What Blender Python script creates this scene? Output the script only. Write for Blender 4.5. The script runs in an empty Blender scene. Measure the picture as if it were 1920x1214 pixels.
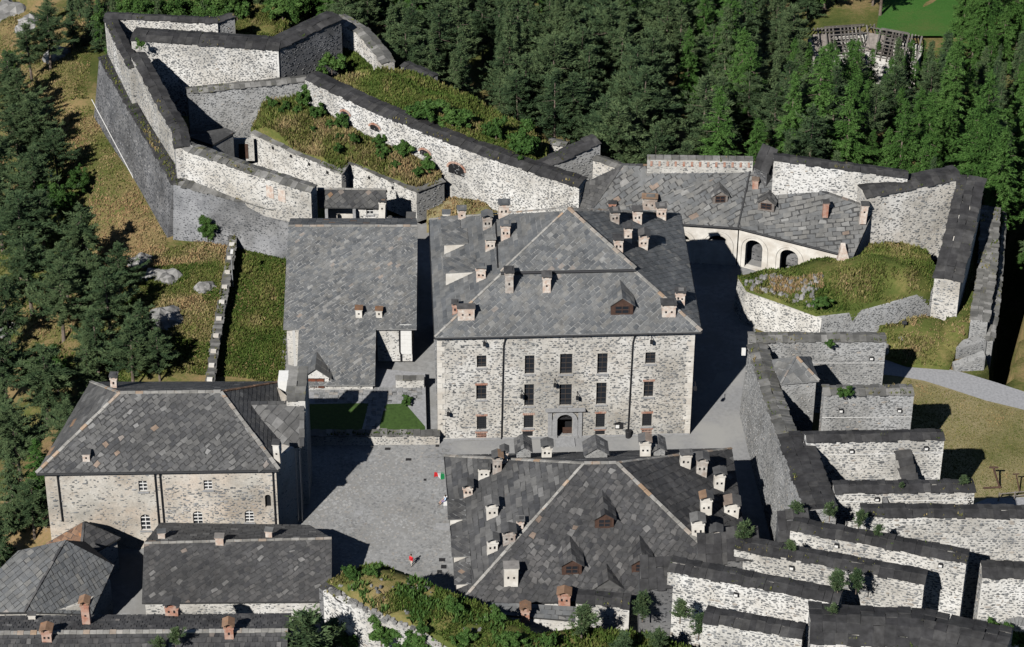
import bpy, bmesh, math, random
import numpy as np
from mathutils import Matrix, Vector
random.seed(7); rng = np.random.default_rng(7)
scene = bpy.context.scene
col = scene.collection
R = math.radians

# ------------------------------------------------------------------ camera, sky, sun, exposure
FPX = 5333.0; PITCH = R(35); DIST = 375.0; ROLL = R(0.5)
CAM = np.array([0, -DIST*math.cos(PITCH), DIST*math.sin(PITCH)])
FW = np.array([0, math.cos(PITCH), -math.sin(PITCH)])
_r0 = np.array([1.0, 0, 0]); _u0 = np.array([0, math.sin(PITCH), math.cos(PITCH)])
RT = math.cos(ROLL)*_r0+math.sin(ROLL)*_u0
UP = -math.sin(ROLL)*_r0+math.cos(ROLL)*_u0
cam_d = bpy.data.cameras.new('camera'); cam = bpy.data.objects.new('camera', cam_d); col.objects.link(cam)
cam_d.sensor_width = 36; cam_d.lens = FPX/1920*36; cam_d.clip_start = 1; cam_d.clip_end = 5000
m = Matrix.Identity(4)
for i in range(3):
    m[i][0] = RT[i]; m[i][1] = UP[i]; m[i][2] = -FW[i]; m[i][3] = CAM[i]
cam.matrix_world = m
scene.camera = cam
scene.render.resolution_x = 1024; scene.render.resolution_y = 647

SUN_EL = R(40); SHX, SHY = 0.47, 0.88            # shadows fall to the right and away
_n = math.hypot(SHX, SHY); SHX /= _n; SHY /= _n
Ldir = Vector((SHX*math.cos(SUN_EL), SHY*math.cos(SUN_EL), -math.sin(SUN_EL)))
world = bpy.data.worlds.new('World'); scene.world = world; world.use_nodes = True
nt = world.node_tree; nt.nodes.clear()
sky = nt.nodes.new('ShaderNodeTexSky'); sky.sky_type = 'NISHITA'; sky.sun_disc = False
sky.sun_elevation = SUN_EL; sky.sun_rotation = math.atan2(-SHX, -SHY)
sky.altitude = 2500; sky.air_density = 0.8; sky.dust_density = 0.1
bg = nt.nodes.new('ShaderNodeBackground'); bg.inputs['Strength'].default_value = 0.05
wo = nt.nodes.new('ShaderNodeOutputWorld')
nt.links.new(sky.outputs[0], bg.inputs[0]); nt.links.new(bg.outputs[0], wo.inputs[0])
sd = bpy.data.lights.new('sun', 'SUN'); sd.energy = 5.0; sd.angle = R(0.53); sd.color = (1.0, 0.975, 0.94)
so = bpy.data.objects.new('sun', sd); col.objects.link(so)
so.rotation_euler = Ldir.to_track_quat('-Z', 'Y').to_euler(); so.location = (-60, -120, 150)
scene.view_settings.view_transform = 'Standard'; scene.view_settings.look = 'None'
scene.view_settings.exposure = 0.3; scene.view_settings.gamma = 1.0
scene.view_settings.use_curve_mapping = False
scene.render.engine = 'CYCLES'
scene.cycles.max_bounces = 4; scene.cycles.diffuse_bounces = 0; scene.cycles.transparent_max_bounces = 4

# ------------------------------------------------------------------ surveying helpers (photo point -> place)
def ray(px, py):
    return FW+RT*(px-960)/FPX-UP*(py-607)/FPX
def G(px, py, z=0.0):
    d = ray(px, py); return CAM+d*((z-CAM[2])/d[2])
def on_plane(px, py, p0, n):
    d = ray(px, py); t = np.dot(np.array(p0)-CAM, n)/np.dot(d, n); return CAM+d*t
def V3(*a): return np.array(a, float)
def unit(v): v = np.array(v, float); return v/max(1e-9, np.linalg.norm(v))
def with_z(p, z): return np.array([p[0], p[1], z])
def lerp(a, b, t): return a+(b-a)*t

# ------------------------------------------------------------------ materials
MATS = {}
def new_mat(name):
    mt = bpy.data.materials.new(name); mt.use_nodes = True
    n = mt.node_tree; n.nodes.clear()
    out = n.nodes.new('ShaderNodeOutputMaterial'); b = n.nodes.new('ShaderNodeBsdfPrincipled')
    n.links.new(b.outputs[0], out.inputs[0]); MATS[name] = mt
    return mt, n, b
def ramp_node(n, stops):
    r = n.nodes.new('ShaderNodeValToRGB'); e = r.color_ramp.elements
    while len(e) < len(stops): e.new(0.5)
    for el, (p, c) in zip(e, stops):
        el.position = p; el.color = (c[0], c[1], c[2], 1)
    return r
def noise(n, scale, detail=4, coord='Object', rough=0.6, dim='3D'):
    tc = n.nodes.new('ShaderNodeTexCoord'); t = n.nodes.new('ShaderNodeTexNoise')
    t.inputs['Scale'].default_value = scale; t.inputs['Detail'].default_value = detail; t.inputs['Roughness'].default_value = rough
    g = n.nodes.new('ShaderNodeNewGeometry')
    n.links.new(g.outputs['Position'], t.inputs['Vector'])
    return t
def mixc(n, fac, a, b, mode='MIX'):
    x = n.nodes.new('ShaderNodeMix'); x.data_type = 'RGBA'; x.blend_type = mode
    for sock, v in ((x.inputs[0], fac), (x.inputs[6], a), (x.inputs[7], b)):
        if hasattr(v, 'links') or hasattr(v, 'is_output'): n.links.new(v, sock)
        elif isinstance(v, (int, float)): sock.default_value = v
        else: sock.default_value = (v[0], v[1], v[2], 1)
    return x.outputs[2]
def tint_mat(name, stops, nscale=1.2, nmix=0.35, lichen=None, lichen_at=0.66, rough=0.85, bump=0.3, bscale=14, objrand=False, spec=0.3, big=None):
    """colour from the per-piece 'tint' attribute through a ramp, weathered by noise"""
    mt, n, b = new_mat(name)
    at = n.nodes.new('ShaderNodeAttribute'); at.attribute_name = 'tint'
    fac = at.outputs['Fac']
    if objrand:
        oi = n.nodes.new('ShaderNodeObjectInfo'); a = n.nodes.new('ShaderNodeMath'); a.operation = 'MULTIPLY_ADD'
        n.links.new(oi.outputs['Random'], a.inputs[0]); a.inputs[1].default_value = objrand
        n.links.new(fac, a.inputs[2]); fac = a.outputs[0]
    rp = ramp_node(n, stops); n.links.new(fac, rp.inputs[0]); c = rp.outputs[0]
    t = noise(n, nscale, 6)
    rr = ramp_node(n, [(0.25, (1-nmix,)*3), (0.75, (1+nmix*0.6,)*3)]); n.links.new(t.outputs[0], rr.inputs[0])
    c = mixc(n, 1.0, c, rr.outputs[0], 'MULTIPLY')
    if big:
        t4 = noise(n, big[0], 4)
        r4 = ramp_node(n, [(0.35, (1-big[1],)*3), (0.65, (1+big[1]*0.5,)*3)]); n.links.new(t4.outputs[0], r4.inputs[0])
        c = mixc(n, 1.0, c, r4.outputs[0], 'MULTIPLY')
    if lichen:
        t2 = noise(n, 0.9, 8, rough=0.75); r2 = ramp_node(n, [(lichen_at, (0, 0, 0)), (lichen_at+0.06, (1, 1, 1))]); n.links.new(t2.outputs[0], r2.inputs[0])
        sp = n.nodes.new('ShaderNodeMath'); sp.operation = 'MULTIPLY'; sp.inputs[1].default_value = 0.7
        n.links.new(r2.outputs[0], sp.inputs[0])
        c = mixc(n, sp.outputs[0], c, lichen)
    n.links.new(c, b.inputs['Base Color']); b.inputs['Roughness'].default_value = rough
    b.inputs['Specular IOR Level'].default_value = spec
    if bump:
        t3 = noise(n, bscale, 4); bp = n.nodes.new('ShaderNodeBump'); bp.inputs['Strength'].default_value = bump; bp.inputs['Distance'].default_value = 0.06
        n.links.new(t3.outputs[0], bp.inputs['Height']); n.links.new(bp.outputs[0], b.inputs['Normal'])
    return mt
def g(v, w=0.0): return (v*(1+w), v, v*(1-w))
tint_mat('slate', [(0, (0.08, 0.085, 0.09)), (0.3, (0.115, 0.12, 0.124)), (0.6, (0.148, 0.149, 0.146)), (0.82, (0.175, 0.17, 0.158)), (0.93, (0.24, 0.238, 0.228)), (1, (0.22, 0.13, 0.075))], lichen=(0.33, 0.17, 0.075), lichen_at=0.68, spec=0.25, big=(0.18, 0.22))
tint_mat('slate_dark', [(0, (0.042, 0.042, 0.045)), (0.45, (0.07, 0.069, 0.069)), (0.8, (0.1, 0.096, 0.093)), (0.95, (0.18, 0.175, 0.168)), (1, (0.19, 0.12, 0.075))], lichen=(0.26, 0.14, 0.07), lichen_at=0.69, spec=0.2, big=(0.15, 0.3))
tint_mat('slate_mixed', [(0, (0.06, 0.061, 0.064)), (0.4, (0.095, 0.094, 0.093)), (0.75, (0.135, 0.132, 0.126)), (0.93, (0.23, 0.226, 0.218)), (1, (0.26, 0.17, 0.11))], lichen=(0.3, 0.16, 0.08), lichen_at=0.66, spec=0.2, big=(0.12, 0.3))
tint_mat('slate_rust', [(0, (0.12, 0.07, 0.045)), (0.5, (0.2, 0.12, 0.075)), (1, (0.27, 0.17, 0.11))], lichen=(0.4, 0.16, 0.05), lichen_at=0.58)
tint_mat('coping', [(0, (0.04, 0.039, 0.04)), (0.5, (0.052, 0.051, 0.051)), (0.9, (0.068, 0.066, 0.064)), (1, (0.12, 0.117, 0.11))], lichen=(0.12, 0.12, 0.06), lichen_at=0.66, spec=0.15, big=(0.3, 0.3))
tint_mat('coping_pale', [(0, (0.11, 0.108, 0.1)), (0.6, (0.165, 0.16, 0.148)), (1, (0.25, 0.243, 0.228))], lichen=(0.14, 0.13, 0.05), lichen_at=0.58, big=(0.4, 0.3))
tint_mat('stone', [(0, (0.10, 0.103, 0.106)), (0.45, (0.195, 0.198, 0.198)), (0.85, (0.32, 0.318, 0.31)), (1, (0.33, 0.285, 0.235))], nscale=2.5, big=(0.15, 0.25))
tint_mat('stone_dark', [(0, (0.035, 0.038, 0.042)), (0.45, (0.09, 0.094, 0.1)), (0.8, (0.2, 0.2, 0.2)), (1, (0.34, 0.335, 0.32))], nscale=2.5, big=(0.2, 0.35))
tint_mat('ridge_tile', [(0, (0.22, 0.21, 0.19)), (0.8, (0.36, 0.345, 0.315)), (1, (0.36, 0.25, 0.165))], lichen=(0.36, 0.19, 0.08), lichen_at=0.6)
tint_mat('rock', [(0, (0.11, 0.108, 0.1)), (0.5, (0.18, 0.177, 0.168)), (1, (0.3, 0.29, 0.275))], nscale=0.6, bump=0.9, bscale=3)
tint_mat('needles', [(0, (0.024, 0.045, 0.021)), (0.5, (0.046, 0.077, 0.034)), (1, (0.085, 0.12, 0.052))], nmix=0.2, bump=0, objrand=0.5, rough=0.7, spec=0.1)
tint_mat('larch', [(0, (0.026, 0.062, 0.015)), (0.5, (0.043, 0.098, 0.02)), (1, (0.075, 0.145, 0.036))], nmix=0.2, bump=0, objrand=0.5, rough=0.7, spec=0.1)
tint_mat('leaves', [(0, (0.022, 0.052, 0.013)), (0.5, (0.04, 0.088, 0.019)), (1, (0.078, 0.138, 0.034))], nmix=0.2, bump=0, objrand=0.45, rough=0.65, spec=0.12)
tint_mat('dry_branch', [(0, (0.09, 0.08, 0.07)), (1, (0.19, 0.175, 0.16))], bump=0, spec=0.1)
tint_mat('grass', [(0, (0.05, 0.09, 0.018)), (0.35, (0.095, 0.128, 0.03)), (0.6, (0.175, 0.165, 0.056)), (0.8, (0.31, 0.25, 0.12)), (1, (0.36, 0.235, 0.12))], nscale=0.35, nmix=0.3, bump=0, spec=0.05)
tint_mat('bark', [(0, (0.11, 0.085, 0.065)), (1, (0.19, 0.15, 0.12))], bump=0.8, bscale=6, objrand=0.5)

def simple(name, c, rough=0.8, metal=0.0, nz=0.15, nscale=3.0, bump=0.15, spec=0.3, big=None):
    mt, n, b = new_mat(name)
    t = noise(n, nscale, 6); rr = ramp_node(n, [(0.3, (1-nz,)*3), (0.7, (1+nz*0.5,)*3)]); n.links.new(t.outputs[0], rr.inputs[0])
    cc = mixc(n, 1.0, c, rr.outputs[0], 'MULTIPLY')
    if big:
        t2 = noise(n, big[0], 5); r2 = ramp_node(n, [(0.4, (0, 0, 0)), (0.62, (1, 1, 1))]); n.links.new(t2.outputs[0], r2.inputs[0])
        cc = mixc(n, r2.outputs[0], cc, big[1])
    n.links.new(cc, b.inputs['Base Color'])
    b.inputs['Roughness'].default_value = rough; b.inputs['Metallic'].default_value = metal; b.inputs['Specular IOR Level'].default_value = spec
    if bump:
        bp = n.nodes.new('ShaderNodeBump'); bp.inputs['Strength'].default_value = bump; bp.inputs['Distance'].default_value = 0.05
        n.links.new(t.outputs[0], bp.inputs['Height']); n.links.new(bp.outputs[0], b.inputs['Normal'])
    return mt
def mortar(name, c1, c2, c3, cover=0.55, vs=2.6):
    """rubble mortar: fine stone fragments too small to pick apart, stains, rough relief"""
    mt, n, b = new_mat(name)
    geo = n.nodes.new('ShaderNodeNewGeometry')
    mp = n.nodes.new('ShaderNodeVectorMath'); mp.operation = 'MULTIPLY'; mp.inputs[1].default_value = (1, 1, 2.3)
    n.links.new(geo.outputs['Position'], mp.inputs[0])
    wn = noise(n, 1.4, 3); ad = n.nodes.new('ShaderNodeVectorMath'); ad.operation = 'ADD'
    n.links.new(mp.outputs[0], ad.inputs[0]); n.links.new(wn.outputs['Color'], ad.inputs[1])
    vo = n.nodes.new('ShaderNodeTexVoronoi'); vo.inputs['Scale'].default_value = vs; n.links.new(ad.outputs[0], vo.inputs['Vector'])
    sep = n.nodes.new('ShaderNodeSeparateColor'); n.links.new(vo.outputs['Color'], sep.inputs[0])
    r0 = ramp_node(n, [(cover, (1, 1, 1)), (cover+0.02, (0, 0, 0))]); n.links.new(sep.outputs[0], r0.inputs[0])
    r1 = ramp_node(n, [(0.28, (1, 1, 1)), (0.36, (0, 0, 0))]); n.links.new(vo.outputs['Distance'], r1.inputs[0])
    ml = n.nodes.new('ShaderNodeMath'); ml.operation = 'MULTIPLY'; n.links.new(r0.outputs[0], ml.inputs[0]); n.links.new(r1.outputs[0], ml.inputs[1])
    st = noise(n, 0.28, 6); rs = ramp_node(n, [(0.38, (0, 0, 0)), (0.66, (1, 1, 1))]); n.links.new(st.outputs[0], rs.inputs[0])
    base = mixc(n, rs.outputs[0], c1, c2)
    dn_ = noise(n, 0.11, 5, rough=.7); rd_ = ramp_node(n, [(0.40, (1.06,)*3), (0.50, (0.92, 0.91, 0.89)), (0.62, (0.66, 0.65, 0.63))]); n.links.new(dn_.outputs[0], rd_.inputs[0])
    base = mixc(n, 1.0, base, rd_.outputs[0], 'MULTIPLY')
    fn = noise(n, 5, 5); rf = ramp_node(n, [(0.3, (0.78,)*3), (0.7, (1.1,)*3)]); n.links.new(fn.outputs[0], rf.inputs[0])
    base = mixc(n, 1.0, base, rf.outputs[0], 'MULTIPLY')
    sc = mixc(n, sep.outputs[1], tuple(x*0.55 for x in c3), tuple(min(1, x*1.35) for x in c3))
    c = mixc(n, ml.outputs[0], base, sc)
    n.links.new(c, b.inputs['Base Color']); b.inputs['Roughness'].default_value = 0.92; b.inputs['Specular IOR Level'].default_value = 0.15
    bp = n.nodes.new('ShaderNodeBump'); bp.inputs['Strength'].default_value = 0.6; bp.inputs['Distance'].default_value = 0.08
    n.links.new(ml.outputs[0], bp.inputs['Height']); n.links.new(bp.outputs[0], b.inputs['Normal'])
    return mt
mortar('mortar_pale', (0.59, 0.575, 0.54), (0.49, 0.46, 0.41), (0.2, 0.2, 0.195), 0.45)
mortar('mortar_cream', (0.53, 0.505, 0.455), (0.54, 0.465, 0.385), (0.24, 0.235, 0.22), 0.25, 2.0)
mortar('mortar_grey', (0.39, 0.392, 0.388), (0.29, 0.29, 0.283), (0.17, 0.172, 0.172), 0.6)
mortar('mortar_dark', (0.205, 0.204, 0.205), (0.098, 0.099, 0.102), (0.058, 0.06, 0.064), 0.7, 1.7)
mortar('mortar_slate', (0.26, 0.262, 0.266), (0.13, 0.133, 0.138), (0.08, 0.084, 0.09), 0.65)
mortar('mortar_white', (0.65, 0.64, 0.61), (0.55, 0.53, 0.49), (0.17, 0.172, 0.172), 0.5)
simple('plaster_white', (0.66, 0.63, 0.57), nz=0.2, nscale=1.2, big=(0.5, (0.5, 0.46, 0.4)))
simple('plaster_chimney', (0.60, 0.545, 0.48), nz=0.3, nscale=3, bump=0.4, big=(1.6, (0.46, 0.34, 0.27)))
simple('brick_red', (0.36, 0.17, 0.115), nz=0.35, nscale=5, big=(1.2, (0.42, 0.3, 0.24)))
simple('plaster_soot', (0.47, 0.435, 0.39), nz=0.45, nscale=2.5, bump=0.5, big=(1.1, (0.3, 0.24, 0.2)))
simple('underlay', (0.22, 0.22, 0.215), nz=0.3)
simple('underlay_dark', (0.05, 0.05, 0.05), nz=0.3)
simple('dark_void', (0.012, 0.012, 0.013), nz=0.1, bump=0)
simple('wood_brown', (0.075, 0.042, 0.03), nz=0.35)
simple('wood_grey', (0.2, 0.175, 0.155), nz=0.4, nscale=2)
simple('shutter_red', (0.17, 0.055, 0.03), nz=0.2)
simple('paint_white', (0.7, 0.69, 0.66), nz=0.08, bump=0)
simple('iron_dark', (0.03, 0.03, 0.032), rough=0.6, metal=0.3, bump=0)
simple('metal_grey', (0.4, 0.41, 0.42), rough=0.5, metal=0.5, bump=0)
simple('dressed_stone', (0.3, 0.3, 0.3), nz=0.25)
simple('cobbles_far', (0.285, 0.285, 0.28), nz=0.34, nscale=1.4, bump=0.5, big=(0.16, (0.225, 0.22, 0.208)))
simple('frame_dark', (0.055, 0.045, 0.04), nz=0.2, bump=0)
simple('asphalt', (0.25, 0.25, 0.25), nz=0.2, nscale=2, big=(0.15, (0.3, 0.295, 0.28)))
simple('gravel', (0.3, 0.3, 0.305), nz=0.25, nscale=3)
simple('soil', (0.16, 0.125, 0.085), nz=0.4, nscale=1.2, bump=0.6)
simple('lawn', (0.045, 0.085, 0.018), nz=0.35, nscale=2.5, bump=0.4)
simple('flag_green', (0.02, 0.28, 0.09), nz=0.05, bump=0)
simple('flag_white', (0.75, 0.75, 0.74), nz=0.05, bump=0)
simple('flag_red', (0.62, 0.025, 0.03), nz=0.05, bump=0)
simple('cloth_red', (0.6, 0.02, 0.03), nz=0.15, bump=0)
simple('cloth_pale', (0.6, 0.55, 0.48), nz=0.1, bump=0)
simple('cloth_sky', (0.45, 0.6, 0.78), nz=0.1, bump=0)
simple('cloth_denim', (0.05, 0.1, 0.32), nz=0.1, bump=0)
simple('skin', (0.5, 0.3, 0.21), nz=0.05, bump=0)
simple('hair', (0.04, 0.025, 0.016), nz=0.2, bump=0)
mt, n_, b_ = new_mat('glass'); b_.inputs['Base Color'].default_value = (0.02, 0.023, 0.028, 1); b_.inputs['Roughness'].default_value = 0.12; b_.inputs['Specular IOR Level'].default_value = 0.6

# ground: dry grass, green grass, soil and rock showing by noise
def ground_mat(name, stops, s1=0.06, s2=0.5):
    mt, n, b = new_mat(name)
    t1 = noise(n, s1, 6, rough=0.65); t2 = noise(n, s2*4, 8, rough=0.75)
    a = n.nodes.new('ShaderNodeMath'); a.operation = 'MULTIPLY_ADD'; a.inputs[1].default_value = 0.45
    n.links.new(t2.outputs[0], a.inputs[0]); n.links.new(t1.outputs[0], a.inputs[2])
    s = n.nodes.new('ShaderNodeMath'); s.operation = 'SUBTRACT'; s.inputs[1].default_value = 0.22; n.links.new(a.outputs[0], s.inputs[0])
    rp = ramp_node(n, stops); n.links.new(s.outputs[0], rp.inputs[0])
    n.links.new(rp.outputs[0], b.inputs['Base Color']); b.inputs['Roughness'].default_value = 0.95; b.inputs['Specular IOR Level'].default_value = 0.05
    bp = n.nodes.new('ShaderNodeBump'); bp.inputs['Strength'].default_value = 0.9; bp.inputs['Distance'].default_value = 0.15
    n.links.new(t2.outputs[0], bp.inputs['Height']); n.links.new(bp.outputs[0], b.inputs['Normal'])
ground_mat('hillside', [(0.3, (0.05, 0.075, 0.02)), (0.45, (0.10, 0.11, 0.033)), (0.56, (0.2, 0.155, 0.07)), (0.66, (0.26, 0.175, 0.09)), (0.75, (0.2, 0.185, 0.155))])
ground_mat('turf', [(0.3, (0.05, 0.078, 0.018)), (0.5, (0.10, 0.112, 0.032)), (0.65, (0.19, 0.16, 0.062)), (0.8, (0.27, 0.2, 0.1))], s1=0.12)
ground_mat('meadow', [(0.3, (0.10, 0.105, 0.035)), (0.5, (0.2, 0.175, 0.085)), (0.7, (0.285, 0.235, 0.135))], s1=0.1)
ground_mat('green_field', [(0.3, (0.035, 0.105, 0.02)), (0.6, (0.055, 0.135, 0.028)), (0.8, (0.10, 0.13, 0.04))], s1=0.05)

# ------------------------------------------------------------------ mesh helpers
class MB:
    def __init__(s): s.v = []; s.f = []; s.t = []; s.mi = []
    def poly(s, pts, t=0.5, mi=0):
        k = len(s.v); s.v.extend([tuple(map(float, p)) for p in pts]); s.f.append(tuple(range(k, k+len(pts)))); s.t.append(t); s.mi.append(mi)
    def hexa(s, b, tp, t=0.5, mi=0, bottom=True):
        """b, tp: matching rings of n points (counter-clockwise from above)"""
        k = len(s.v); n = len(b); s.v.extend([tuple(map(float, p)) for p in b]); s.v.extend([tuple(map(float, p)) for p in tp])
        fs = [tuple(range(k+n, k+2*n))]+[(k+i, k+(i+1) % n, k+n+(i+1) % n, k+n+i) for i in range(n)]
        if bottom: fs.append(tuple(range(k+n-1, k-1, -1)))
        s.f += fs; s.t += [t]*len(fs); s.mi += [mi]*len(fs)
    def box(s, c, u, v, w, lu, lv, lw, t=0.5, mi=0):
        """box with base centre c, axes u v w (unit), sizes; grows along w"""
        c = np.array(c, float); a = np.array(u, float)*lu/2; b = np.array(v, float)*lv/2; h = np.array(w, float)*lw
        r = [c-a-b, c+a-b, c+a+b, c-a+b]; s.hexa(r, [p+h for p in r], t, mi)
    def tube(s, p, q, r0, r1, n=6, t=0.5, mi=0):
        p = np.array(p, float); q = np.array(q, float); d = unit(q-p); a = unit(np.cross(d, (0, 0, 1) if abs(d[2]) < 0.9 else (1, 0, 0))); b = np.cross(d, a)
        k1 = [p+(a*math.cos(x)+b*math.sin(x))*r0 for x in np.linspace(0, 2*math.pi, n, endpoint=False)]
        k2 = [q+(a*math.cos(x)+b*math.sin(x))*r1 for x in np.linspace(0, 2*math.pi, n, endpoint=False)]
        s.hexa(k1, k2, t, mi)
    def mesh(s, name, mats, smooth=False):
        me = bpy.data.meshes.new(name); me.from_pydata(s.v, [], s.f)
        for mm in (mats if isinstance(mats, (list, tuple)) else [mats]): me.materials.append(MATS[mm])
        at = me.attributes.new('tint', 'FLOAT', 'FACE'); at.data.foreach_set('value', np.array(s.t, np.float32))
        if any(s.mi): me.polygons.foreach_set('material_index', np.array(s.mi, np.int32))
        if smooth: me.polygons.foreach_set('use_smooth', np.ones(len(s.f), bool))
        me.update(); return me
    def build(s, name, mats, parent=None, smooth=False):
        return link(name, s.mesh(name, mats, smooth), parent)
def link(name, data, parent=None, mw=None):
    o = bpy.data.objects.new(name, data); col.objects.link(o)
    if parent is not None:
        o.parent = parent
        if parent.type == 'EMPTY': o.matrix_parent_inverse = Matrix.Translation(-parent.location)
    if mw is not None: o.matrix_basis = mw
    return o
def np_mesh(name, verts, loops, starts, totals, tint, mat):
    me = bpy.data.meshes.new(name)
    me.vertices.add(len(verts)); me.vertices.foreach_set('co', np.asarray(verts, np.float32).ravel())
    me.loops.add(len(loops)); me.loops.foreach_set('vertex_index', np.asarray(loops, np.int32))
    me.polygons.add(len(starts)); me.polygons.foreach_set('loop_start', np.asarray(starts, np.int32)); me.polygons.foreach_set('loop_total', np.asarray(totals, np.int32))
    me.materials.append(MATS[mat])
    at = me.attributes.new('tint', 'FLOAT', 'FACE'); at.data.foreach_set('value', np.asarray(tint, np.float32))
    me.update(calc_edges=True); return me
def tri_mesh(name, tris, tint, mat):
    """tris: (N,3,3)"""
    n = len(tris); return np_mesh(name, np.asarray(tris).reshape(-1, 3), np.arange(3*n), np.arange(n)*3, np.full(n, 3), tint, mat)
def thing(name, label, cat, loc=(0, 0, 0), group=None):
    o = bpy.data.objects.new(name, None); col.objects.link(o); o.location = tuple(map(float, loc)); o.empty_display_size = 1
    o['label'] = label; o['category'] = cat
    if group: o['group'] = group
    return o
def tag(o, label, cat, group=None):
    o['label'] = label; o['category'] = cat
    if group: o['group'] = group
    return o
def struct(o): o['kind'] = 'structure'; return o

# ------------------------------------------------------------------ rubble stones on a wall face
def vnoise(x, y, s, seed=0):
    """cheap smooth value noise, arrays"""
    x = np.asarray(x, float)/s+seed*17.3; y = np.asarray(y, float)/s+seed*9.1
    xi = np.floor(x); yi = np.floor(y); fx = x-xi; fy = y-yi; fx = fx*fx*(3-2*fx); fy = fy*fy*(3-2*fy)
    h = lambda a, b: np.modf(np.abs(np.sin(a*127.1+b*311.7)*43758.5453))[0]
    return (h(xi, yi)*(1-fx)+h(xi+1, yi)*fx)*(1-fy)+(h(xi, yi+1)*(1-fx)+h(xi+1, yi+1)*fx)*fy
def plane_axes(poly):
    poly = [np.array(p, float) for p in poly]
    n = np.zeros(3)
    for i in range(len(poly)): n += np.cross(poly[i], poly[(i+1) % len(poly)])
    n = unit(n); u = np.cross((0, 0, 1), n)
    u = unit(u) if np.linalg.norm(u) > 1e-6 else np.array([1.0, 0, 0])
    return u, np.cross(n, u), n
def inside2(pts, poly2, margin=0.0):
    """convex ccw polygon"""
    ok = np.ones(len(pts), bool)
    for i in range(len(poly2)):
        a = poly2[i]; b = poly2[(i+1) % len(poly2)]; e = (b-a)/max(1e-9, np.linalg.norm(b-a))
        ok &= (e[0]*(pts[:, 1]-a[1])-e[1]*(pts[:, 0]-a[0])) > margin
    return ok
STONE_MESH = {}
def stone_protos(mat, k=10):
    if mat not in STONE_MESH:
        L = []
        for i in range(k):
            b = MB(); ang = np.sort(np.linspace(0, 2*math.pi, 7, endpoint=False)+rng.uniform(-0.3, 0.3, 7)); rr = rng.uniform(0.4, 0.56, 7)
            ring = [np.array([math.cos(x)*r, math.sin(x)*r, -0.02]) for x, r in zip(ang, rr)]
            top = [np.array([p[0]*0.82, p[1]*0.82, 0.06]) for p in ring]
            b.hexa(ring, top, float(rng.uniform(0, 1)), bottom=False); L.append(b.mesh('stone', mat))
        STONE_MESH[mat] = L
    return STONE_MESH[mat]
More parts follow.
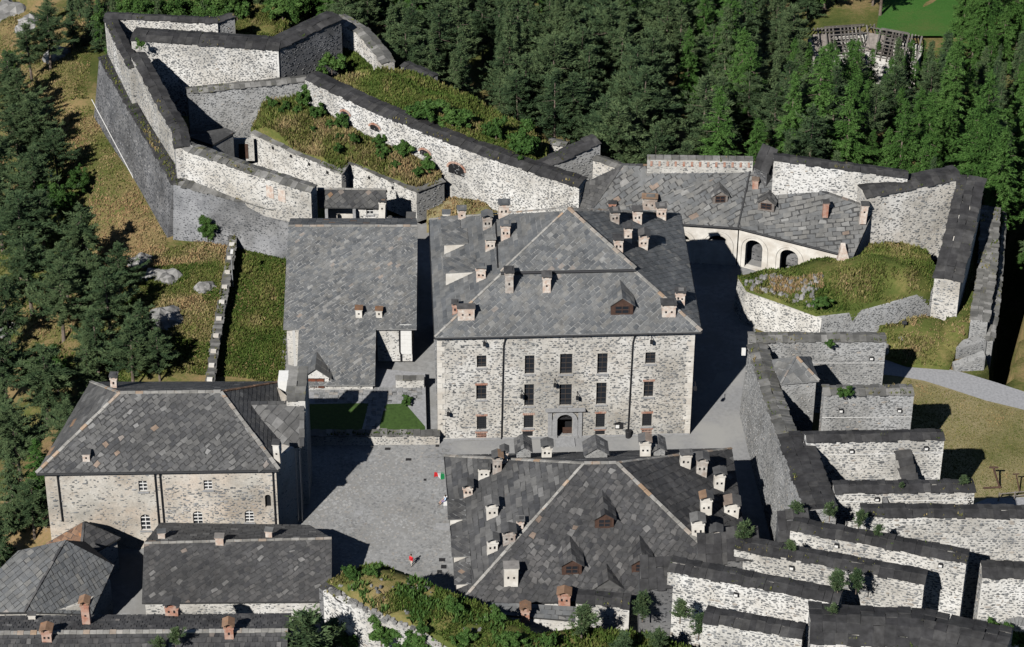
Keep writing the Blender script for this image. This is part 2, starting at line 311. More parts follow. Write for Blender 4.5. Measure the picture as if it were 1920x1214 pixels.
def stones(parent, polys, sw=0.5, sh=0.27, cover=0.7, holes=(), mat='stone', nobj=0, proud=0.05, lo=0.0, hi=1.0):
    """rubble stones standing slightly proud of the given convex planar faces; the largest nobj are single objects"""
    V = []; T = []; OBJ = []
    sw *= .86; sh *= .84
    for poly in polys:
        u, v, n = plane_axes(poly); o = np.array(poly[0], float)
        p2 = np.array([[np.dot(np.array(q)-o, u), np.dot(np.array(q)-o, v)] for q in poly])
        x0, y0 = p2.min(0); x1, y1 = p2.max(0)
        rows = int((y1-y0)/sh); cols = int((x1-x0)/sw)
        if rows < 1 or cols < 1: continue
        jj, ii = np.meshgrid(np.arange(rows), np.arange(cols), indexing='ij')
        N = rows*cols
        cx = x0+(ii.ravel()+0.5+0.5*(jj.ravel() % 2)+rng.uniform(-0.3, 0.3, N))*sw
        cy = y0+(jj.ravel()+0.5+rng.uniform(-0.18, 0.18, N))*sh
        keep = rng.random(N) < cover
        pts = np.stack([cx, cy], 1); keep &= inside2(pts, p2, 0.22)
        for hp in holes:
            hu = [np.dot(np.array(q)-o, u) for q in hp]; hv = [np.dot(np.array(q)-o, v) for q in hp]
            keep &= ~((cx > min(hu)-0.3) & (cx < max(hu)+0.3) & (cy > min(hv)-0.25) & (cy < max(hv)+0.25))
        pts = pts[keep]; N = len(pts)
        if not N: continue
        wd = sw*rng.uniform(0.3, 1.2, N); ht = sh*rng.uniform(0.4, 1.1, N); q_ = rng.random(N) < .06; wd[q_] *= 1.5; ht[q_] *= 1.3
        tint = lo+(hi-lo)*np.clip(rng.beta(1.7, 2.0, N)+.25*(vnoise(o[0]+pts[:, 0]*u[0], o[1]+pts[:, 0]*u[1]+pts[:, 1], 2.5)-.5), 0, 1)
        big = np.zeros(N, bool)
        if nobj:
            k = min(N, int(nobj/len(polys))); big[np.argsort(-(wd*ht))[:k]] = True
            for i in np.where(big)[0]: OBJ.append((o+u*pts[i, 0]+v*pts[i, 1], u, v, n, wd[i], ht[i]))
        s = ~big; N = int(s.sum())
        if not N: continue
        K = 5
        ang = np.linspace(0, 2*math.pi, K, endpoint=False)[None, :]+rng.uniform(-0.35, 0.35, (N, K))
        rr = rng.uniform(0.4, 0.56, (N, K))
        lx = np.cos(ang)*rr*wd[s][:, None]; ly = np.sin(ang)*rr*ht[s][:, None]
        pr = proud*rng.uniform(0.5, 1.3, (N, 1, 1))
        base = o+pts[s][:, 0][:, None, None]*u+pts[s][:, 1][:, None, None]*v+np.zeros((N, K, 3))
        r0 = base+lx[..., None]*u+ly[..., None]*v-n*0.02
        r1 = base+0.8*lx[..., None]*u+0.8*ly[..., None]*v+n*pr
        V.append(np.concatenate([r0, r1], 1)); T.append(tint[s])
    if OBJ:
        pm = stone_protos(mat)
        for (c, u, v, n, w, h) in OBJ:
            mw = Matrix(((u[0]*w, v[0]*h, n[0], c[0]), (u[1]*w, v[1]*h, n[1], c[1]), (u[2]*w, v[2]*h, n[2], c[2]), (0, 0, 0, 1)))
            link('stone', random.choice(pm), parent, mw)
    if V:
        V = np.concatenate(V, 0); T = np.concatenate(T); N = len(V); K = 5
        loc = list(range(K, 2*K))
        for i in range(K): loc += [i, (i+1) % K, K+(i+1) % K, K+i]
        loc = np.array(loc); loops = (np.arange(N)[:, None]*2*K+loc[None, :]).ravel()
        st = np.array([0]+[K+4*i for i in range(K)]); starts = (np.arange(N)[:, None]*len(loc)+st[None, :]).ravel()
        tot = np.tile(np.array([K]+[4]*K), N)
        o = link('rubble_stones', np_mesh('rubble_stones', V.reshape(-1, 3), loops, starts, tot, np.repeat(T, K+1), mat), parent); o['kind'] = 'stuff'

# ------------------------------------------------------------------ slates on a roof face
def clip(poly, cl):
    for i in range(len(cl)):
        a = cl[i]; b = cl[(i+1) % len(cl)]; ex, ey = b[0]-a[0], b[1]-a[1]; out = []
        d = [ex*(p[1]-a[1])-ey*(p[0]-a[0]) for p in poly]
        for j in range(len(poly)):
            p, q, dp, dq = poly[j], poly[(j+1) % len(poly)], d[j], d[(j+1) % len(poly)]
            if dp >= 0: out.append(p)
            if (dp >= 0) != (dq >= 0):
                t = dp/(dp-dq); out.append((p[0]+(q[0]-p[0])*t, p[1]+(q[1]-p[1])*t))
        poly = out
        if len(poly) < 3: return []
    return poly
def slates(parent, faces, w=0.75, h=0.75, rot=45, mat='slate', nobj=300, th=0.045, gap=0.03, jit=0.05, lo=0.0, hi=1.0, tilt=0.05, brick=0.0, miss=0.0, rotj=0.0):
    full = []; part = MB()
    for poly in faces:
        u, v, n = plane_axes(poly); o = np.array(poly[0], float)
        p2 = [(float(np.dot(np.array(q)-o, u)), float(np.dot(np.array(q)-o, v))) for q in poly]
        c, s = math.cos(R(rot)), math.sin(R(rot))
        pr = [(x*c+y*s, -x*s+y*c) for x, y in p2]      # into tile frame
        x0 = min(p[0] for p in pr)-w; x1 = max(p[0] for p in pr)+w; y0 = min(p[1] for p in pr)-h; y1 = max(p[1] for p in pr)+h
        A = u*c+v*s; B = -u*s+v*c
        dn = np.array([-s, -c])                       # downslope in tile frame
        for j in range(int((y1-y0)/h)+1):
            for i in range(int((x1-x0)/w)+1):
                if miss and random.random() < miss: continue
                cx = x0+(i+0.5+brick*(j % 2))*w; cy = y0+(j+0.5)*h
                hw = w/2-gap*random.uniform(0.2, 1)+random.uniform(-jit, jit)*0.5; hh = h/2-gap*random.uniform(0.2, 1)+random.uniform(-jit, jit)*0.5
                q = [(cx-hw+random.uniform(-jit, jit), cy-hh+random.uniform(-jit, jit)), (cx+hw+random.uniform(-jit, jit), cy-hh+random.uniform(-jit, jit)), (cx+hw+random.uniform(-jit, jit), cy+hh+random.uniform(-jit, jit)), (cx-hw+random.uniform(-jit, jit), cy+hh+random.uniform(-jit, jit))]
                if rotj:
                    ra = R(random.gauss(0, rotj)); cr_, sr_ = math.cos(ra), math.sin(ra); sc = random.uniform(.82, 1.12); q = [(cx+((a-cx)*cr_-(e-cy)*sr_)*sc, cy+((a-cx)*sr_+(e-cy)*cr_)*sc) for a, e in q]
                k = clip(q, pr)
                if len(k) < 3: continue
                ar = abs(sum(k[a][0]*k[(a+1) % len(k)][1]-k[(a+1) % len(k)][0]*k[a][1] for a in range(len(k))))/2
                if ar < 0.12*w*h: continue
                t = min(hi, max(lo, random.gauss(lo+(hi-lo)*.45, (hi-lo)*.23))) if random.random() < .9 else random.uniform(lo, .97)
                if ar > 0.985*(2*hw)*(2*hh)*0.97 and len(k) == 4:
                    full.append((o+A*cx+B*cy, A, B, n, t, k, o, dn, cx, cy)); continue
                lift = [th+tilt*((p[0]-cx)*dn[0]+(p[1]-cy)*dn[1])/w+random.uniform(-.006, .006) for p in k]
                bt = [o+A*p[0]+B*p[1] for p in k]; part.hexa(bt, [b+n*max(0.012, l) for b, l in zip(bt, lift)], t, bottom=False)
    if nobj and full:
        full.sort(key=lambda f: np.linalg.norm(f[0]-CAM))
        var = []
        for i in range(16):
            b = MB(); t = min(hi, max(lo, random.gauss(lo+(hi-lo)*.45, (hi-lo)*.24))) if i < 15 else random.uniform(.8, .96); hw, hh = w/2-gap*0.6, h/2-gap*0.6
            c, s = math.cos(R(rot)), math.sin(R(rot)); dn = (-s, -c)
            r = [(x+random.uniform(-jit, jit), y+random.uniform(-jit, jit)) for x, y in ((-hw, -hh), (hw, -hh), (hw, hh), (-hw, hh))]
            b.hexa([(x, y, 0) for x, y in r], [(x, y, max(0.012, th+tilt*(x*dn[0]+y*dn[1])/w)) for x, y in r], t, bottom=False)
            var.append(b.mesh('slate', mat))
        random.shuffle(var)
        for f in full[:nobj]:
            c, A, B, n = f[:4]
            if rotj:
                ra = R(random.gauss(0, rotj)); A, B = A*math.cos(ra)+B*math.sin(ra), B*math.cos(ra)-A*math.sin(ra); c = c+n*random.uniform(0, .03)
            mw = Matrix(((A[0], B[0], n[0], c[0]), (A[1], B[1], n[1], c[1]), (A[2], B[2], n[2], c[2]), (0, 0, 0, 1)))
            link('slate', random.choice(var), parent, mw)
        full = full[nobj:]
    for (c0, A, B, n, t, k, o, dn, cx, cy) in full:
        lift = [th+tilt*((p[0]-cx)*dn[0]+(p[1]-cy)*dn[1])/w+random.uniform(-.006, .006) for p in k]
        bt = [o+A*p[0]+B*p[1] for p in k]; part.hexa(bt, [b+n*max(0.012, l) for b, l in zip(bt, lift)], t, bottom=False)
    if part.f:
        ob = part.build('slates', mat, parent); ob['kind'] = 'stuff'
def ridge_line(parent, pts, w=0.35, h=0.14, mat='ridge_tile', step=0.9):
    """ridge or hip of separate cover stones along a line"""
    for a, b in zip(pts[:-1], pts[1:]):
        a = np.array(a, float); b = np.array(b, float); L = np.linalg.norm(b-a); k = max(1, int(L/step)); d = (b-a)/L
        s = unit(np.cross(d, (0, 0, 1))); n = np.cross(s, d)
        B = MB()
        for i in range(k):
            c = a+d*(i+0.5)*L/k
            B.box(c-n*0.02, d, s, n, L/k*0.96, w*random.uniform(0.85, 1.1), h*random.uniform(0.8, 1.3), random.random())
        B.build('ridge_cover', mat, parent)

# ------------------------------------------------------------------ facade with openings
def facade(parent, a, b, z0, z1, ops, mat, name='wall', depth=0.4, smat='stone', cover=0.5, sw=0.6, sh=0.33, nobj=0, stone=True, top_b=None, lo=0, hi=1, ztop2=None):
    """vertical wall a->b (left to right seen from outside). ops: (u0,u1,v0,v1,arched) in metres along / above z0"""
    a = with_z(a, z0); b = with_z(b, z0); L = np.linalg.norm(b-a); d = (b-a)/L; n = np.cross(d, (0, 0, 1)); H = z1-z0
    P = lambda u, v, k=0.0: a+d*u+V3(0, 0, v)-n*k
    us = sorted(set([0, L]+[x for o in ops for x in o[:2]])); vs = sorted(set([0, H]+[x for o in ops for x in o[2:4]]))
    B = MB()
    for u0, u1 in zip(us[:-1], us[1:]):
        for v0, v1 in zip(vs[:-1], vs[1:]):
            cu, cv = (u0+u1)/2, (v0+v1)/2
            if any(o[0] < cu < o[1] and o[2] < cv < o[3] for o in ops): continue
            B.poly([P(u0, v0), P(u1, v0), P(u1, v1), P(u0, v1)])
    holes = []
    for o in ops:
        u0, u1, v0, v1 = o[:4]; arch = o[4] if len(o) > 4 else 0
        holes.append([P(u0, v0), P(u1, v0), P(u1, v1), P(u0, v1)])
        if not arch:
            ring = [(u0, v0), (u1, v0), (u1, v1), (u0, v1)]
        else:
            r = (u1-u0)/2; rise = min(r*arch, v1-v0-0.05); K = 12
            arc = [(u0+r-r*math.cos(math.pi*i/K), v1-rise+rise*math.sin(math.pi*i/K)) for i in range(K+1)]   # left to right
            ring = [(u0, v0), (u1, v0)]+arc[::-1]
            for i in range(K):
                p, q = arc[i], arc[i+1]; cn = (u0, v1) if i < K/2 else (u1, v1)
                B.poly([P(*p), P(*q), P(*cn)])
            B.poly([P(*arc[K//2]), P(u1, v1), P(u0, v1)])
        for i in range(len(ring)):
            p, q = ring[i], ring[(i+1) % len(ring)]
            B.poly([P(*q), P(*p), P(*p, depth), P(*q, depth)])
    w = B.build(name, mat, parent)
    if stone: stones(w, [[P(0, 0), P(L, 0), P(L, H), P(0, H)]], sw, sh, cover, holes, smat, nobj, lo=lo, hi=hi)
    return w, P, d, n
def uv_rect(a, b, z0, px):
    """opening rectangle from its outline x0,y0,x1,y1 in the photo, on the facade a->b"""
    a = with_z(a, z0); b = with_z(b, z0); d = unit(b-a); n = np.cross(d, (0, 0, 1))
    x0, y0, x1, y1 = px[:4]; xm, ym = (x0+x1)/2, (y0+y1)/2
    f = lambda x, y: on_plane(x, y, a, n)-a
    return (float(np.dot(f(x0, ym), d)), float(np.dot(f(x1, ym), d)), float(f(xm, y1)[2]), float(f(xm, y0)[2]))+tuple(px[4:])
def window(parent, P, d, n, op, mat='iron_dark', nx=2, ny=3, depth=0.3, sill='dressed_stone', lattice=False, bar=0.06, lintel=None, pane='glass'):
    u0, u1, v0, v1 = op[:4]; z = V3(0, 0, 1)
    w = MB(); w.box(P((u0+u1)/2, v0, depth), d, n, z, u1-u0+0.1, 0.04, v1-v0, 0.5)
    wo_ = w.build('window', pane, parent)
    f = MB()
    for i in range(nx+1): f.box(P(lerp(u0, u1, i/nx), v0, depth-0.05), d, n, z, bar, bar, v1-v0)
    for j in range(ny+1): f.box(P((u0+u1)/2, lerp(v0, v1, j/ny)-bar/2, depth-0.08), d, n, z, u1-u0, bar, bar)
    f.build('frame', mat, wo_)
    if sill:
        s = MB(); s.box(P((u0+u1)/2, v0-0.16, 0.05), d, n, z, u1-u0+0.3, 0.42, 0.15); s.build('sill', sill, wo_)
    if lintel:
        s = MB(); k = max(3, int((u1-u0+0.3)/0.22))
        for i in range(k): s.box(P(lerp(u0-0.15, u1+0.15, (i+0.5)/k), v1+0.03, -0.005), d, n, z, (u1-u0+0.3)/k*0.88, 0.06, 0.3, random.random())
        s.build('lintel', lintel, wo_)
    return wo_

# ------------------------------------------------------------------ chimneys, dormers
def chimney(parent, px, py, plane, w=1.1, d=0.9, h=1.6, ang=0.0, cap='gable', mat='plaster_chimney', capmat='slate_dark', hole=True, up=None, left=None):
    """px,py: foot of the chimney's front in the photo, on the roof plane (p0, normal)"""
    ang += random.gauss(0, .05); w *= random.uniform(.85, 1.1); d *= random.uniform(.85, 1.15); h *= random.uniform(.85, 1.15)
    if mat in ('plaster_chimney', 'plaster_white') and random.random() < .5: mat = random.choice(('plaster_chimney', 'plaster_white', 'plaster_soot', 'plaster_soot'))
    if cap in ('flat', 'gable') and random.random() < .25: cap = random.choice(('flat', 'gable', 'plain'))
    c = on_plane(px, py, *plane); u = V3(math.cos(ang), math.sin(ang), 0); v = V3(-math.sin(ang), math.cos(ang), 0); z = unit((random.gauss(0, .025), random.gauss(0, .025), 1))
    c = c+v*d/2; n_ = plane[1]
    drop = d*0.5+w*0.5
    b = MB(); b.box(c-z*drop, u, v, z, w, d, h+drop)
    b.box(c+z*(h-0.02), u, v, z, w+0.16, d+0.16, 0.12)
    st = b.build('chimney', mat, parent)
    top = c+z*(h+0.10)
    k = MB()
    if cap == 'gable':
        for sx in (-1, 1):
            for sy in (-1, 1): k.box(top+u*sx*(w/2-0.12)+v*sy*(d/2-0.12), u, v, z, 0.2, 0.2, 0.4, 0.8)
        tz = top+z*0.4; e = w/2+0.2; f = d/2+0.25; r = 0.32
        for sx in (-1, 1):
            q = [tz+u*sx*e-v*f, tz+u*sx*e+v*f, tz+v*f+z*r, tz-v*f+z*r]
            if sx < 0: q = q[::-1]
            k.hexa(q, [p+z*0.09 for p in q], random.uniform(0.2, 1))
    elif cap == 'flat':
        for sx in (-1, 1):
            for sy in (-1, 1): k.box(top+u*sx*(w/2-0.12)+v*sy*(d/2-0.12), u, v, z, 0.18, 0.18, 0.3, 0.8)
        k.box(top+z*0.3, u, v, z, w+0.3, d+0.3, 0.1, random.uniform(0.2, 1))
        k.box(top+z*0.4+u*0.1, u, v, z, w*0.6, d*0.7, 0.08, random.uniform(0.2, 1))
    else:
        k.box(top, u, v, z, w+0.24, d+0.24, 0.09, random.uniform(0.2, 1))
    k.build('cap', capmat, st)
    if hole:
        ns = 2 if w > 1.0 else 1
        for i in range(ns):
            o = MB(); uu = (i-(ns-1)/2)*w*0.42
            o.box(c+u*uu-v*(d/2+0.004)+z*(h*0.45), u, v, z, 0.22, 0.02, random.uniform(.22, .38)); o.build('opening', 'dark_void', st)
    return st
def dormer(parent, px, py, plane, w=2.2, h=1.5, ang=0.0, mat='wood_brown', roofmat='slate_dark', win=True, depth=None, ov=0.25, rr=0.55, closed=None):
    """gabled dormer; px,py foot of its front; faces -v"""
    p0, n_ = plane; c = on_plane(px, py, p0, n_); u = V3(math.cos(ang), math.sin(ang), 0); v = V3(-math.sin(ang), math.cos(ang), 0); z = V3(0, 0, 1)
    slope = -np.dot(n_, v)/n_[2]      # rise per metre going along v
    dep = depth or max(0.5, (h)/max(0.2, slope)); depr = dep if depth else max(dep, (h+w*rr/1.0*0.5)/max(0.2, slope))
    b = MB()
    b.poly([c-u*w/2-z*0.1, c+u*w/2-z*0.1, c+u*w/2+z*h, c+z*(h+w*rr/2), c-u*w/2+z*h])
    for s in (-1, 1):
        q = [c+u*s*w/2-z*0.1, c+u*s*w/2+v*dep+z*(dep*slope-0.1), c+u*s*w/2+z*h+v*dep, c+u*s*w/2+z*h]
        b.poly(q if s > 0 else q[::-1])
    dm = b.build('dormer', mat, parent)
    k = MB(); hr = w*rr/2
    for s in (-1, 1):
        e = c+u*s*(w/2+ov)+z*(h-ov*rr)
        q = [e-v*ov, e+v*(dep), c+z*(h+hr)+v*depr, c+z*(h+hr)-v*ov]
        if s < 0: q = q[::-1]
        nn = z
        # split into strips so that the covering reads as slates
        A, Bq, Cq, Dq = q
        for i in range(4):
            for j in range(3):
                s0, s1, t0, t1 = i/4+0.01, (i+1)/4-0.01, j/3+0.005, (j+1)/3-0.005
                f = lambda s_, t_: lerp(lerp(A, Bq, s_), lerp(Dq, Cq, s_), t_)
                r_ = [f(s0, t0), f(s1, t0), f(s1, t1), f(s0, t1)]; hh = random.uniform(0.05, 0.1)
                k.hexa(r_, [p+nn*hh for p in r_], random.uniform(0.1, 0.95))
    k.build('dormer_roof', roofmat, dm)
    if win:
        o = MB(); o.box(c-v*0.01+z*0.25, u, v, z, w*0.62, 0.04, h*0.7); wo_ = o.build('window', 'glass' if not closed else closed, dm)
        f = MB()
        for i in (-1, 0, 1): f.box(c-v*0.04+z*0.25+u*i*w*0.31, u, v, z, 0.09, 0.07, h*0.7)
        for j in (0, 0.5, 1): f.box(c-v*0.045+z*(0.22+j*h*0.7), u, v, z, w*0.68, 0.07, 0.08)
        f.build('frame', 'wood_brown', wo_)
    return dm
def planar(a, b, c):
    n = unit(np.cross(np.array(b)-np.array(a), np.array(c)-np.array(a)))
    if n[2] < 0: n = -n
    return (np.array(a, float), n)
def roof_under(parent, faces, mat, th=0.25, name='roof'):
    B = MB()
    for f in faces:
        t = [np.array(p, float) for p in f]; B.hexa([p-V3(0, 0, th) for p in t], t, 0.3)
    return B.build(name, mat, parent)
def downpipe(parent, P, pts, r=0.09):
    B = MB()
    q = [P(*p) for p in pts]
    for a, b in zip(q[:-1], q[1:]): B.tube(a, b, r, r, 6)
    B.build('downpipe', 'iron_dark', parent)
# ------------------------------------------------------------------ fort walls
SLAB = {}
def slab_protos(mat):
    if mat not in SLAB:
        L = []
        for i in range(14):
            b = MB(); j = lambda: random.uniform(-0.045, 0.045)
            r = [np.array([sx*0.49+j(), sy*0.5+j(), 0]) for sx, sy in ((-1, -1), (1, -1), (1, 1), (-1, 1))]
            r.insert(1, np.array([j()*2, -0.5+j()*1.5, 0]))
            b.hexa(r, [p*0.98+V3(0, 0, 1+j()*3) for p in r], random.random()**1.3); L.append(b.mesh('coping_slab', mat))
        SLAB[mat] = L
    return SLAB[mat]
def coping(parent, fr, bk, mat='coping', ov=0.18, crown=0.25, cl=1.1, th=0.09, rows=2, single=True, one_slope=False):
    """slabs laid across a wall top between the front edge points fr and the back edge points bk"""
    pm = slab_protos(mat); cl *= .82
    for (a, b, c, d) in zip(fr[:-1], fr[1:], bk[1:], bk[:-1]):
        L = np.linalg.norm(b-a); k = max(1, int(round(L/cl)))
        for i in range(k):
            f0, f1 = lerp(a, b, i/k), lerp(a, b, (i+1)/k); g0, g1 = lerp(d, c, i/k), lerp(d, c, (i+1)/k)
            fm, gm = (f0+f1)/2, (g0+g1)/2; ax = unit(f1-f0); wv = gm-fm; W = np.linalg.norm(wv); wd = unit(wv)
            for r in range(rows):
                t0, t1 = r/rows, (r+1)/rows
                hz = (lambda t: crown*t) if one_slope else (lambda t: crown*(1-abs(2*t-1)))
                p = lerp(fm, gm, t0)+V3(0, 0, hz(t0)); q = lerp(fm, gm, t1)+V3(0, 0, hz(t1))
                if r == 0: p = p-wd*ov
                if r == rows-1: q = q+wd*ov
                y = q-p; ly = np.linalg.norm(y); y = y/ly; n = np.cross(ax, y); n = n if n[2] > 0 else -n
                y2 = np.cross(n, ax); lx = L/k*random.uniform(1.06, 1.18); lz = th*random.uniform(0.8, 1.5)
                m0 = (p+q)/2+ax*random.uniform(-.06, .06)+y2*random.uniform(-.09, .09)+V3(0, 0, random.uniform(0.0, 0.10)-0.03)
                if y2[0]*y[0]+y2[1]*y[1]+y2[2]*y[2] < 0: y2 = -y2
                ly *= random.uniform(0.97, 1.18)
                mw = Matrix(((ax[0]*lx, y2[0]*ly, n[0]*lz, m0[0]), (ax[1]*lx, y2[1]*ly, n[1]*lz, m0[1]), (ax[2]*lx, y2[2]*ly, n[2]*lz, m0[2]), (0, 0, 0, 1)))
                link('coping_slab', random.choice(pm), parent, mw)
def offset_line(pts, t):
    """points moved to the back side (away from the front normal), mitred"""
    n = len(pts); nr = []
    for i in range(n-1):
        d = pts[i+1]-pts[i]; d = unit(V3(d[0], d[1], 0)); nr.append(-np.cross(d, (0, 0, 1)))
    out = []
    for i in range(n):
        if i == 0: m_ = nr[0]; s = 1
        elif i == n-1: m_ = nr[-1]; s = 1
        else:
            m_ = unit(nr[i-1]+nr[i]); s = 1/max(0.35, np.dot(m_, nr[i]))
        out.append(pts[i]+m_*t*s)
    return out
def fort_wall(name, label, tops, zb, t=2.2, mat='mortar_pale', smat='stone', cop='coping', cover=0.75, sw=0.62, sh=0.36, nobj=0, crown=0.25, cl=1.1, batter=0.0, ends=True, back=False, rows=2, lo=0, hi=1, group=None, ov=0.18, one_slope=False, world=False):
    pts = [np.array(p, float) if world else G(*p) for p in tops]
    zb = zb if isinstance(zb, (list, tuple)) else [zb]*len(pts)
    bk = offset_line(pts, t); ft = offset_line(pts, -batter) if batter else pts
    lo_f = [with_z(p, z) for p, z in zip(ft, zb)]; lo_b = [with_z(p, z) for p, z in zip(bk, zb)]
    th = thing(name, label, 'wall', with_z(lo_f[0], zb[0]), group)
    B = MB(); sf = []
    for i in range(len(pts)-1):
        q = [lo_f[i], lo_f[i+1], pts[i+1], pts[i]]; B.poly(q); sf.append(q)
        r = [lo_b[i+1], lo_b[i], bk[i], bk[i+1]]; B.poly(r)
        if back: sf.append(r)
        B.poly([pts[i], pts[i+1], bk[i+1], bk[i]])
    e0 = [lo_b[0], lo_f[0], pts[0], bk[0]]; e1 = [lo_f[-1], lo_b[-1], bk[-1], pts[-1]]
    B.poly(e0); B.poly(e1)
    if ends: sf += [e0, e1]
    w = B.build('masonry', mat, th)
    stones(w, sf, sw, sh, cover, (), smat, nobj, lo=lo, hi=hi)
    if cop: coping(th, pts, bk, cop, crown=crown, cl=cl, rows=rows, ov=ov, one_slope=one_slope)
    W = []
    for i in range(len(pts)-1):
        L = np.linalg.norm(pts[i+1]-pts[i]); k = int(L*(9 if cop == 'coping_pale' else 4)); s_ = rng.random(k); r_ = rng.random(k)**2
        q = pts[i]+(pts[i+1]-pts[i])*s_[:, None]; q = q+(bk[i]-pts[i])*r_[:, None]+V3(0, 0, .1 if cop else 0)
        W.append(q[vnoise(q[:, 0], q[:, 1], 3.0, 8) > .56])
    W = np.concatenate(W)
    if len(W) > 3: tufts('weeds', W, h=(.12, .42), dry=.42, parent=th, w=.1)
    return th, pts, bk

# ------------------------------------------------------------------ grass, mounds, terrain
def tufts(name, pts, nrm=None, h=(0.25, 0.6), dry=0.5, parent=None, w=0.12, blades=3, mat='grass', seed=1, var=0.55, lab=None):
    N = len(pts)
    if not N: return
    d = vnoise(pts[:, 0], pts[:, 1], 4.5, seed)*0.6+vnoise(pts[:, 0], pts[:, 1], 1.6, seed+3)*0.4
    dry = dry(pts) if callable(dry) else dry
    t0 = np.clip(dry+(d-0.5)*2*var+rng.normal(0, 0.09, N), 0, 1)
    hh = rng.uniform(h[0], h[1], N)*(0.6+0.8*d)
    T = []; C = []
    for b in range(blades):
        a = rng.uniform(0, 2*math.pi, N); ln = rng.uniform(0.2, 0.7, N)*hh
        dx, dy = np.cos(a), np.sin(a); ww = w*rng.uniform(0.6, 1.5, N)
        p0 = pts+np.stack([-dy*ww, dx*ww, np.full(N, -0.08)], 1); p1 = pts+np.stack([dy*ww, -dx*ww, np.full(N, -0.08)], 1)
        p2 = pts+np.stack([dx*ln, dy*ln, hh], 1)
        T.append(np.stack([p0, p1, p2], 1)); C.append(np.clip(t0+rng.normal(0, 0.06, N), 0, 1))
    o = link(name, tri_mesh(name, np.concatenate(T), np.concatenate(C), mat), parent); o['kind'] = 'stuff'
    if lab: o['label'] = lab; o['category'] = 'grass'
    return o
def poly_mask(x, y, poly):
    ins = np.zeros(len(x), bool); j = len(poly)-1
    for i in range(len(poly)):
        xi, yi = poly[i][:2]; xj, yj = poly[j][:2]
        c = ((yi > y) != (yj > y)) & (x < (xj-xi)*(y-yi)/((yj-yi) if abs(yj-yi) > 1e-9 else 1e-9)+xi)
        ins ^= c; j = i
    return ins
def patch(name, outline, ctrl=(), mat='turf', cuts=3, amp=0.2, parent=None, skirt=1.5):
    """ground patch: outline of world points, extra control points inside; height by inverse distance"""
    cp = np.array(list(outline)+list(ctrl), float)
    def zf(x, y):
        x = np.asarray(x, float); y = np.asarray(y, float)
        d2 = (x[:, None]-cp[None, :, 0])**2+(y[:, None]-cp[None, :, 1])**2+0.05
        w = 1/d2**1.5; return (w*cp[None, :, 2]).sum(1)/w.sum(1)
    bm = bmesh.new(); vs = [bm.verts.new(p) for p in outline]; bm.faces.new(vs)
    bmesh.ops.triangulate(bm, faces=bm.faces[:])
    for _ in range(cuts+3):
        el = [e for e in bm.edges if e.calc_length() > 2.2]
        if not el: break
        bmesh.ops.subdivide_edges(bm, edges=el, cuts=1)
        bmesh.ops.triangulate(bm, faces=bm.faces[:])
    bm.verts.ensure_lookup_table(); co = np.array([v.co[:] for v in bm.verts]); bd = np.array([v.is_boundary for v in bm.verts])
    z = zf(co[:, 0], co[:, 1]); z += (~bd)*((vnoise(co[:, 0], co[:, 1], 2.0)-0.5)*amp*2+(vnoise(co[:, 0], co[:, 1], 5, 2)-0.5)*amp*3)
    for v, zz in zip(bm.verts, z): v.co.z = zz
    be = [e for e in bm.edges if e.is_boundary]
    if skirt and be:
        r = bmesh.ops.extrude_edge_only(bm, edges=be)
        for v in [x for x in r['geom'] if isinstance(x, bmesh.types.BMVert)]: v.co.z -= skirt
    bmesh.ops.recalc_face_normals(bm, faces=bm.faces[:])
    me = bpy.data.meshes.new(name); bm.to_mesh(me); bm.free(); me.materials.append(MATS[mat])
    for p in me.polygons: p.use_smooth = True
    o = link(name, me, parent)
    return o, zf
def scatter_in(outline, n, zf):
    a = np.array([p[:2] for p in outline]); x = rng.uniform(a[:, 0].min(), a[:, 0].max(), n*2); y = rng.uniform(a[:, 1].min(), a[:, 1].max(), n*2)
    k = poly_mask(x, y, a); x, y = x[k][:n], y[k][:n]
    return np.stack([x, y, zf(x, y)], 1) if len(x) else np.zeros((0, 3))

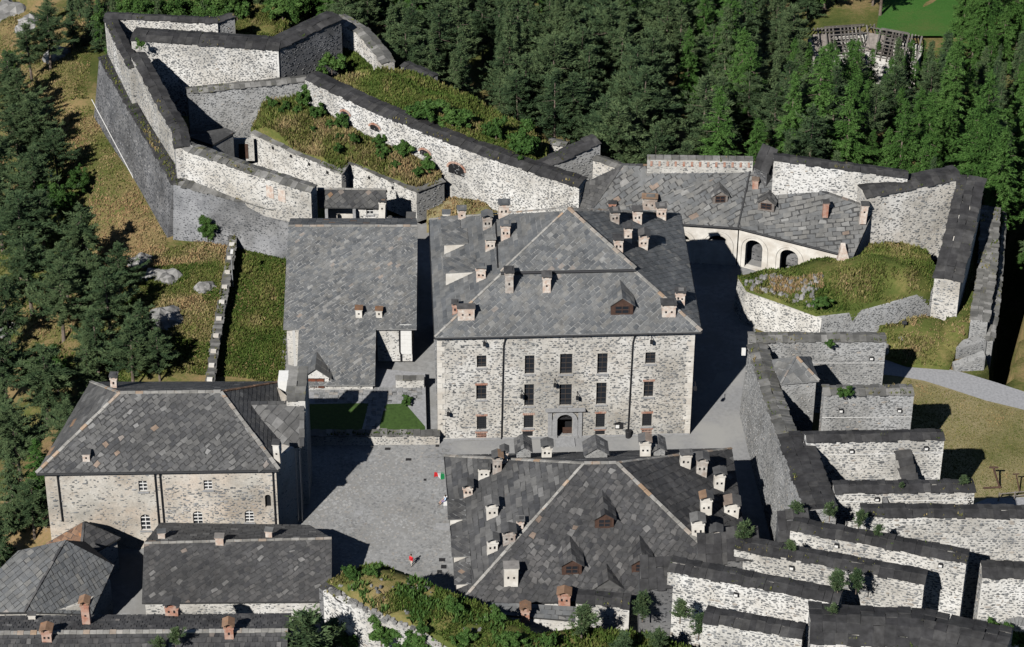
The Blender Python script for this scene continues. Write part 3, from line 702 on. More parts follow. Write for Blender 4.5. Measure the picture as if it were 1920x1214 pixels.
# ------------------------------------------------------------------ trees
def conifer_mesh(seed, h, rmax, kind):
    r = np.random.default_rng(seed); T = []; C = []
    clear = {'pine': 0.3, 'larch': 0.14, 'spruce': 0.08, 'tallpine': 0.5, 'bush': 0.03}[kind]
    lobe = r.uniform(0, 6.28); z = h*clear; lean = r.normal(0, 0.012, 2)*h
    step = {'pine': 0.62, 'larch': 0.5, 'spruce': 0.5, 'tallpine': 0.62, 'bush': 0.3}[kind]*(h/20)**0.5
    while z < h*0.985:
        t = (z-h*clear)/(h*(1-clear))
        if kind in ('pine', 'tallpine'): R0 = rmax*(1.0-t)**0.55*(0.55+0.45*min(1, t/0.22))
        elif kind == 'larch': R0 = rmax*(1-t)**0.7*(0.6+0.4*min(1, t/0.15))
        elif kind == 'bush': R0 = rmax*(1-t)**0.5
        else: R0 = rmax*(1-t)**0.95
        nb = int(r.integers(5, 8)) if kind != 'bush' else 6
        gapw = r.uniform(0.6, 1.15)
        for b in range(nb):
            az = r.uniform(0, 2*math.pi); L = max(0.35, R0*gapw*r.uniform(0.55, 1.2)*(1+.22*math.sin(az*2+lobe)+.15*math.sin(az*3-z*.5)))
            dv = np.array([math.cos(az), math.sin(az), 0]); ct = r.uniform(-0.28, 0.28)
            c0 = np.array([lean[0]*z/h, lean[1]*z/h, z+r.normal(0, 0.12)])
            k = max(2, int(L/0.34)); s = np.linspace(0.22, 1, k)
            drop = {'pine': 0.02, 'larch': 0.2, 'spruce': 0.28, 'tallpine': 0.0, 'bush': -0.5}[kind]
            P = c0+dv*(s*L)[:, None]+np.array([0, 0, 1.0])*(-drop*L*s**1.2+(0.22*L*s**3 if kind != 'larch' else 0))[:, None]
            sp = 13
            n = k*sp; base = np.repeat(P, sp, 0)+r.normal(0, 0.13, (n, 3))
            a2 = az+r.uniform(-1.35, 1.35, n); ln = r.uniform(0.2, 0.48, n)*(0.75+0.5*min(1, L/3))
            if kind in ('pine', 'tallpine'): upz = r.uniform(-0.1, 0.75, n)
            elif kind == 'bush': upz = r.uniform(0.1, 1.0, n)
            else: upz = r.uniform(-0.55, 0.25, n)
            tip = base+np.stack([np.cos(a2)*ln, np.sin(a2)*ln, upz*ln], 1)
            sd = np.stack([-np.sin(a2), np.cos(a2), r.uniform(-0.6, 0.6, n)], 1)*(r.uniform(0.04, 0.105, n))[:, None]
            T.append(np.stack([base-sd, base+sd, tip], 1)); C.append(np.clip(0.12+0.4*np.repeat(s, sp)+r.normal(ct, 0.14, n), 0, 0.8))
        z += step*r.uniform(0.75, 1.25)
    n = 30; top = np.array([lean[0], lean[1], h]); base = top-np.array([0, 0, 1])*r.uniform(0, 1.0, n)[:, None]; a = r.uniform(0, 6.28, n)
    tip = base+np.stack([np.cos(a)*0.25, np.sin(a)*0.25, np.full(n, 0.2)], 1); sd = np.stack([-np.sin(a), np.cos(a), np.zeros(n)], 1)*0.06
    T.append(np.stack([base-sd, base+sd, tip], 1)); C.append(np.full(n, 0.55))
    return np.concatenate(T), np.concatenate(C), lean
def leafy_mesh(seed, h, rmax):
    r = np.random.default_rng(seed); T = []; C = []
    nc = int(44*max(1, rmax/2.2))
    for i in range(nc):
        u = r.normal(0, 1, 3); u /= np.linalg.norm(u); q = r.uniform(0.2, 1.05)*(1+.35*math.sin(math.atan2(u[1], u[0])*2+seed))
        c = np.array([u[0]*rmax*q, u[1]*rmax*q, h*0.56+u[2]*h*0.42*q]); cr = rmax*r.uniform(0.09, 0.28)
        n = int(330*max(0.5, cr/0.7)); d = r.normal(0, 1, (n, 3)); d /= np.linalg.norm(d, axis=1)[:, None]
        p = c+d*cr*(r.uniform(0.3, 1.05, n)**.7*(1+.5*(r.random(n) < .12)))[:, None]*np.array([1, 1, 0.85]); ct = r.normal(0, 0.12)
        a = r.normal(0, 1, (n, 3)); a /= np.linalg.norm(a, axis=1)[:, None]; b = np.cross(a, d); b /= np.maximum(1e-6, np.linalg.norm(b, axis=1))[:, None]
        s = r.uniform(0.06, 0.15, n)[:, None]
        T.append(np.stack([p-b*s, p+b*s, p+a*s*1.6], 1)); C.append(np.clip(0.35+ct+0.12*d[:, 2]*0+r.normal(0, 0.14, n), 0, 0.8))
    return np.concatenate(T), np.concatenate(C), np.zeros(2)
def trunk_mb(h, lean, r0, frac=0.92, limbs=8, seed=0, rmax=2.0):
    b = MB(); r = random.Random(seed); k = 6
    for i in range(k):
        z0, z1 = h*frac*i/k-(0.5 if i == 0 else 0), h*frac*(i+1)/k
        b.tube((lean[0]*z0/h, lean[1]*z0/h, z0), (lean[0]*z1/h, lean[1]*z1/h, z1), r0*(1-0.85*i/k), r0*(1-0.85*(i+1)/k), 7, r.random())
    for i in range(limbs):
        z = h*r.uniform(0.22, 0.8); a = r.uniform(0, 6.28); L = rmax*r.uniform(0.4, 0.8)*(1-z/h*0.6)
        b.tube((lean[0]*z/h, lean[1]*z/h, z), (math.cos(a)*L, math.sin(a)*L, z+r.uniform(-0.2, 0.3)), r0*0.18, r0*0.05, 4, r.random())
    return b
PROTO = {}
def tree_proto(key, kind, h, r, seed):
    if kind == 'leaf': T, C, lean = leafy_mesh(seed, h, r); mat = 'leaves'
    else:
        T, C, lean = conifer_mesh(seed, h, r, kind); mat = {'larch': 'larch', 'bush': 'leaves'}.get(kind, 'needles')
    cm = tri_mesh('crown', T, C, mat)
    tm = trunk_mb(h, lean, (0.012*h+0.05) if kind not in ('bush',) else 0.05, 0.94 if kind not in ('leaf', 'bush') else 0.7, 10 if h > 6 else 4, seed, r).mesh('trunk', 'bark')
    PROTO.setdefault(key, []).append((cm, tm, h))
def plant_tree(key, name, label, p, h, cat='tree', group=None, i=None, wide=1.0):
    cm, tm, h0 = random.choice(PROTO[key]) if i is None else PROTO[key][i % len(PROTO[key])]
    s = h/h0
    o = thing(name, label, cat, p, group); o.rotation_euler = (0, 0, random.uniform(0, 6.28)); o.scale = (s*wide, s*wide, s)
    for nm, me in (('crown', cm), ('trunk', tm)):
        c = bpy.data.objects.new(nm, me); col.objects.link(c); c.parent = o
    return o
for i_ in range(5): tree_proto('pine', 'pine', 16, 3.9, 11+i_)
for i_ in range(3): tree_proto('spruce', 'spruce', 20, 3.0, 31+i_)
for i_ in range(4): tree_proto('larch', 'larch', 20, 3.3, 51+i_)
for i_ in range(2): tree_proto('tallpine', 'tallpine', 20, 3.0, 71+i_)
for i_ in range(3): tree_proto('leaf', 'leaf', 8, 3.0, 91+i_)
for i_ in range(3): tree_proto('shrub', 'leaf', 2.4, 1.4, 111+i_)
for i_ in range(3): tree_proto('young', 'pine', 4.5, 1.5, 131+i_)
# ================================================================== SETTING: terrain, square, roads
EDGE = np.array([G(330, 1214, 0)[:2], G(60, 900, 0)[:2], G(330, 715, 0)[:2], G(290, 560, 0)[:2], G(280, 440, 0)[:2], G(215, 330, -2)[:2], G(140, 190, -2)[:2], G(160, 60, -2)[:2], G(150, -200, -2)[:2]])
def edge_x(y):
    ys = EDGE[:, 1]; return np.interp(y, ys, EDGE[:, 0])
MOAT = [G(1868, 380, -1)[:2], G(1870, 600, 0)[:2], G(1855, 716, 0)[:2], G(1886, 718, 0)[:2], G(1925, 560, 0)[:2], G(1990, 380, 0)[:2]]
def terrain_z(x, y):
    x = np.asarray(x, float); y = np.asarray(y, float)
    d = np.maximum(0, edge_x(y)-x)
    z = -0.34*d-0.004*np.minimum(d, 60)**2*0.5
    z = z+(vnoise(x, y, 9)-0.5)*np.minimum(d, 12)*0.32+(vnoise(x, y, 3.2, 4)-0.5)*np.minimum(d, 8)*0.2
    b = np.maximum(0, y-(38+0.0*x)); z = z-0.10*b-0.0004*b*b*(b < 200)
    z = np.where(y > 45, z+(vnoise(x, y, 25, 6)-0.5)*np.minimum(y-45, 30)*0.14, z)
    w = np.clip((edge_x(y)+9-x)/9, 0, 1); z = z-1.2*w*(y < 60)
    return z
xs = np.concatenate([np.arange(-220, -100, 6), np.arange(-100, 100, 1.6), np.arange(100, 260, 8)])
ys = np.concatenate([np.arange(-130, -80, 5), np.arange(-80, 125, 1.6), np.arange(125, 420, 7)])
X, Y = np.meshgrid(xs, ys, indexing='ij'); Z = terrain_z(X.ravel(), Y.ravel())
mk = poly_mask(X.ravel(), Y.ravel(), MOAT); Z = np.where(mk, Z-14, Z)
nx_, ny_ = len(xs), len(ys)
idx = np.arange(nx_*ny_).reshape(nx_, ny_)
q4 = np.stack([idx[:-1, :-1], idx[1:, :-1], idx[1:, 1:], idx[:-1, 1:]], -1).reshape(-1, 4)
me = np_mesh('terrain', np.stack([X.ravel(), Y.ravel(), Z-0.05], 1), q4.ravel(), np.arange(len(q4))*4, np.full(len(q4), 4), np.full(len(q4), 0.5), 'hillside')
me.polygons.foreach_set('use_smooth', np.ones(len(q4), bool))
struct(link('terrain', me))
def sheet(name, pts, mat, z=None):
    b = MB(); p = [np.array(q, float) for q in pts]
    if z is not None: p = [with_z(q, z) for q in p]
    b.poly(p); o = b.build(name, mat); struct(o)
    if o.data.polygons[0].normal.z < 0: o.data.flip_normals()
    return o
# the square and the lane round the officers' pavilion
sq = sheet('square', [G(520, 832), G(530, 640), G(545, 440), G(780, 400), G(1100, 380), G(1290, 480), G(1400, 470), G(1560, 480), G(1400, 530), G(1420, 640), G(1395, 790), G(1480, 1000), G(1500, 1214), G(40, 1260), G(150, 1000), G(480, 1000)], 'cobbles_far', 0.004)
sheet('lane', [G(700, 832), G(828, 829), G(1290, 817), G(1345, 700), G(1398, 690), G(1392, 790), G(1420, 880), G(840, 880), G(760, 858)], 'asphalt', 0.008)
# paving setts that can be told apart, scattered over the square
B = MB()
pav = [G(705, 832), G(845, 832), G(845, 1120), G(640, 1120), G(560, 990), G(560, 840)]
pp = scatter_in(pav, 4200, lambda x, y: np.full(len(x), 0.0))
for p in pp:
    a = random.uniform(0, 3.14); r = [(random.uniform(0.12, 0.26), t+random.uniform(-.3, .3)) for t in (0, 1.57, 3.14, 4.71)]
    ring = [p+V3(math.cos(t+a)*k, math.sin(t+a)*k, 0.002) for k, t in r]; B.hexa(ring, [q_+V3(0, 0, random.uniform(0.012, 0.03)) for q_ in ring], random.uniform(0.55, 0.92), bottom=False)
o = B.build('cobbles', 'stone', sq); o['kind'] = 'stuff'
for (px, py, w, h) in ((727, 842, 0.7, 0.5), (766, 862, 0.7, 0.5), (797, 900, 0.35, 0.4), (820, 836, 0.45, 0.5), (829, 1050, 0.75, 0.6), (832, 1063, 0.65, 0.7), (824, 1072, 0.55, 0.5), (673, 962, 1.0, 0.8)):
    c = G(px, py, 0.012); b = MB(); b.box(c, (1, 0, 0), (0, 1, 0), (0, 0, 1), w, h, 0.02); b.build('drain_cover', 'dressed_stone' if w > 0.9 else 'iron_dark', sq)
# garden terrace with lawns and a flagstone path
gt = sheet('garden_terrace', [G(572, 822, 0.9), G(800, 812, 0.9), G(797, 700, 0.9), G(700, 690, 0.9), G(565, 722, 0.9)], 'gravel', 0.9)
b = MB(); b.poly([G(580, 758, .91), G(692, 756, .91), G(676, 815, .91), G(578, 817, .91)][::-1]); struct(b.build('lawn', 'lawn'))
b = MB(); b.poly([G(722, 758, .91), G(760, 757, .91), G(797, 800, .91), G(798, 811, .91), G(708, 813, .91)][::-1]); struct(b.build('lawn', 'lawn'))
# flagstones as real slabs
b = MB()
reg = [G(585, 733, .9), G(795, 722, .9), G(795, 750, .9), G(722, 757, .9), G(708, 813, .9), G(678, 813, .9), G(694, 756, .9), G(585, 756, .9)]
fl = np.array([p[:2] for p in reg]); x0, y0 = fl.min(0); x1, y1 = fl.max(0)
for xx in np.arange(x0, x1, 0.62):
    for yy in np.arange(y0, y1, 0.55):
        c = np.array([xx+random.uniform(-.1, .1), yy+random.uniform(-.1, .1)])
        if not poly_mask(c[:1], c[1:], fl)[0]: continue
        ring = [V3(c[0]+sx*0.28+random.uniform(-.05, .05), c[1]+sy*0.25+random.uniform(-.05, .05), 0.9) for sx, sy in ((-1, -1), (1, -1), (1, 1), (-1, 1))]
        b.hexa(ring, [p+V3(0, 0, 0.035) for p in ring], random.uniform(0.35, 0.95), bottom=False)
o = b.build('flagstones', 'stone', gt); o['kind'] = 'stuff'
# right-hand meadow and gravel road
sheet('meadow', [G(1640, 700), G(1760, 690), G(1925, 735), G(1990, 760), G(1990, 1000), G(1640, 1000)], 'meadow', 0.0)
def ribbon(name, pl, w, mat, z):
    b = MB(); pl = [with_z(np.array(p), 0) for p in pl]; Ls, Rs = [], []
    for i in range(len(pl)):
        d = unit(pl[min(i+1, len(pl)-1)]-pl[max(i-1, 0)]); n = V3(-d[1], d[0], 0); ww = w*(1+0.1*math.sin(i*1.7)); Ls.append(pl[i]+n*ww/2); Rs.append(pl[i]-n*ww/2)
    for i in range(len(pl)-1): b.poly([with_z(Rs[i], z), with_z(Rs[i+1], z), with_z(Ls[i+1], z), with_z(Ls[i], z)])
    return struct(b.build(name, mat))
ribbon('gravel_road', [G(*p) for p in ((1560, 668), (1640, 682), (1690, 690), (1740, 700), (1800, 716), (1860, 735), (1920, 752), (1990, 772))], 4.0, 'gravel', 0.012)
sheet('lane', [G(1820, 948), G(1850, 935), G(1990, 930), G(1990, 990), G(1820, 985)], 'gravel', 0.01)
mpoly = [G(1700, 712), G(1800, 738), G(1925, 775), G(1990, 800), G(1990, 930), G(1720, 930)]
pts = scatter_in(mpoly, 9000, lambda x, y: np.zeros(len(x)))
tufts('grass', pts, h=(0.05, 0.16), dry=0.6, w=0.09, var=0.4, lab='short dry grass of the meadow beside the gravel road')
# green field beyond the forest
pf = [G(*p, -4.0) for p in ((1640, 60), (1830, 60), (1800, -60), (1600, -60))]
def on_ground(px, py):
    z = 0.0
    for _ in range(40): p = G(px, py, z); z = .5*z+.5*float(terrain_z([p[0]], [p[1]])[0])
    return with_z(p, z-.1)
sheet('field', [on_ground(px, py)+V3(0, 0, .8) for px, py in ((1640, 75), (1850, 75), (1830, -40), (1660, -40))], 'green_field')

# ================================================================== BUILDINGS
def walls_back(parent, ring, z0, z1, mat, skip=()):
    """plain remaining walls of a footprint"""
    for i in range(len(ring)):
        if i in skip: continue
        a, b = ring[i], ring[(i+1) % len(ring)]; facade(parent, a, b, z0, z1, [], mat, stone=True, cover=0.4)

# ---- main barracks (pyramid roof) ---------------------------------------------------------
EA = 16.0
fa, fb = G(822, 826), G(1292, 815)
dA = unit(fb-fa); nA = np.cross(dA, (0, 0, 1)); WA = np.linalg.norm(fb-fa); DA = 25.2; angA = math.atan2(dA[1], dA[0])
fc, fd = fb-nA*DA, fa-nA*DA
main = thing('barracks', 'large three-storey stone barracks with pyramid slate roof and arched portal in the centre', 'building', (fa+fb)/2)
wins = []
for r_ in ((894, 667, 912, 690), (984, 667, 1002, 702), (1050, 664, 1073, 702), (1120, 663, 1139, 701), (1210, 661, 1229, 683),
           (893, 723, 912, 750), (983, 721, 1001, 762), (1049, 721, 1072, 761), (1118, 718, 1137, 759), (1207, 716, 1225, 745),
           (894, 781, 912, 806), (982, 779, 1000, 803), (1117, 776, 1134, 802), (1204, 776, 1222, 800),
           (980, 809, 999, 818), (1116, 808, 1134, 815), (893, 813, 912, 822), (1203, 806, 1222, 814)):
    wins.append(uv_rect(fa, fb, 0, r_))
wins = [(w[0], w[1], max(0.25, w[2]), max(w[3], w[2]+0.6)) for w in wins]
dr = uv_rect(fa, fb, 0, (1045, 777, 1073, 822)); dr = (dr[0], dr[1], 0.02, dr[3], 0.9)
wall, P, d_, n_ = facade(main, fa, fb, 0, EA, wins+[dr], 'mortar_pale', cover=0.66, sw=0.62, sh=0.34, nobj=280, lo=0, hi=0.95)
for i, w in enumerate(wins):
    if i < 10: window(main, P, d_, n_, w, nx=2, ny=4 if w[3]-w[2] > 2.6 else 3, mat='frame_dark', lintel='brick_red' if i in (5, 9) else None, bar=.07, depth=.36)
    elif i < 14: window(main, P, d_, n_, w, nx=6, ny=7, bar=0.045, lintel='brick_red', depth=0.26)
    else: window(main, P, d_, n_, w, nx=7, ny=2, bar=0.06, mat='brick_red' if i > 15 else 'iron_dark', lintel='brick_red', sill=None, depth=0.15)
# portal
uc = (dr[0]+dr[1])/2; hw = (dr[1]-dr[0])/2; zup = V3(0, 0, 1)
b = MB()
for s in (-1, 1):
    b.box(P(uc+s*(hw+0.35), 0, -0.12), d_, n_, zup, 0.62, 0.3, dr[3]-hw+0.1); b.box(P(uc+s*(hw+0.95), 0, -0.1), d_, n_, zup, 0.5, 0.24, dr[3]+0.3)
    b.box(P(uc+s*(hw+0.35), 0, -0.14), d_, n_, zup, 0.72, 0.36, 0.5)
K = 11
for i in range(K):
    a0, a1 = math.pi*i/K, math.pi*(i+1)/K; r0, r1 = hw+0.06, hw+0.62; zc = dr[3]-hw*0.9
    q = [(uc-r*math.cos(a), zc+r*math.sin(a)*0.95) for r, a in ((r0, a0), (r1, a0), (r1, a1), (r0, a1))]
    f0 = [P(*k, -0.02) for k in q]; b.hexa(f0[::-1], [p+n_*0.24 for p in f0][::-1])
b.box(P(uc, zc+hw+0.45, -0.18), d_, n_, zup, 0.4, 0.4, 0.5)
b.box(P(uc, dr[3]+0.62, -0.2), d_, n_, zup, 2*hw+2.7, 0.5, 0.18); b.box(P(uc, dr[3]+0.8, -0.3), d_, n_, zup, 2*hw+3.1, 0.7, 0.14)
pt = b.build('portal', 'dressed_stone', main)
b = MB(); b.box(P(uc, 0, 1.6), d_, n_, zup, 2*hw+0.4, 0.05, dr[3]); b.build('doorway_back', 'dark_void', pt)
b = MB(); b.box(P(uc, zc-0.15, 0.3), d_, n_, zup, 2*hw, 0.12, 0.22)
for i in range(1, 6): b.tube(P(uc, zc, 0.3), P(uc-hw*math.cos(math.pi*i/6), zc+hw*0.9*math.sin(math.pi*i/6), 0.3), 0.03, 0.03, 5)
b.build('fanlight', 'iron_dark', pt)
b = MB(); b.box(P(uc+0.5, 0.05, 0.8), d_, n_, zup, 1.4, 0.08, 0.9); b.build('inner_barrier', 'wood_brown', pt)
b = MB(); b.box(P(uc, 0.012, -1.0), d_, n_, zup, 2.4, 2.0, 0.12); b.build('doorstep', 'dressed_stone', main)
# other walls
wl, _, _, _ = facade(main, fd, fa, 0, EA, [], 'mortar_pale', cover=0.45); facade(main, fb, fc, 0, EA, [], 'mortar_pale', cover=0.3); facade(main, fc, fd, 0, EA, [], 'mortar_pale', stone=False)
# plinth, corner quoins, downpipes, wall lamps
b = MB(); b.box(P(WA/2, 0.0, -0.04), d_, n_, zup, WA, 0.16, 0.22); b.build('plinth', 'dressed_stone', main)
b = MB()
for j in range(20):
    for u_, s in ((0.25, 1), (WA-0.25, -1)): b.box(P(u_+(0.15*s if j % 2 else 0), j*0.8, 0.0), d_, n_, zup, 0.95 if j % 2 else 0.65, 0.1, 0.74, random.uniform(.6, .9)); b.build('quoin', 'plaster_white', main); b = MB()
for ux in (947, 1187):
    u_ = uv_rect(fa, fb, 0, (ux-1, 700, ux+1, 720))[0]; downpipe(main, P, [(u_, EA-0.1, -0.5), (u_, EA-0.9, -0.14), (u_-0.15, EA-1.6, -0.14), (u_-0.35, 0.1, -0.14)])
for (x, y) in ((908, 637), (1221, 633), (1040, 714), (1303, 720), (978, 735), (1082, 738), (840, 768)):
    r_ = uv_rect(fa, fb, 0, (x-5, y-4, x+5, y+4)); b = MB(); b.tube(P((r_[0]+r_[1])/2, r_[3], 0), P((r_[0]+r_[1])/2, r_[3]-0.2, -0.6), 0.05, 0.05, 5)
    b.box(P((r_[0]+r_[1])/2, r_[2]-0.2, -0.6), d_, n_, zup, 0.35, 0.3, 0.5); b.build('wall_lamp', 'iron_dark', main)
r_ = uv_rect(fa, fb, 0, (1153, 793, 1168, 804)); b = MB(); b.box(P((r_[0]+r_[1])/2, r_[2], -0.06), d_, n_, zup, r_[1]-r_[0], 0.12, r_[3]-r_[2])
for s in (-1, 1):
    q = [P((r_[0]+r_[1])/2, r_[3]+0.3, -0.25), P((r_[0]+r_[1])/2+s*0.75, r_[3]-0.02, -0.25)]; b.tube(q[0], q[1], 0.06, 0.06, 5)
nb = b.build('notice_board', 'iron_dark', main)
b = MB(); b.box(P((r_[0]+r_[1])/2-0.2, r_[2]+0.15, -0.13), d_, n_, zup, 0.45, 0.01, 0.5); b.build('notice', 'paint_white', nb)
# roof
ov = 0.55
c0, c1, c2, c3 = [with_z(p, EA+0.15) for p in (fa+nA*ov-dA*ov*0.6, fb+nA*ov+dA*ov*1.4, fc-nA*ov+dA*ov*1.4, fd-nA*ov-dA*ov*0.6)]
apex = G(1065, 396, 25.2)
rf = roof_under(main, [[c0, c1, apex], [c1, c2, apex], [c2, c3, apex], [c3, c0, apex]], 'underlay', 0.22)
m0, m1 = lerp(c0, apex, 0.52), lerp(c1, apex, 0.52); up_ = V3(0, 0, 0.5)
t0, t1, ta = lerp(c0, apex, 0.49)+up_, lerp(c1, apex, 0.49)+up_, apex+up_*0.9
b = MB(); b.hexa([t0-up_, t1-up_, apex], [t0, t1, ta]); b.build('upper_roof', 'underlay', main)
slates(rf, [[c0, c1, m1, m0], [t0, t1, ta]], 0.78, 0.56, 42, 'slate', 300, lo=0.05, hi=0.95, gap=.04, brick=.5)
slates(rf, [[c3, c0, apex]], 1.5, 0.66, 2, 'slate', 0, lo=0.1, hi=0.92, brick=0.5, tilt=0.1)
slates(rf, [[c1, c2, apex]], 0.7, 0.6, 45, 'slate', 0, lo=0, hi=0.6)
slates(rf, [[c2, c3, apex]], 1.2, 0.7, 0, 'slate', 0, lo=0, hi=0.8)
b = MB(); b.tube(t0-nA*-.05-V3(0, 0, .24), t1-nA*-.05-V3(0, 0, .24), .2, .2, 6); b.build('roof_break_shadow', 'iron_dark', main)  # dark tube added as the shadow line under the upper roof's lower edge
ridge_line(rf, [c0, m0, t0], 0.3, 0.1); ridge_line(rf, [t0, ta], 0.26, 0.08); ridge_line(rf, [c1, m1, t1, ta], 0.42, 0.14); ridge_line(rf, [c2, ta, c3], 0.3, 0.1)
b = MB()
for p, q in ((c0, c1), (c3, c0), (c1, c2)): b.tube(p-V3(0, 0, 0.25), q-V3(0, 0, 0.25), 0.13, 0.13, 6)
b.build('gutter', 'iron_dark', main)
plF, plL, plR = planar(c0, c1, apex), planar(c3, c0, apex), planar(c1, c2, apex)
plU = (t0, plF[1])
for a in ((874, 602, 1.9, 1.0, 1.8, 'flat'), (955, 551, 1.1, 1.3, 2.4, 'flat'), (1025, 550, 1.05, 1.2, 2.2, 'flat'), (1254, 596, 1.9, 1.0, 1.6, 'flat')):
    chimney(main, a[0], a[1], plF, a[2], a[3], a[4], angA, a[5])
chimney(main, 853, 590, plL, 0.7, 0.7, 1.3, angA, 'flat', 'brick_red')
for a in ((902, 527, 1.2, 1.0, 1.5), (919, 470, 1.3, 0.9, 1.4), (948, 450, 1.1, 1.0, 1.7), (914, 430, 1.2, 0.9, 1.5), (944, 408, 1.2, 0.9, 1.4), (866, 412, 1.1, 0.9, 1.2), (836, 416, 1.0, 0.8, 1.1)):
    chimney(main, a[0], a[1], plL, a[2], a[3], a[4], angA, 'flat', capmat='slate')
for a in ((1160, 473, 1.1, 1.0, 1.7), (1178, 455, 1.0, 1.0, 2.0), (1206, 467, 1.05, 1.0, 1.7), (1153, 419, 1.2, 0.9, 1.4), (1195, 419, 1.2, 0.9, 1.4), (1240, 411, 1.1, 0.8, 1.3), (1275, 570, 1.3, 1.0, 1.3)):
    chimney(main, a[0], a[1], plR, a[2], a[3], a[4], angA, 'flat')
dm = dormer(main, 1166, 591, plF, 2.7, 1.55, angA, roofmat='slate', rr=0.75)
# shed dormers of the left slope: level slate roof, white cheek toward the camera
def shed(parent, px, py, plane, ln, wd, hh, slm='slate', ang=0.0):
    """px,py: lower left foot of the camera-side cheek; opens to the left"""
    p = on_plane(px, py, *plane); u = V3(math.cos(ang), math.sin(ang), 0); v = V3(-math.sin(ang), math.cos(ang), 0); n = plane[1]
    sl = -np.dot(n, u)/n[2]; ln = hh/max(0.1, sl-0.04)
    a, t = p, p+V3(0, 0, hh); e = p+u*ln+V3(0, 0, ln*sl)
    b = MB(); b.poly([a, e, t]); b.poly([a+v*wd, t+v*wd, e+v*wd]); b.poly([a+v*wd, a, t, t+v*wd])
    dm = b.build('shed_dormer', 'plaster_white', parent)
    q = [t-u*0.25-v*0.15, e-v*0.15, e+v*(wd+0.15), t-u*0.25+v*(wd+0.15)]
    b = MB(); b.hexa([x+V3(0, 0, .02) for x in q], [x+V3(0, 0, .1) for x in q]); rr = b.build('dormer_roof', 'underlay', dm)
    slates(dm, [[x+V3(0, 0, .1) for x in q]], 0.7, 0.6, 45, slm, 0, lo=0.1, hi=1.0)
    b = MB(); b.box(p+v*wd/2-u*0.02+V3(0, 0, hh*0.2), u, v, zup, 0.03, wd*0.7, hh*0.6); b.build('window', 'glass', dm)
for a in ((836, 536, 1.9), (833, 478, 1.5), (831, 448, 1.1)): shed(main, a[0], a[1], plL, 5, 3.2, a[2], ang=angA)
b = MB(); q0, q1 = on_plane(933, 505, *plL), on_plane(929, 420, *plL); b.tube(q0+V3(0, 0, .25), q1+V3(0, 0, .25), 0.08, 0.08, 5); b.build('lightning_rod', 'iron_dark', main)

# ---- long hall with the plain slope (left of the barracks) --------------------------------
hall = thing('hall', 'long low stone hall with broad plain grey slate slope and small hooded entrance', 'building', G(640, 735, 0.9))
R0, R1, Lw = G(540, 424, 13.6), G(783, 424, 13.6), G(640, 722, 1.9)
plB = planar(R0, R1, Lw); ob = lambda x, y: on_plane(x, y, *plB)
m0_, m1_ = ob(531, 617), ob(781, 617); l0, l1 = ob(556, 722), ob(703, 722); k0, k1 = ob(560, 617), ob(705, 617)
bk0, bk1 = R0+V3(-0.3, 7, -3.4), R1+V3(-0.4, 7, -3.4)
rb = roof_under(hall, [[m0_, m1_, R1, R0], [l0, l1, k1, k0], [R0, R1, bk1, bk0]], 'underlay', 0.2)
slates(rb, [[m0_, m1_, R1, R0], [l0, l1, k1, k0]], 0.68, 0.42, 36, 'slate', 300, lo=0.12, hi=0.95, jit=0.07, brick=.5)
slates(rb, [[R0, R1, bk1, bk0]], 0.9, 0.6, 0, 'slate', 0)
ridge_line(rb, [R0, R1], 0.3, 0.12, 'ridge_tile')
zw = float(m1_[2])-0.25; i0, i1 = with_z(lerp(k1, m1_, 0.02)+V3(0, .5, 0), .9), with_z(lerp(k1, m1_, 0.88)+V3(0, .5, 0), .9)
wl, P, d_, n_ = facade(hall, i0, i1, 0.5, zw, [], 'mortar_white', cover=0.4, lo=0.3)
b = MB(); Lh = np.linalg.norm(i1-i0)
for j in range(8): b.box(P(Lh*0.82, 1.2+j*0.58, -0.06), d_, n_, zup, 1.5, 0.06, 0.55)
b.build('white_panel', 'paint_white', hall)
downpipe(hall, P, [(Lh*0.64, zw-0.6, -0.2), (Lh*0.64, 1.6, -0.15), (Lh*0.67, 1.2, -0.2), (Lh*0.67, 0.2, -0.2)])
facade(hall, i1, with_z(R1+V3(-.4, 0, 0), .9), 0.5, zw, [], 'mortar_pale', cover=0.3)
rw1 = with_z(bk1+V3(-.4, -.4, 0), 0); b = MB(); b.poly([with_z(i1, zw), with_z(R1+V3(-.5, 0, 0), zw), R1+V3(-.5, 0, -.25)]); b.build('gable', 'mortar_pale', hall); b = MB(); b.poly([with_z(R1+V3(-.5, 0, 0), 0), rw1, with_z(rw1, bk1[2]-.2), R1+V3(-.5, 0, -.25)]); b.build('gable', 'mortar_pale', hall)
j0, j1 = with_z(l0+V3(.3, .35, 0), .6), with_z(l1+V3(-.3, .35, 0), .6)
wl, P, d_, n_ = facade(hall, j0, j1, 0.4, l1[2]-0.2, [], 'mortar_white', cover=0.4, lo=.3)
b = MB(); kk = k1+V3(-.3, 0, -.25); b.poly([j1, with_z(kk, .6), kk, with_z(j1, l1[2]-.25)]); b.build('side_wall', 'mortar_pale', hall); b = MB(); b.poly([with_z(m0_+V3(.4, .4, 0), 0), with_z(k0, 0), with_z(k0, zw), with_z(m0_+V3(.4, .4, 0), zw)]); b.build('side_wall', 'mortar_pale', hall); b = MB(); b.poly([with_z(m0_+V3(.4, .4, 0), 0), with_z(m0_+V3(.4, .4, 0), zw), R0+V3(.3, 0, -.3), with_z(R0+V3(.3, 0, 0), 0)]); b.build('side_wall', 'mortar_pale', hall)
b = MB(); b.poly([with_z(k0+V3(-.3, .2, 0), 0), with_z(ob(548, 617), 0), with_z(ob(548, 617), zw), with_z(k0+V3(-.3, .2, 0), zw)][::-1]); b.build('whitewashed_pier', 'paint_white', hall)
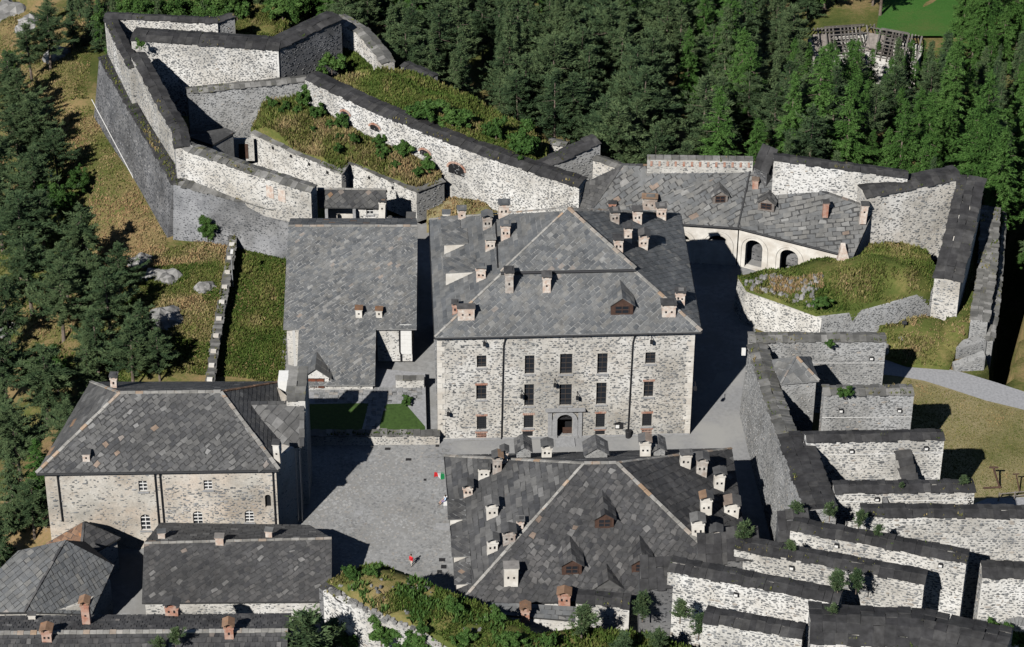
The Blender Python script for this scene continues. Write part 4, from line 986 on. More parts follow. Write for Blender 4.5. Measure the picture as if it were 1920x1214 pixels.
for x in (673, 711): chimney(hall, x, 597, plB, 0.85, 0.8, 1.3, 0.0, 'plain', 'plaster_white', 'slate_rust')
# hooded entrance
hd = dormer(hall, 593, 730, (G(593, 730, .95), plB[1]), 3.3, 2.0, 0.0, 'mortar_white', 'slate', win=True, depth=4.6, rr=0.8, closed='shutter_red', ov=0.35)

# ---- gatehouse-like small house behind the hall ------------------------------------------
cot = thing('cottage', 'small whitewashed stone house with slate roof tucked behind the hall ridge', 'building', G(660, 430, 3))
zc = 5.2
ra, rb_, ea, eb = G(595, 354, 9.6), G(724, 356, 9.6), G(598, 389, 6.9), G(724, 390, 6.9)
bk_a, bk_b = ra+V3(0, 3.4, -2.4), rb_+V3(0, 3.4, -2.4)
rfc = roof_under(cot, [[ea, eb, rb_, ra], [ra, rb_, bk_b, bk_a]], 'underlay_dark', 0.2); slates(rfc, [[ea, eb, rb_, ra]], 0.7, 0.6, 40, 'slate_mixed', 0); slates(rfc, [[ra, rb_, bk_b, bk_a]], 0.9, 0.6, 0, 'slate_mixed', 0)
ridge_line(rfc, [ra, rb_], 0.3, 0.12)
w0, w1 = with_z(lerp(ea, eb, 0.5)+V3(0, .5, 0), 0), with_z(eb+V3(-.2, .5, 0), 0)
op = uv_rect(w0, w1, 0, (687, 391, 700, 403)); wl, P, d_, n_ = facade(cot, w0, w1, 0, 6.8, [op], 'mortar_white', cover=0.35); window(cot, P, d_, n_, op, 'paint_white', 2, 2, bar=.07)
w2 = with_z(ea+V3(.6, 2.6, 0), 0); facade(cot, w2, w0+V3(0, 2.2, 0), 0, 6.8, [], 'plaster_white', stone=False); facade(cot, w1, w1+V3(0, 5, 0), 0, 6.8, [], 'mortar_pale', cover=.3)
chimney(cot, 716, 402, (G(716, 402, 6.0), V3(0, 0, 1)), 0.8, 0.8, 1.6, 0, 'flat', 'plaster_white')
b = MB()
for x in (612, 664): b.box(with_z(G(x, 392, 6.8), 0), (1, 0, 0), (0, 1, 0), zup, 0.4, 0.4, 6.7)
b.build('post', 'dressed_stone', cot)
# lean-to with white gable on its left
la, lb, lc, ld = G(553, 388, 7.2), G(592, 372, 8.6), G(586, 352, 8.6), G(552, 365, 7.2)
rl = roof_under(cot, [[la, lb, lc, ld]], 'underlay_dark', .15, 'lean_to_roof'); slates(rl, [[la, lb, lc, ld]], .7, .6, 0, 'slate_mixed', 0)
b = MB(); b.hexa([with_z(la+V3(.2, .2, 0), 0), with_z(lb+V3(-.1, .2, 0), 0), with_z(lc, 0), with_z(ld, 0)], [la-V3(-.2, -.2, .2), lb-V3(.1, -.2, .2), lc-V3(0, 0, .2), ld-V3(0, 0, .2)]); b.build('lean_to_wall', 'mortar_white', cot)
th = thing('gate_pillar', 'red brick pillar beside the dark gap at the hall ridge', 'pillar', G(771, 425, 4)); b = MB(); b.box(with_z(G(771, 425, 8.5), 0), (1, 0, 0), (0, 1, 0), zup, 1.1, 1.0, 10.2); b.build('shaft', 'brick_red', th); b = MB(); b.box(with_z(G(771, 425, 8.5), 10.2), (1, 0, 0), (0, 1, 0), zup, 1.3, 1.2, 0.25); b.build('cap', 'slate_mixed', th)
th = thing('gate_pillar', 'rounded whitewashed pillar beside the small house', 'pillar', G(732, 425, 4)); b = MB(); b.box(with_z(G(732, 425, 8), 0), (1, 0, 0), (0, 1, 0), zup, .9, .8, 9.2); b.build('shaft', 'mortar_white', th); b = MB(); b.tube(with_z(G(732, 425, 8), 9.2), with_z(G(732, 425, 8), 9.6), .5, .25, 8); b.build('cap', 'slate_mixed', th)

# ---- left barracks with arched lower windows ----------------------------------------------
EDz = 12.0
lbk = thing('barracks', 'cream stone barracks on the left with hipped slate roof and white arched windows', 'building', G(300, 1000))
c0, c1, c2, c3 = G(68, 888, EDz), G(523, 881, EDz), G(528, 716, EDz), G(170, 716, EDz)
rl0, rl1 = G(225, 737, 17.3), G(414, 735, 17.3)
fa2, fb2 = with_z(c0+V3(.8, .6, 0), 0), with_z(c1+V3(-.4, .6, 0), 0)
w_px = [(260, 902, 276, 922), (382, 901, 398, 919), (264, 965, 282, 995, .9), (362, 959, 380, 984, .9), (459, 957, 476, 980, .9), (497, 928, 508, 952, 1.0)]
ops = [uv_rect(fa2, fb2, 0, w) for w in w_px]
wl, P, d_, n_ = facade(lbk, fa2, fb2, 0, EDz-.1, ops, 'mortar_cream', cover=0.2, sw=.6, sh=.3, lo=.1, hi=.9)
L2 = np.linalg.norm(fb2-fa2)
for i, w in enumerate(ops):
    if i < 5: window(lbk, P, d_, n_, w, 'paint_white', 2, 3 if i < 2 else 4, bar=.09, depth=.28)
    else: b = MB(); b.box(P((w[0]+w[1])/2, w[2], .35), d_, n_, zup, w[1]-w[0]+.2, .05, w[3]-w[2]); b.build('niche', 'dark_void', lbk)
# exposed rubble on the right half of this facade
stones(wl, [[P(L2*.5, 1.0), P(L2, 1.0), P(L2, 9.6), P(L2*.5, 9.6)]], .62, .3, .55, [[P(o_[0], o_[2]), P(o_[1], o_[2]), P(o_[1], o_[3]), P(o_[0], o_[3])] for o_ in ops], 'stone', 120, lo=.25, hi=1)
for ux, zb_ in ((0.055, 4.5), (.475, .2), (.497, .2), (.985, .2)): downpipe(lbk, P, [(L2*ux, EDz-.2, -.4), (L2*ux, EDz-1, -.14), (L2*ux+.05, zb_, -.14)])
facade(lbk, with_z(c3+V3(.6, -.6, 0), 0), fa2, 0, EDz-.1, [], 'mortar_cream', cover=.2); facade(lbk, fb2, with_z(c2+V3(-.5, -.5, 0), 0), 0, EDz-.1, [], 'mortar_cream', cover=.2)
faces = [[c0, c1, rl1], [c0, rl1, rl0], [c1, c2, rl1], [c2, c3, rl0], [c2, rl0, rl1], [c3, c0, rl0]]
rf = roof_under(lbk, faces, 'underlay_dark', .22)
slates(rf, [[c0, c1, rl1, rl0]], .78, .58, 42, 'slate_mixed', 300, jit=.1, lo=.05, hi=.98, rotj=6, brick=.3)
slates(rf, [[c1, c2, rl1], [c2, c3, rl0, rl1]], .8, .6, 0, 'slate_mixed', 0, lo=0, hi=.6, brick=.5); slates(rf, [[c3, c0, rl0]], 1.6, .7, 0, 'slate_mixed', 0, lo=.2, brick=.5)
ridge_line(rf, [c0, rl0, rl1, c1], .42, .14); ridge_line(rf, [rl0, c3], .4, .14); ridge_line(rf, [rl1, c2], .35, .12, 'slate_rust')
b = MB(); b.tube(c0-V3(0, 0, .2), c1-V3(0, 0, .2), .12, .12, 6); b.build('gutter', 'iron_dark', lbk)
plD = planar(c0, c1, rl1)
chimney(lbk, 162, 867, plD, .95, .8, 1.2, 0, 'plain', capmat='slate_mixed'); chimney(lbk, 213, 728, planar(c2, c3, rl0), .8, .8, 1.1, 0, 'gable')
# right wing of it, slope of large slabs, its right wall in shade
wing = thing('wing', 'narrow wing with large pale slabs on its roof, right of the left barracks', 'building', G(530, 900))
y0_, y1_ = G(470, 757, 15.0), G(566, 755, 15.0); e0_, e1_ = G(525, 838, 11.5), G(566, 838, 11.5)
ql = G(470, 760, 15.0)
rw = roof_under(wing, [[e0_, e1_, y1_, y0_]], 'underlay_dark', .2); slates(rw, [[e0_, e1_, y1_, y0_]], 1.3, .9, 50, 'slate_mixed', 60, lo=.4, hi=1, jit=.1)
ridge_line(rw, [y0_, y1_], .5, .15, 'slate_mixed'); ridge_line(rw, [e1_, y1_], .6, .12, 'slate_mixed')
f0, f1 = with_z(e0_+V3(.2, .3, 0), 0), with_z(e1_+V3(-.3, .3, 0), 0); g1 = with_z(y1_+V3(-.3, 0, 0), 0); g0 = with_z(y0_, 0)
rg = [with_z(fb2+V3(-.6, .8, 0), 0), with_z(f1+V3(-.2, .3, 0), 0), with_z(g1+V3(-.2, -.2, 0), 0), with_z(c2+V3(-1.2, 0, 0), 0)]; b = MB(); b.hexa(rg, [with_z(p_, z_) for p_, z_ in zip(rg, (11.95, 11.4, 14.6, 11.95))]); b.build('light_leak_filler', 'mortar_cream', wing)  # hidden filler added to stop sunlight leaking between barracks and wing
b = MB(); b.poly([f0, f1, with_z(f1, 11.3), with_z(f0, 11.3)]); b.poly([f1, g1, with_z(g1, 14.7), with_z(f1, 11.3)]); b.poly([g1, g0, with_z(g0, 14.7), with_z(g1, 14.7)]); b.build('wall', 'mortar_cream', wing)
b = MB()
for q_ in (lerp(f0, f1, .75), lerp(f0, f1, .96)): b.tube(with_z(q_+V3(0, -.12, 0), 0.2), with_z(q_+V3(0, -.12, 0), 10.8), .1, .1, 6)
b.build('downpipe', 'metal_grey', wing)
tw = with_z(G(537, 752, 15.5), 0); b = MB(); b.hexa([tw+V3(0, 0, 0), tw+V3(2.2, 0, 0), tw+V3(2.2, 5.5, 0), tw+V3(0, 5.5, 0)], [tw+V3(0, 0, 15.6), tw+V3(2.2, 0, 15.6), tw+V3(2.2, 5.5, 16.2), tw+V3(0, 5.5, 16.2)]); b.build('stair_turret', 'mortar_pale', wing)
coping(wing, [tw+V3(0, 0, 15.65), tw+V3(2.2, 0, 15.65)], [tw+V3(0, 5.5, 16.25), tw+V3(2.2, 5.5, 16.25)], 'coping_pale', cl=1.1, rows=5, crown=.1)
pw = with_z(G(528, 700, 14), 0); b = MB(); b.box(pw+V3(.4, 0, 0), (1, 0, 0), (0, 1, 0), zup, 1.6, 2.2, 13.6); b.build('white_pier', 'paint_white', wing)
chimney(wing, 520, 868, (G(520, 868, 12), V3(0, 0, 1)), .8, .8, 2.4, 0, 'plain', capmat='slate_dark')

# ---- low outbuildings at the bottom left --------------------------------------------------
shd = thing('outbuilding', 'low long outbuilding with dark patched slate roof in front of the left barracks', 'building', G(440, 1145))
e0_, e1_ = G(266, 1131, 3.4), G(622, 1128, 3.4); y0_, y1_ = G(270, 1019, 6.9), G(622, 1010, 6.9); b0_, b1_ = G(300, 981, 4.2), G(580, 985, 4.2)
rf = roof_under(shd, [[e0_, e1_, y1_], [e0_, y1_, y0_], [y0_, y1_, b1_], [y0_, b1_, b0_]], 'underlay_dark', .2)
slates(rf, [[e0_, e1_, y1_], [e0_, y1_, y0_]], .75, .55, 36, 'slate_dark', 300, jit=.1, lo=.1, hi=.97, rotj=8, brick=.5); slates(rf, [[y0_, y1_, b1_], [y0_, b1_, b0_]], .9, .6, 0, 'slate_mixed', 60, lo=.2, hi=.7, brick=.5)
ridge_line(rf, [y0_, y1_], .3, .12)
f0, f1 = with_z(e0_+V3(.3, .4, 0), 0), with_z(e1_+V3(-.3, .4, 0), 0)
facade(shd, f0, f1, 0, 3.2, [], 'mortar_white', cover=.4); b = MB(); g1, g0 = with_z(b1_+V3(-.3, -.3, 0), 0), with_z(b0_+V3(.3, -.3, 0), 0); b.poly([f1, g1, with_z(g1, 4), with_z(y1_+V3(-.3, 0, 0), 6.7), with_z(f1, 3.2)]); b.build('gable', 'mortar_pale', shd); b = MB(); b.poly([g0, f0, with_z(f0, 3.2), with_z(y0_+V3(.3, 0, 0), 6.7), with_z(g0, 4)]); b.build('gable', 'mortar_pale', shd)
plE = planar(y0_, y1_, b1_); plE2 = planar(e0_, e1_, y1_)
chimney(shd, 303, 1012, plE, .8, .7, .9, 0, 'plain', capmat='slate', hole=False); chimney(shd, 412, 1026, plE2, .95, .8, 1.2, 0, 'plain', capmat='slate', hole=False); chimney(shd, 504, 1009, plE, .75, .7, .8, 0, 'plain', capmat='slate', hole=False)
# rusty pyramid
pyr = thing('pavilion', 'small pavilion with rusty lichen-covered pyramid roof beside the cream facade', 'building', G(150, 1060))
a_, l_, f_, r_ = G(157, 979, 7.4), G(85, 1021, 4.8), G(150, 1052, 4.8), G(226, 1009, 4.8); k_ = l_+r_-f_
rf = roof_under(pyr, [[l_, f_, a_], [f_, r_, a_], [r_, k_, a_], [k_, l_, a_]], 'underlay_dark', .2); slates(rf, [[l_, f_, a_]], .7, .6, 0, 'slate_rust', 40, brick=.5); slates(rf, [[f_, r_, a_], [r_, k_, a_], [k_, l_, a_]], .7, .6, 0, 'slate_dark', 0, brick=.5)
ridge_line(rf, [f_, a_], .3, .1, 'slate_dark'); b = MB(); cc = (l_+r_)/2; rg = [with_z(lerp(p, cc, .1), -1) for p in (l_, f_, r_, k_)]; b.hexa(rg, [with_z(p, 4.7) for p in rg]); b.build('wall', 'mortar_pale', pyr)
# diamond hip roof
dia = thing('pavilion', 'corner pavilion with two-toned slate hip roof at the bottom left edge', 'building', G(100, 1200))
a_, r_, f_, l_ = G(123, 1013, 11.0), G(214, 1060, 7.0), G(46, 1148, 6.0), G(-70, 1150, 6.0); pl1, pl2 = planar(a_, f_, l_), planar(a_, f_, r_); k_ = on_plane(34, 1033, *pl1); f2 = on_plane(172, 1152, *pl2); kr = G(160, 1016, 7.0); l2 = on_plane(-30, 1095, *pl1)
rf = roof_under(dia, [[f_, f2, r_, a_], [l_, f_, a_, k_, l2], [r_, kr, a_]], 'underlay_dark', .2)
slates(rf, [[l_, f_, a_, k_, l2]], .8, .52, 40, 'slate', 120, lo=.25, hi=.9); slates(rf, [[f_, f2, r_, a_]], .42, .7, 12, 'slate', 150, lo=0, hi=.75)
ridge_line(rf, [f_, a_], .28, .12, 'slate_dark'); b = MB(); cc = (l_+r_)/2; rg = [with_z(lerp(p, cc, .07), -2) for p in (l_, f_, f2, r_, kr, k_)]; b.hexa(rg, [with_z(p, 5.0) for p in rg]); b.build('wall', 'mortar_pale', dia)

# ---- roofed curtain wall along the bottom left edge ---------------------------------------
cw = thing('roofed_wall', 'long slate-roofed wall walk with lichen-capped chimneys along the bottom left edge', 'wall', G(250, 1260))
zr = 13.0
a0, a1 = G(-30, 1188, zr), G(540, 1183, zr); b0, b1 = a0+V3(0, 4.6, -1.6), a1+V3(0, 4.6, -1.6); f0, f1 = a0+V3(0, -4.5, -2.2), a1+V3(0, -4.5, -2.2)
rf = roof_under(cw, [[a0, a1, b1, b0], [f0, f1, a1, a0]], 'underlay_dark', .25)
slates(rf, [[a0, a1, b1, b0]], .55, .62, 0, 'slate_dark', 150, lo=.1, hi=.8, brick=.5, tilt=.12, jit=.06); slates(rf, [[f0, f1, a1, a0]], .55, .62, 0, 'slate_dark', 150, lo=.1, hi=.85, brick=.5, tilt=.12, jit=.06)
ridge_line(rf, [a0, a1], .5, .16, 'ridge_tile', .7)
b = MB(); rg = [with_z(p, -1) for p in (f0+V3(0, .3, 0), f1+V3(-.3, .3, 0), b1+V3(-.3, -.3, 0), b0+V3(0, -.3, 0))]; b.hexa(rg, [p+V3(0, 0, 11.4) for p in rg]); b.build('masonry', 'mortar_pale', cw)
plH, plHf = planar(a0, a1, b1), planar(f0, f1, a1)
chimney(cw, 162, 1172, plH, .95, .8, 2.3, 0, 'gable', 'brick_red', 'slate_rust'); chimney(cw, 88, 1206, plHf, 1.1, .9, 1.4, 0, 'gable', 'brick_red', 'slate_rust'); chimney(cw, 322, 1156, plH, 1.4, .9, 1.0, 0, 'gable', 'brick_red', 'slate_dark'); chimney(cw, 430, 1200, plHf, .9, .9, 1.6, 0, 'gable', 'brick_red', 'slate_rust'); chimney(cw, 60, 1163, plH, .7, .6, .6, 0, 'plain', hole=False)
# ---- officers' pavilion in the lower centre ------------------------------------------------
pav_ = thing('pavilion', 'wide pavilion with dark rough slate hip roof crowded with white chimneys, lower centre', 'building', G(1100, 1180))
EZ = 9.0
BL, BR = G(834, 855, EZ), G(1372, 841, EZ); dI = unit(BR-BL); nI = np.cross(dI, (0, 0, 1)); angI = math.atan2(dI[1], dI[0]); DI = 27.0
FL, FR = BL+nI*DI+dI*0.6, BR+nI*DI-dI*0.6
r0, r1 = G(1095, 869, 17.0), G(1156, 868, 17.0)
faces = [[FL, FR, r1], [FL, r1, r0], [FR, BR, r1], [BR, BL, r0], [BR, r0, r1], [BL, FL, r0]]
rf = roof_under(pav_, faces, 'underlay_dark', .22)
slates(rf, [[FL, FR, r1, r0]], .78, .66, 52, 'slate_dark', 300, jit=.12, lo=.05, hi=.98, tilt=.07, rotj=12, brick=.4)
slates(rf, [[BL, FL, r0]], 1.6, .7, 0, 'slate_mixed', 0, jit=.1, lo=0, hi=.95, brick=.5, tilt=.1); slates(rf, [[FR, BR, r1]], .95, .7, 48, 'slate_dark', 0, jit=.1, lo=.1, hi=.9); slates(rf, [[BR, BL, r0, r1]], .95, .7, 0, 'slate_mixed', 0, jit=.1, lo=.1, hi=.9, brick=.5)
ridge_line(rf, [FL, r0], .34, .12); ridge_line(rf, [r0, r1], .4, .12); ridge_line(rf, [r1, FR], .42, .14); ridge_line(rf, [BL, r0], .36, .12, 'ridge_tile'); ridge_line(rf, [BR, r1], .3, .1)
gl = [with_z(lerp(p, (FL+BR)/2, .03), 0) for p in (FL, FR, BR, BL)]
for i in range(4): facade(pav_, gl[i], gl[(i+1) % 4], 0, EZ-.2, [], 'mortar_pale', cover=.3)
b = MB(); b.tube(BL-V3(0, 0, .2), FL-V3(0, 0, .2), .13, .13, 6); b.build('gutter', 'iron_dark', pav_)
pF, pL, pR, pB = planar(FL, FR, r1), planar(BL, FL, r0), planar(FR, BR, r1), planar(BR, BL, r0)
for a in ((932, 888, 1.15, 1.0, 2.0), (946, 870, .8, .8, 1.5), (907, 898, 1.4, 1.1, 1.4), (878, 932, 1.2, 1.0, 1.4), (923, 973, 1.6, 1.1, 1.7), (955, 1021, 1.5, 1.2, 1.5), (923, 1038, 1.5, 1.1, 1.4), (975, 995, .75, .7, 1.2)):
    chimney(pav_, a[0], a[1], pL, a[2]*.9, a[3]*.9, a[4]*.9, angI, 'gable', 'plaster_white' if a[2] > 1.3 else 'plaster_chimney', 'slate_mixed')
chimney(pav_, 958, 1101, pF, 1.5, 1.2, 2.2, angI, 'gable', 'plaster_white', 'slate_mixed')
for a in ((1285, 878, 1.5, 1.0, 2.2), (1315, 893, 1.6, 1.1, 2.0), (1348, 920, 1.3, 1.1, 2.4), (1324, 966, 1.5, 1.1, 2.2), (1371, 968, 2.0, 1.3, 1.2), (1309, 1011, 1.6, 1.1, 2.6), (1341, 1022, 1.5, 1.1, 1.5)):
    chimney(pav_, a[0], a[1], pR, a[2]*.88, a[3]*.9, a[4]*.85, angI, 'gable', 'plaster_white', 'slate_mixed')
for a in ((1025, 859, 1.1, 1.0, 1.5), (1210, 857, 1.3, 1.0, 1.9)):
    chimney(pav_, a[0], a[1], pB, a[2], a[3], a[4], angI, 'gable', 'plaster_white', 'slate_mixed')
for a in ((982, 857, 1.6, .9), (1118, 865, 2.5, 1.1), (1236, 857, 1.3, 1.0)):
    dormer(pav_, a[0], a[1], (G(a[0], a[1], 13.2), pB[1]), a[2], a[3], angI, 'mortar_grey', 'slate_mixed', win=False, depth=2.5, rr=.7)
for a in ((1133, 991, 2.1, 1.5), (1072, 1078, 2.2, 1.5), (1203, 1074, 2.2, 1.4)): dormer(pav_, a[0], a[1], pF, a[2], a[3], angI, 'wood_brown', 'slate_dark', rr=.7, ov=.3)
dormer(pav_, 1140, 1104, pF, 3.0, .25, angI, 'slate_mixed', 'slate_dark', win=False, rr=.8, depth=2.5)
for a in ((844, 986, .9), (851, 1056, .9), (856, 1106, .8)): shed(pav_, a[0], a[1], pL, 4, 3.4, a[2], 'slate_mixed', ang=angI)

# ---- arcaded building (upper right) --------------------------------------------------------
arc = thing('arcaded_building', 'bent building with broad slate roof over a white arcade, upper right', 'building', G(1385, 520))
e0, e1, e2 = G(1100, 408, 6.5), G(1384, 427, 6.5), G(1600, 482, 6.5)
t0, t1, t2 = G(1168, 309, 12.2), G(1408, 315, 12.2), G(1640, 392, 10.2)
lw0, lw1 = G(1068, 398, 6.5), G(1076, 352, 9.6)
rf = roof_under(arc, [[e0, e1, t1], [e0, t1, t0], [e1, e2, t2], [e1, t2, t1], [lw0, e0, t0], [lw0, t0, lw1]], 'underlay_dark', .22)
slates(rf, [[e1, e2, t2], [e1, t2, t1]], 1.15, .68, 22, 'slate', 300, lo=.35, hi=.97, jit=.1, rotj=5, brick=.4)
slates(rf, [[e0, e1, t1], [e0, t1, t0]], 1.05, .68, 35, 'slate', 0, lo=.35, hi=.97, jit=.1, rotj=5, brick=.4); slates(rf, [[lw0, e0, t0], [lw0, t0, lw1]], .8, .6, 0, 'slate_mixed', 0, lo=.2, hi=.8, brick=.5)
ridge_line(rf, [t0, e0], .3, .1, 'slate_mixed'); ridge_line(rf, [t0, t1], .35, .12, 'slate_mixed'); ridge_line(rf, [t1, t2], .35, .12, 'slate_mixed')
b = MB(); b.tube(e1+V3(0, 0, .08), t1+V3(0, 0, .08), .13, .13, 6); b.tube(e0-V3(0, 0, .15), e1-V3(0, 0, .15), .14, .14, 6); b.tube(e1-V3(0, 0, .15), e2-V3(0, 0, .15), .14, .14, 6); b.build('gutter', 'iron_dark', arc)
def inset(p, q, k=.5):
    d = unit(q-p); n = np.cross(d, (0, 0, 1)); return -n*k
f0, f1 = with_z(e0+inset(e0, e1), 0), with_z(e1+inset(e0, e1), 0)
ops = [uv_rect(f0, f1, 0, r_) for r_ in ((1326, 442, 1364, 456, 1.0), (1262, 440, 1293, 455, 1.0), (1210, 438, 1248, 454, 1.0))]
ops = [(o_[0], o_[1], o_[2], o_[3], .85) for o_ in ops]
wl, P, d_, n_ = facade(arc, f0, f1, 0, 6.3, ops, 'plaster_white', stone=False, depth=.8)
def archivolt(P, d_, n_, o_, legs=True):
    b = MB(); uc = (o_[0]+o_[1])/2; hw = (o_[1]-o_[0])/2+.55; ri = (o_[3]-o_[2]) if not legs else hw; zc = o_[3]-hw*.85+.0 if legs else o_[2]
    K = 14
    for i in range(K):
        q = []
        for r, a in ((hw, math.pi*i/K), (hw+.28, math.pi*i/K), (hw+.28, math.pi*(i+1)/K), (hw, math.pi*(i+1)/K)): q.append(P(uc-r*math.cos(a), zc+(r+.25)*math.sin(a)*.95, -.01))
        b.hexa(q[::-1], [p+n_*.12 for p in q][::-1])
    for s in (-1, 1): b.box(P(uc+s*(hw+.14), 0, -.06), d_, n_, zup, .28, .12, zc)
    b.build('archivolt', 'plaster_white', arc)
    b = MB(); b.box(P(uc, max(.02, o_[2]-.2), 2.4), d_, n_, zup, 2*hw+3.6, .1, o_[3]-o_[2]+.8); b.build('arch_shade_panel', 'mortar_dark', arc)  # dark panel behind the arch puts the arcade's inner shade into colour
for o_ in ops: archivolt(P, d_, n_, o_)
f2, f3 = with_z(e1+inset(e1, e2), 0), with_z(e2+inset(e1, e2), 0)
ops = [uv_rect(f2, f3, 0, r_) for r_ in ((1397, 451, 1429, 505, .9), (1462, 469, 1496, 515, .9))]
ops = [(o_[0], o_[1], max(.05, o_[2]), o_[3], .9) for o_ in ops]
wl, P, d_, n_ = facade(arc, f2, f3, 0, 6.3, ops, 'plaster_white', stone=False, depth=.8)
for o_ in ops: archivolt(P, d_, n_, o_)
b = MB(); q = [f0, f1, f3, with_z(t2, 0), with_z(t1, 0), with_z(t0, 0)]
b.poly([f0, with_z(f0, 6.3), with_z(t0+V3(0, .3, 0), 11.8), with_z(t0+V3(0, .3, 0), 0)]); b.poly([with_z(t0, 0), with_z(t1, 0), with_z(t1, 11.9), with_z(t0, 11.9)]); b.poly([with_z(t1, 0), with_z(t2, 0), with_z(t2, 9.9), with_z(t1, 11.9)]); b.poly([f3, with_z(t2, 0), with_z(t2, 9.9), with_z(f3, 6.3)]); b.build('back_wall', 'mortar_pale', arc)
plJ1, plJ2 = planar(e0, e1, t1), planar(e1, e2, t1)
dormer(arc, 1350, 382, plJ1, 2.0, 1.3, .05, 'wood_grey', 'slate_mixed', rr=.7); dormer(arc, 1436, 395, plJ2, 2.2, 1.2, -.25, 'wood_grey', 'slate_mixed', rr=.7)
for a in ((1416, 354, plJ2), (1548, 400, plJ2)): chimney(arc, a[0], a[1], a[2], .8, .7, 1.3, 0, 'plain', 'brick_red', hole=False)
chimney(arc, 1217, 395, plJ1, 2.0, 1.0, 1.4, 0, 'flat', 'plaster_chimney', 'slate_mixed'); chimney(arc, 1148, 394, plJ1, .9, .8, 1.0, 0, 'plain', 'brick_red')
chimney(arc, 1619, 410, plJ2, .9, .8, 2.0, 0, 'plain')

# ================================================================== FORT WALLS, RIGHT SIDE
fw = fort_wall
cr, cp_, cb_ = fw('battlement_wall', 'low pale parapet pierced by a row of narrow slots behind the arcaded roof', [(1214, 300, 13.5), (1412, 303, 13.5)], 6, 1.0, 'mortar_white', cop=None, cover=.3)
for k in range(13):
    p = lerp(cp_[0], cp_[1], (k+.5)/13); d = unit(cp_[1]-cp_[0]); b = MB(); b.box(with_z(p, 12.55)-V3(0, .02, 0), d, np.cross(d, (0, 0, 1)), zup, .3, .1, .75); b.build('slot', 'brick_red', cr)
    b = MB(); b.box(with_z(lerp(cp_[0], cp_[1], (k+.5)/13), 13.5)+V3(0, .5, 0), d, np.cross(d, (0, 0, 1)), zup, 1.15, 1.0, .22, random.uniform(.4, 1)); b.build('coping_slab', 'coping_pale', cr)
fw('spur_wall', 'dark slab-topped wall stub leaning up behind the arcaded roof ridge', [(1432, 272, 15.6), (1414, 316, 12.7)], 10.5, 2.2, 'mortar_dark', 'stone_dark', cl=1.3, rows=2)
fw('curtain_wall', 'pale rubble curtain wall behind the right half of the arcaded roof', [(1451, 301, 15.5), (1702, 334, 14.0)], 4, 1.6, 'mortar_white', cover=.55, cl=1.3, nobj=60)
fw('bastion_wall', 'bastion wall with broad dark slab top meeting the tall right corner', [(1624, 372, 12.5), (1803, 336, 13.5)], 1, 3.2, 'mortar_pale', cover=.6, cl=1.2, nobj=60, rows=3, crown=.4)
fw('bastion_wall', 'long bastion wall with dark slab top running toward the camera on the far right', [(1798, 330, 13.5), (1776, 430, 11.5), (1752, 522, 8.5)], -4, 3.4, 'mortar_pale', cover=.6, cl=1.2, rows=3, crown=.3)
# ruined arch stub and buttress near it
st, _, _ = fw('ruined_pier', 'rounded rubble pier with a shadowed archway inside the right bastion', [(1657, 424, 7.5), (1700, 430, 6.5)], 1, 2.2, 'mortar_grey', cop=None, cover=.5); 
fw('low_wall', 'low grassy-topped rubble wall inside the right bastion', [(1700, 446, 4.0), (1772, 440, 4.0)], 0, 1.0, 'mortar_grey', cop='coping_pale', cover=.5)
mnd = [G(*p) for p in ((1383, 518, 5.0), (1400, 545, 5.0), (1470, 566, 5.2), (1530, 590, 5.2), (1600, 583, 5.2), (1680, 562, 5.2), (1745, 545, 5.4), (1760, 520, 5.6), (1740, 470, 5.0), (1690, 455, 4.6), (1640, 452, 5.0), (1570, 478, 5.0), (1480, 502, 5.0))]
ctl = [G(1640, 490, 8.6), G(1590, 510, 8.0), G(1690, 500, 8.0), G(1540, 535, 6.6), G(1450, 525, 5.9)]
mo, zf = patch('grass_mound', mnd, ctl, 'turf', amp=.25, skirt=4); tag(mo, 'grassy earth mound on the curved bastion beside the arcade', 'mound')
pm_ = scatter_in(mnd, 8000, zf); tufts('grass', pm_, h=(.12, .38), dry=.38, parent=mo, var=.5)
rs_ = MB()
for q in scatter_in([G(*p) for p in ((1390, 530, 5), (1440, 512, 6), (1545, 520, 6.3), (1530, 580, 5.4), (1470, 562, 5.2), (1410, 545, 5))], 130, zf):
    s_ = random.uniform(.15, .55); ring = [q+V3(math.cos(a)*s_*random.uniform(.6, 1), math.sin(a)*s_*random.uniform(.6, 1), -.05) for a in np.linspace(0, 6.28, 6)[:-1]]; rs_.hexa(ring, [lerp(r_, with_z(q, r_[2]), .3)+V3(0, 0, s_*random.uniform(.5, 1)) for r_ in ring], random.uniform(.3, 1), bottom=False)
o = rs_.build('loose_rubble', 'rock', mo); o['kind'] = 'stuff'
# dry reeds on it
rp = [G(*p) for p in ((1440, 520, 6), (1540, 518, 6.4), (1545, 545, 6.2), (1450, 548, 5.7))]
tufts('dry_reeds', scatter_in(rp, 500, zf), h=(.3, .8), dry=.98, parent=mo, var=.1, w=.06)
fw('bastion_wall', 'curved broken-topped rubble wall under the grass mound', [(1384, 522, 4.8), (1400, 548, 4.8), (1462, 572, 4.7), (1541, 598, 4.9)], 0, 1.4, 'mortar_white', cop=None, cover=.62, batter=.5, sw=.5, sh=.28)
tb, tp_, _ = fw('bastion_wall', 'straight rubble wall holding the right side of the grass mound', [(1541, 598, 4.9), (1660, 572, 5.0), (1758, 540, 5.4), (1790, 530, 6.5)], 0, 1.2, 'mortar_grey', cop=None, cover=.65, batter=.3, sw=.5, sh=.28)
b = MB(); q = G(1719, 573, 2.6); b.box(q, unit(tp_[2]-tp_[1]), (0, 0, 1), unit(np.cross(unit(tp_[2]-tp_[1]), (0, 0, 1))), .55, .9, .6); b.build('white_notice', 'paint_white', tb)
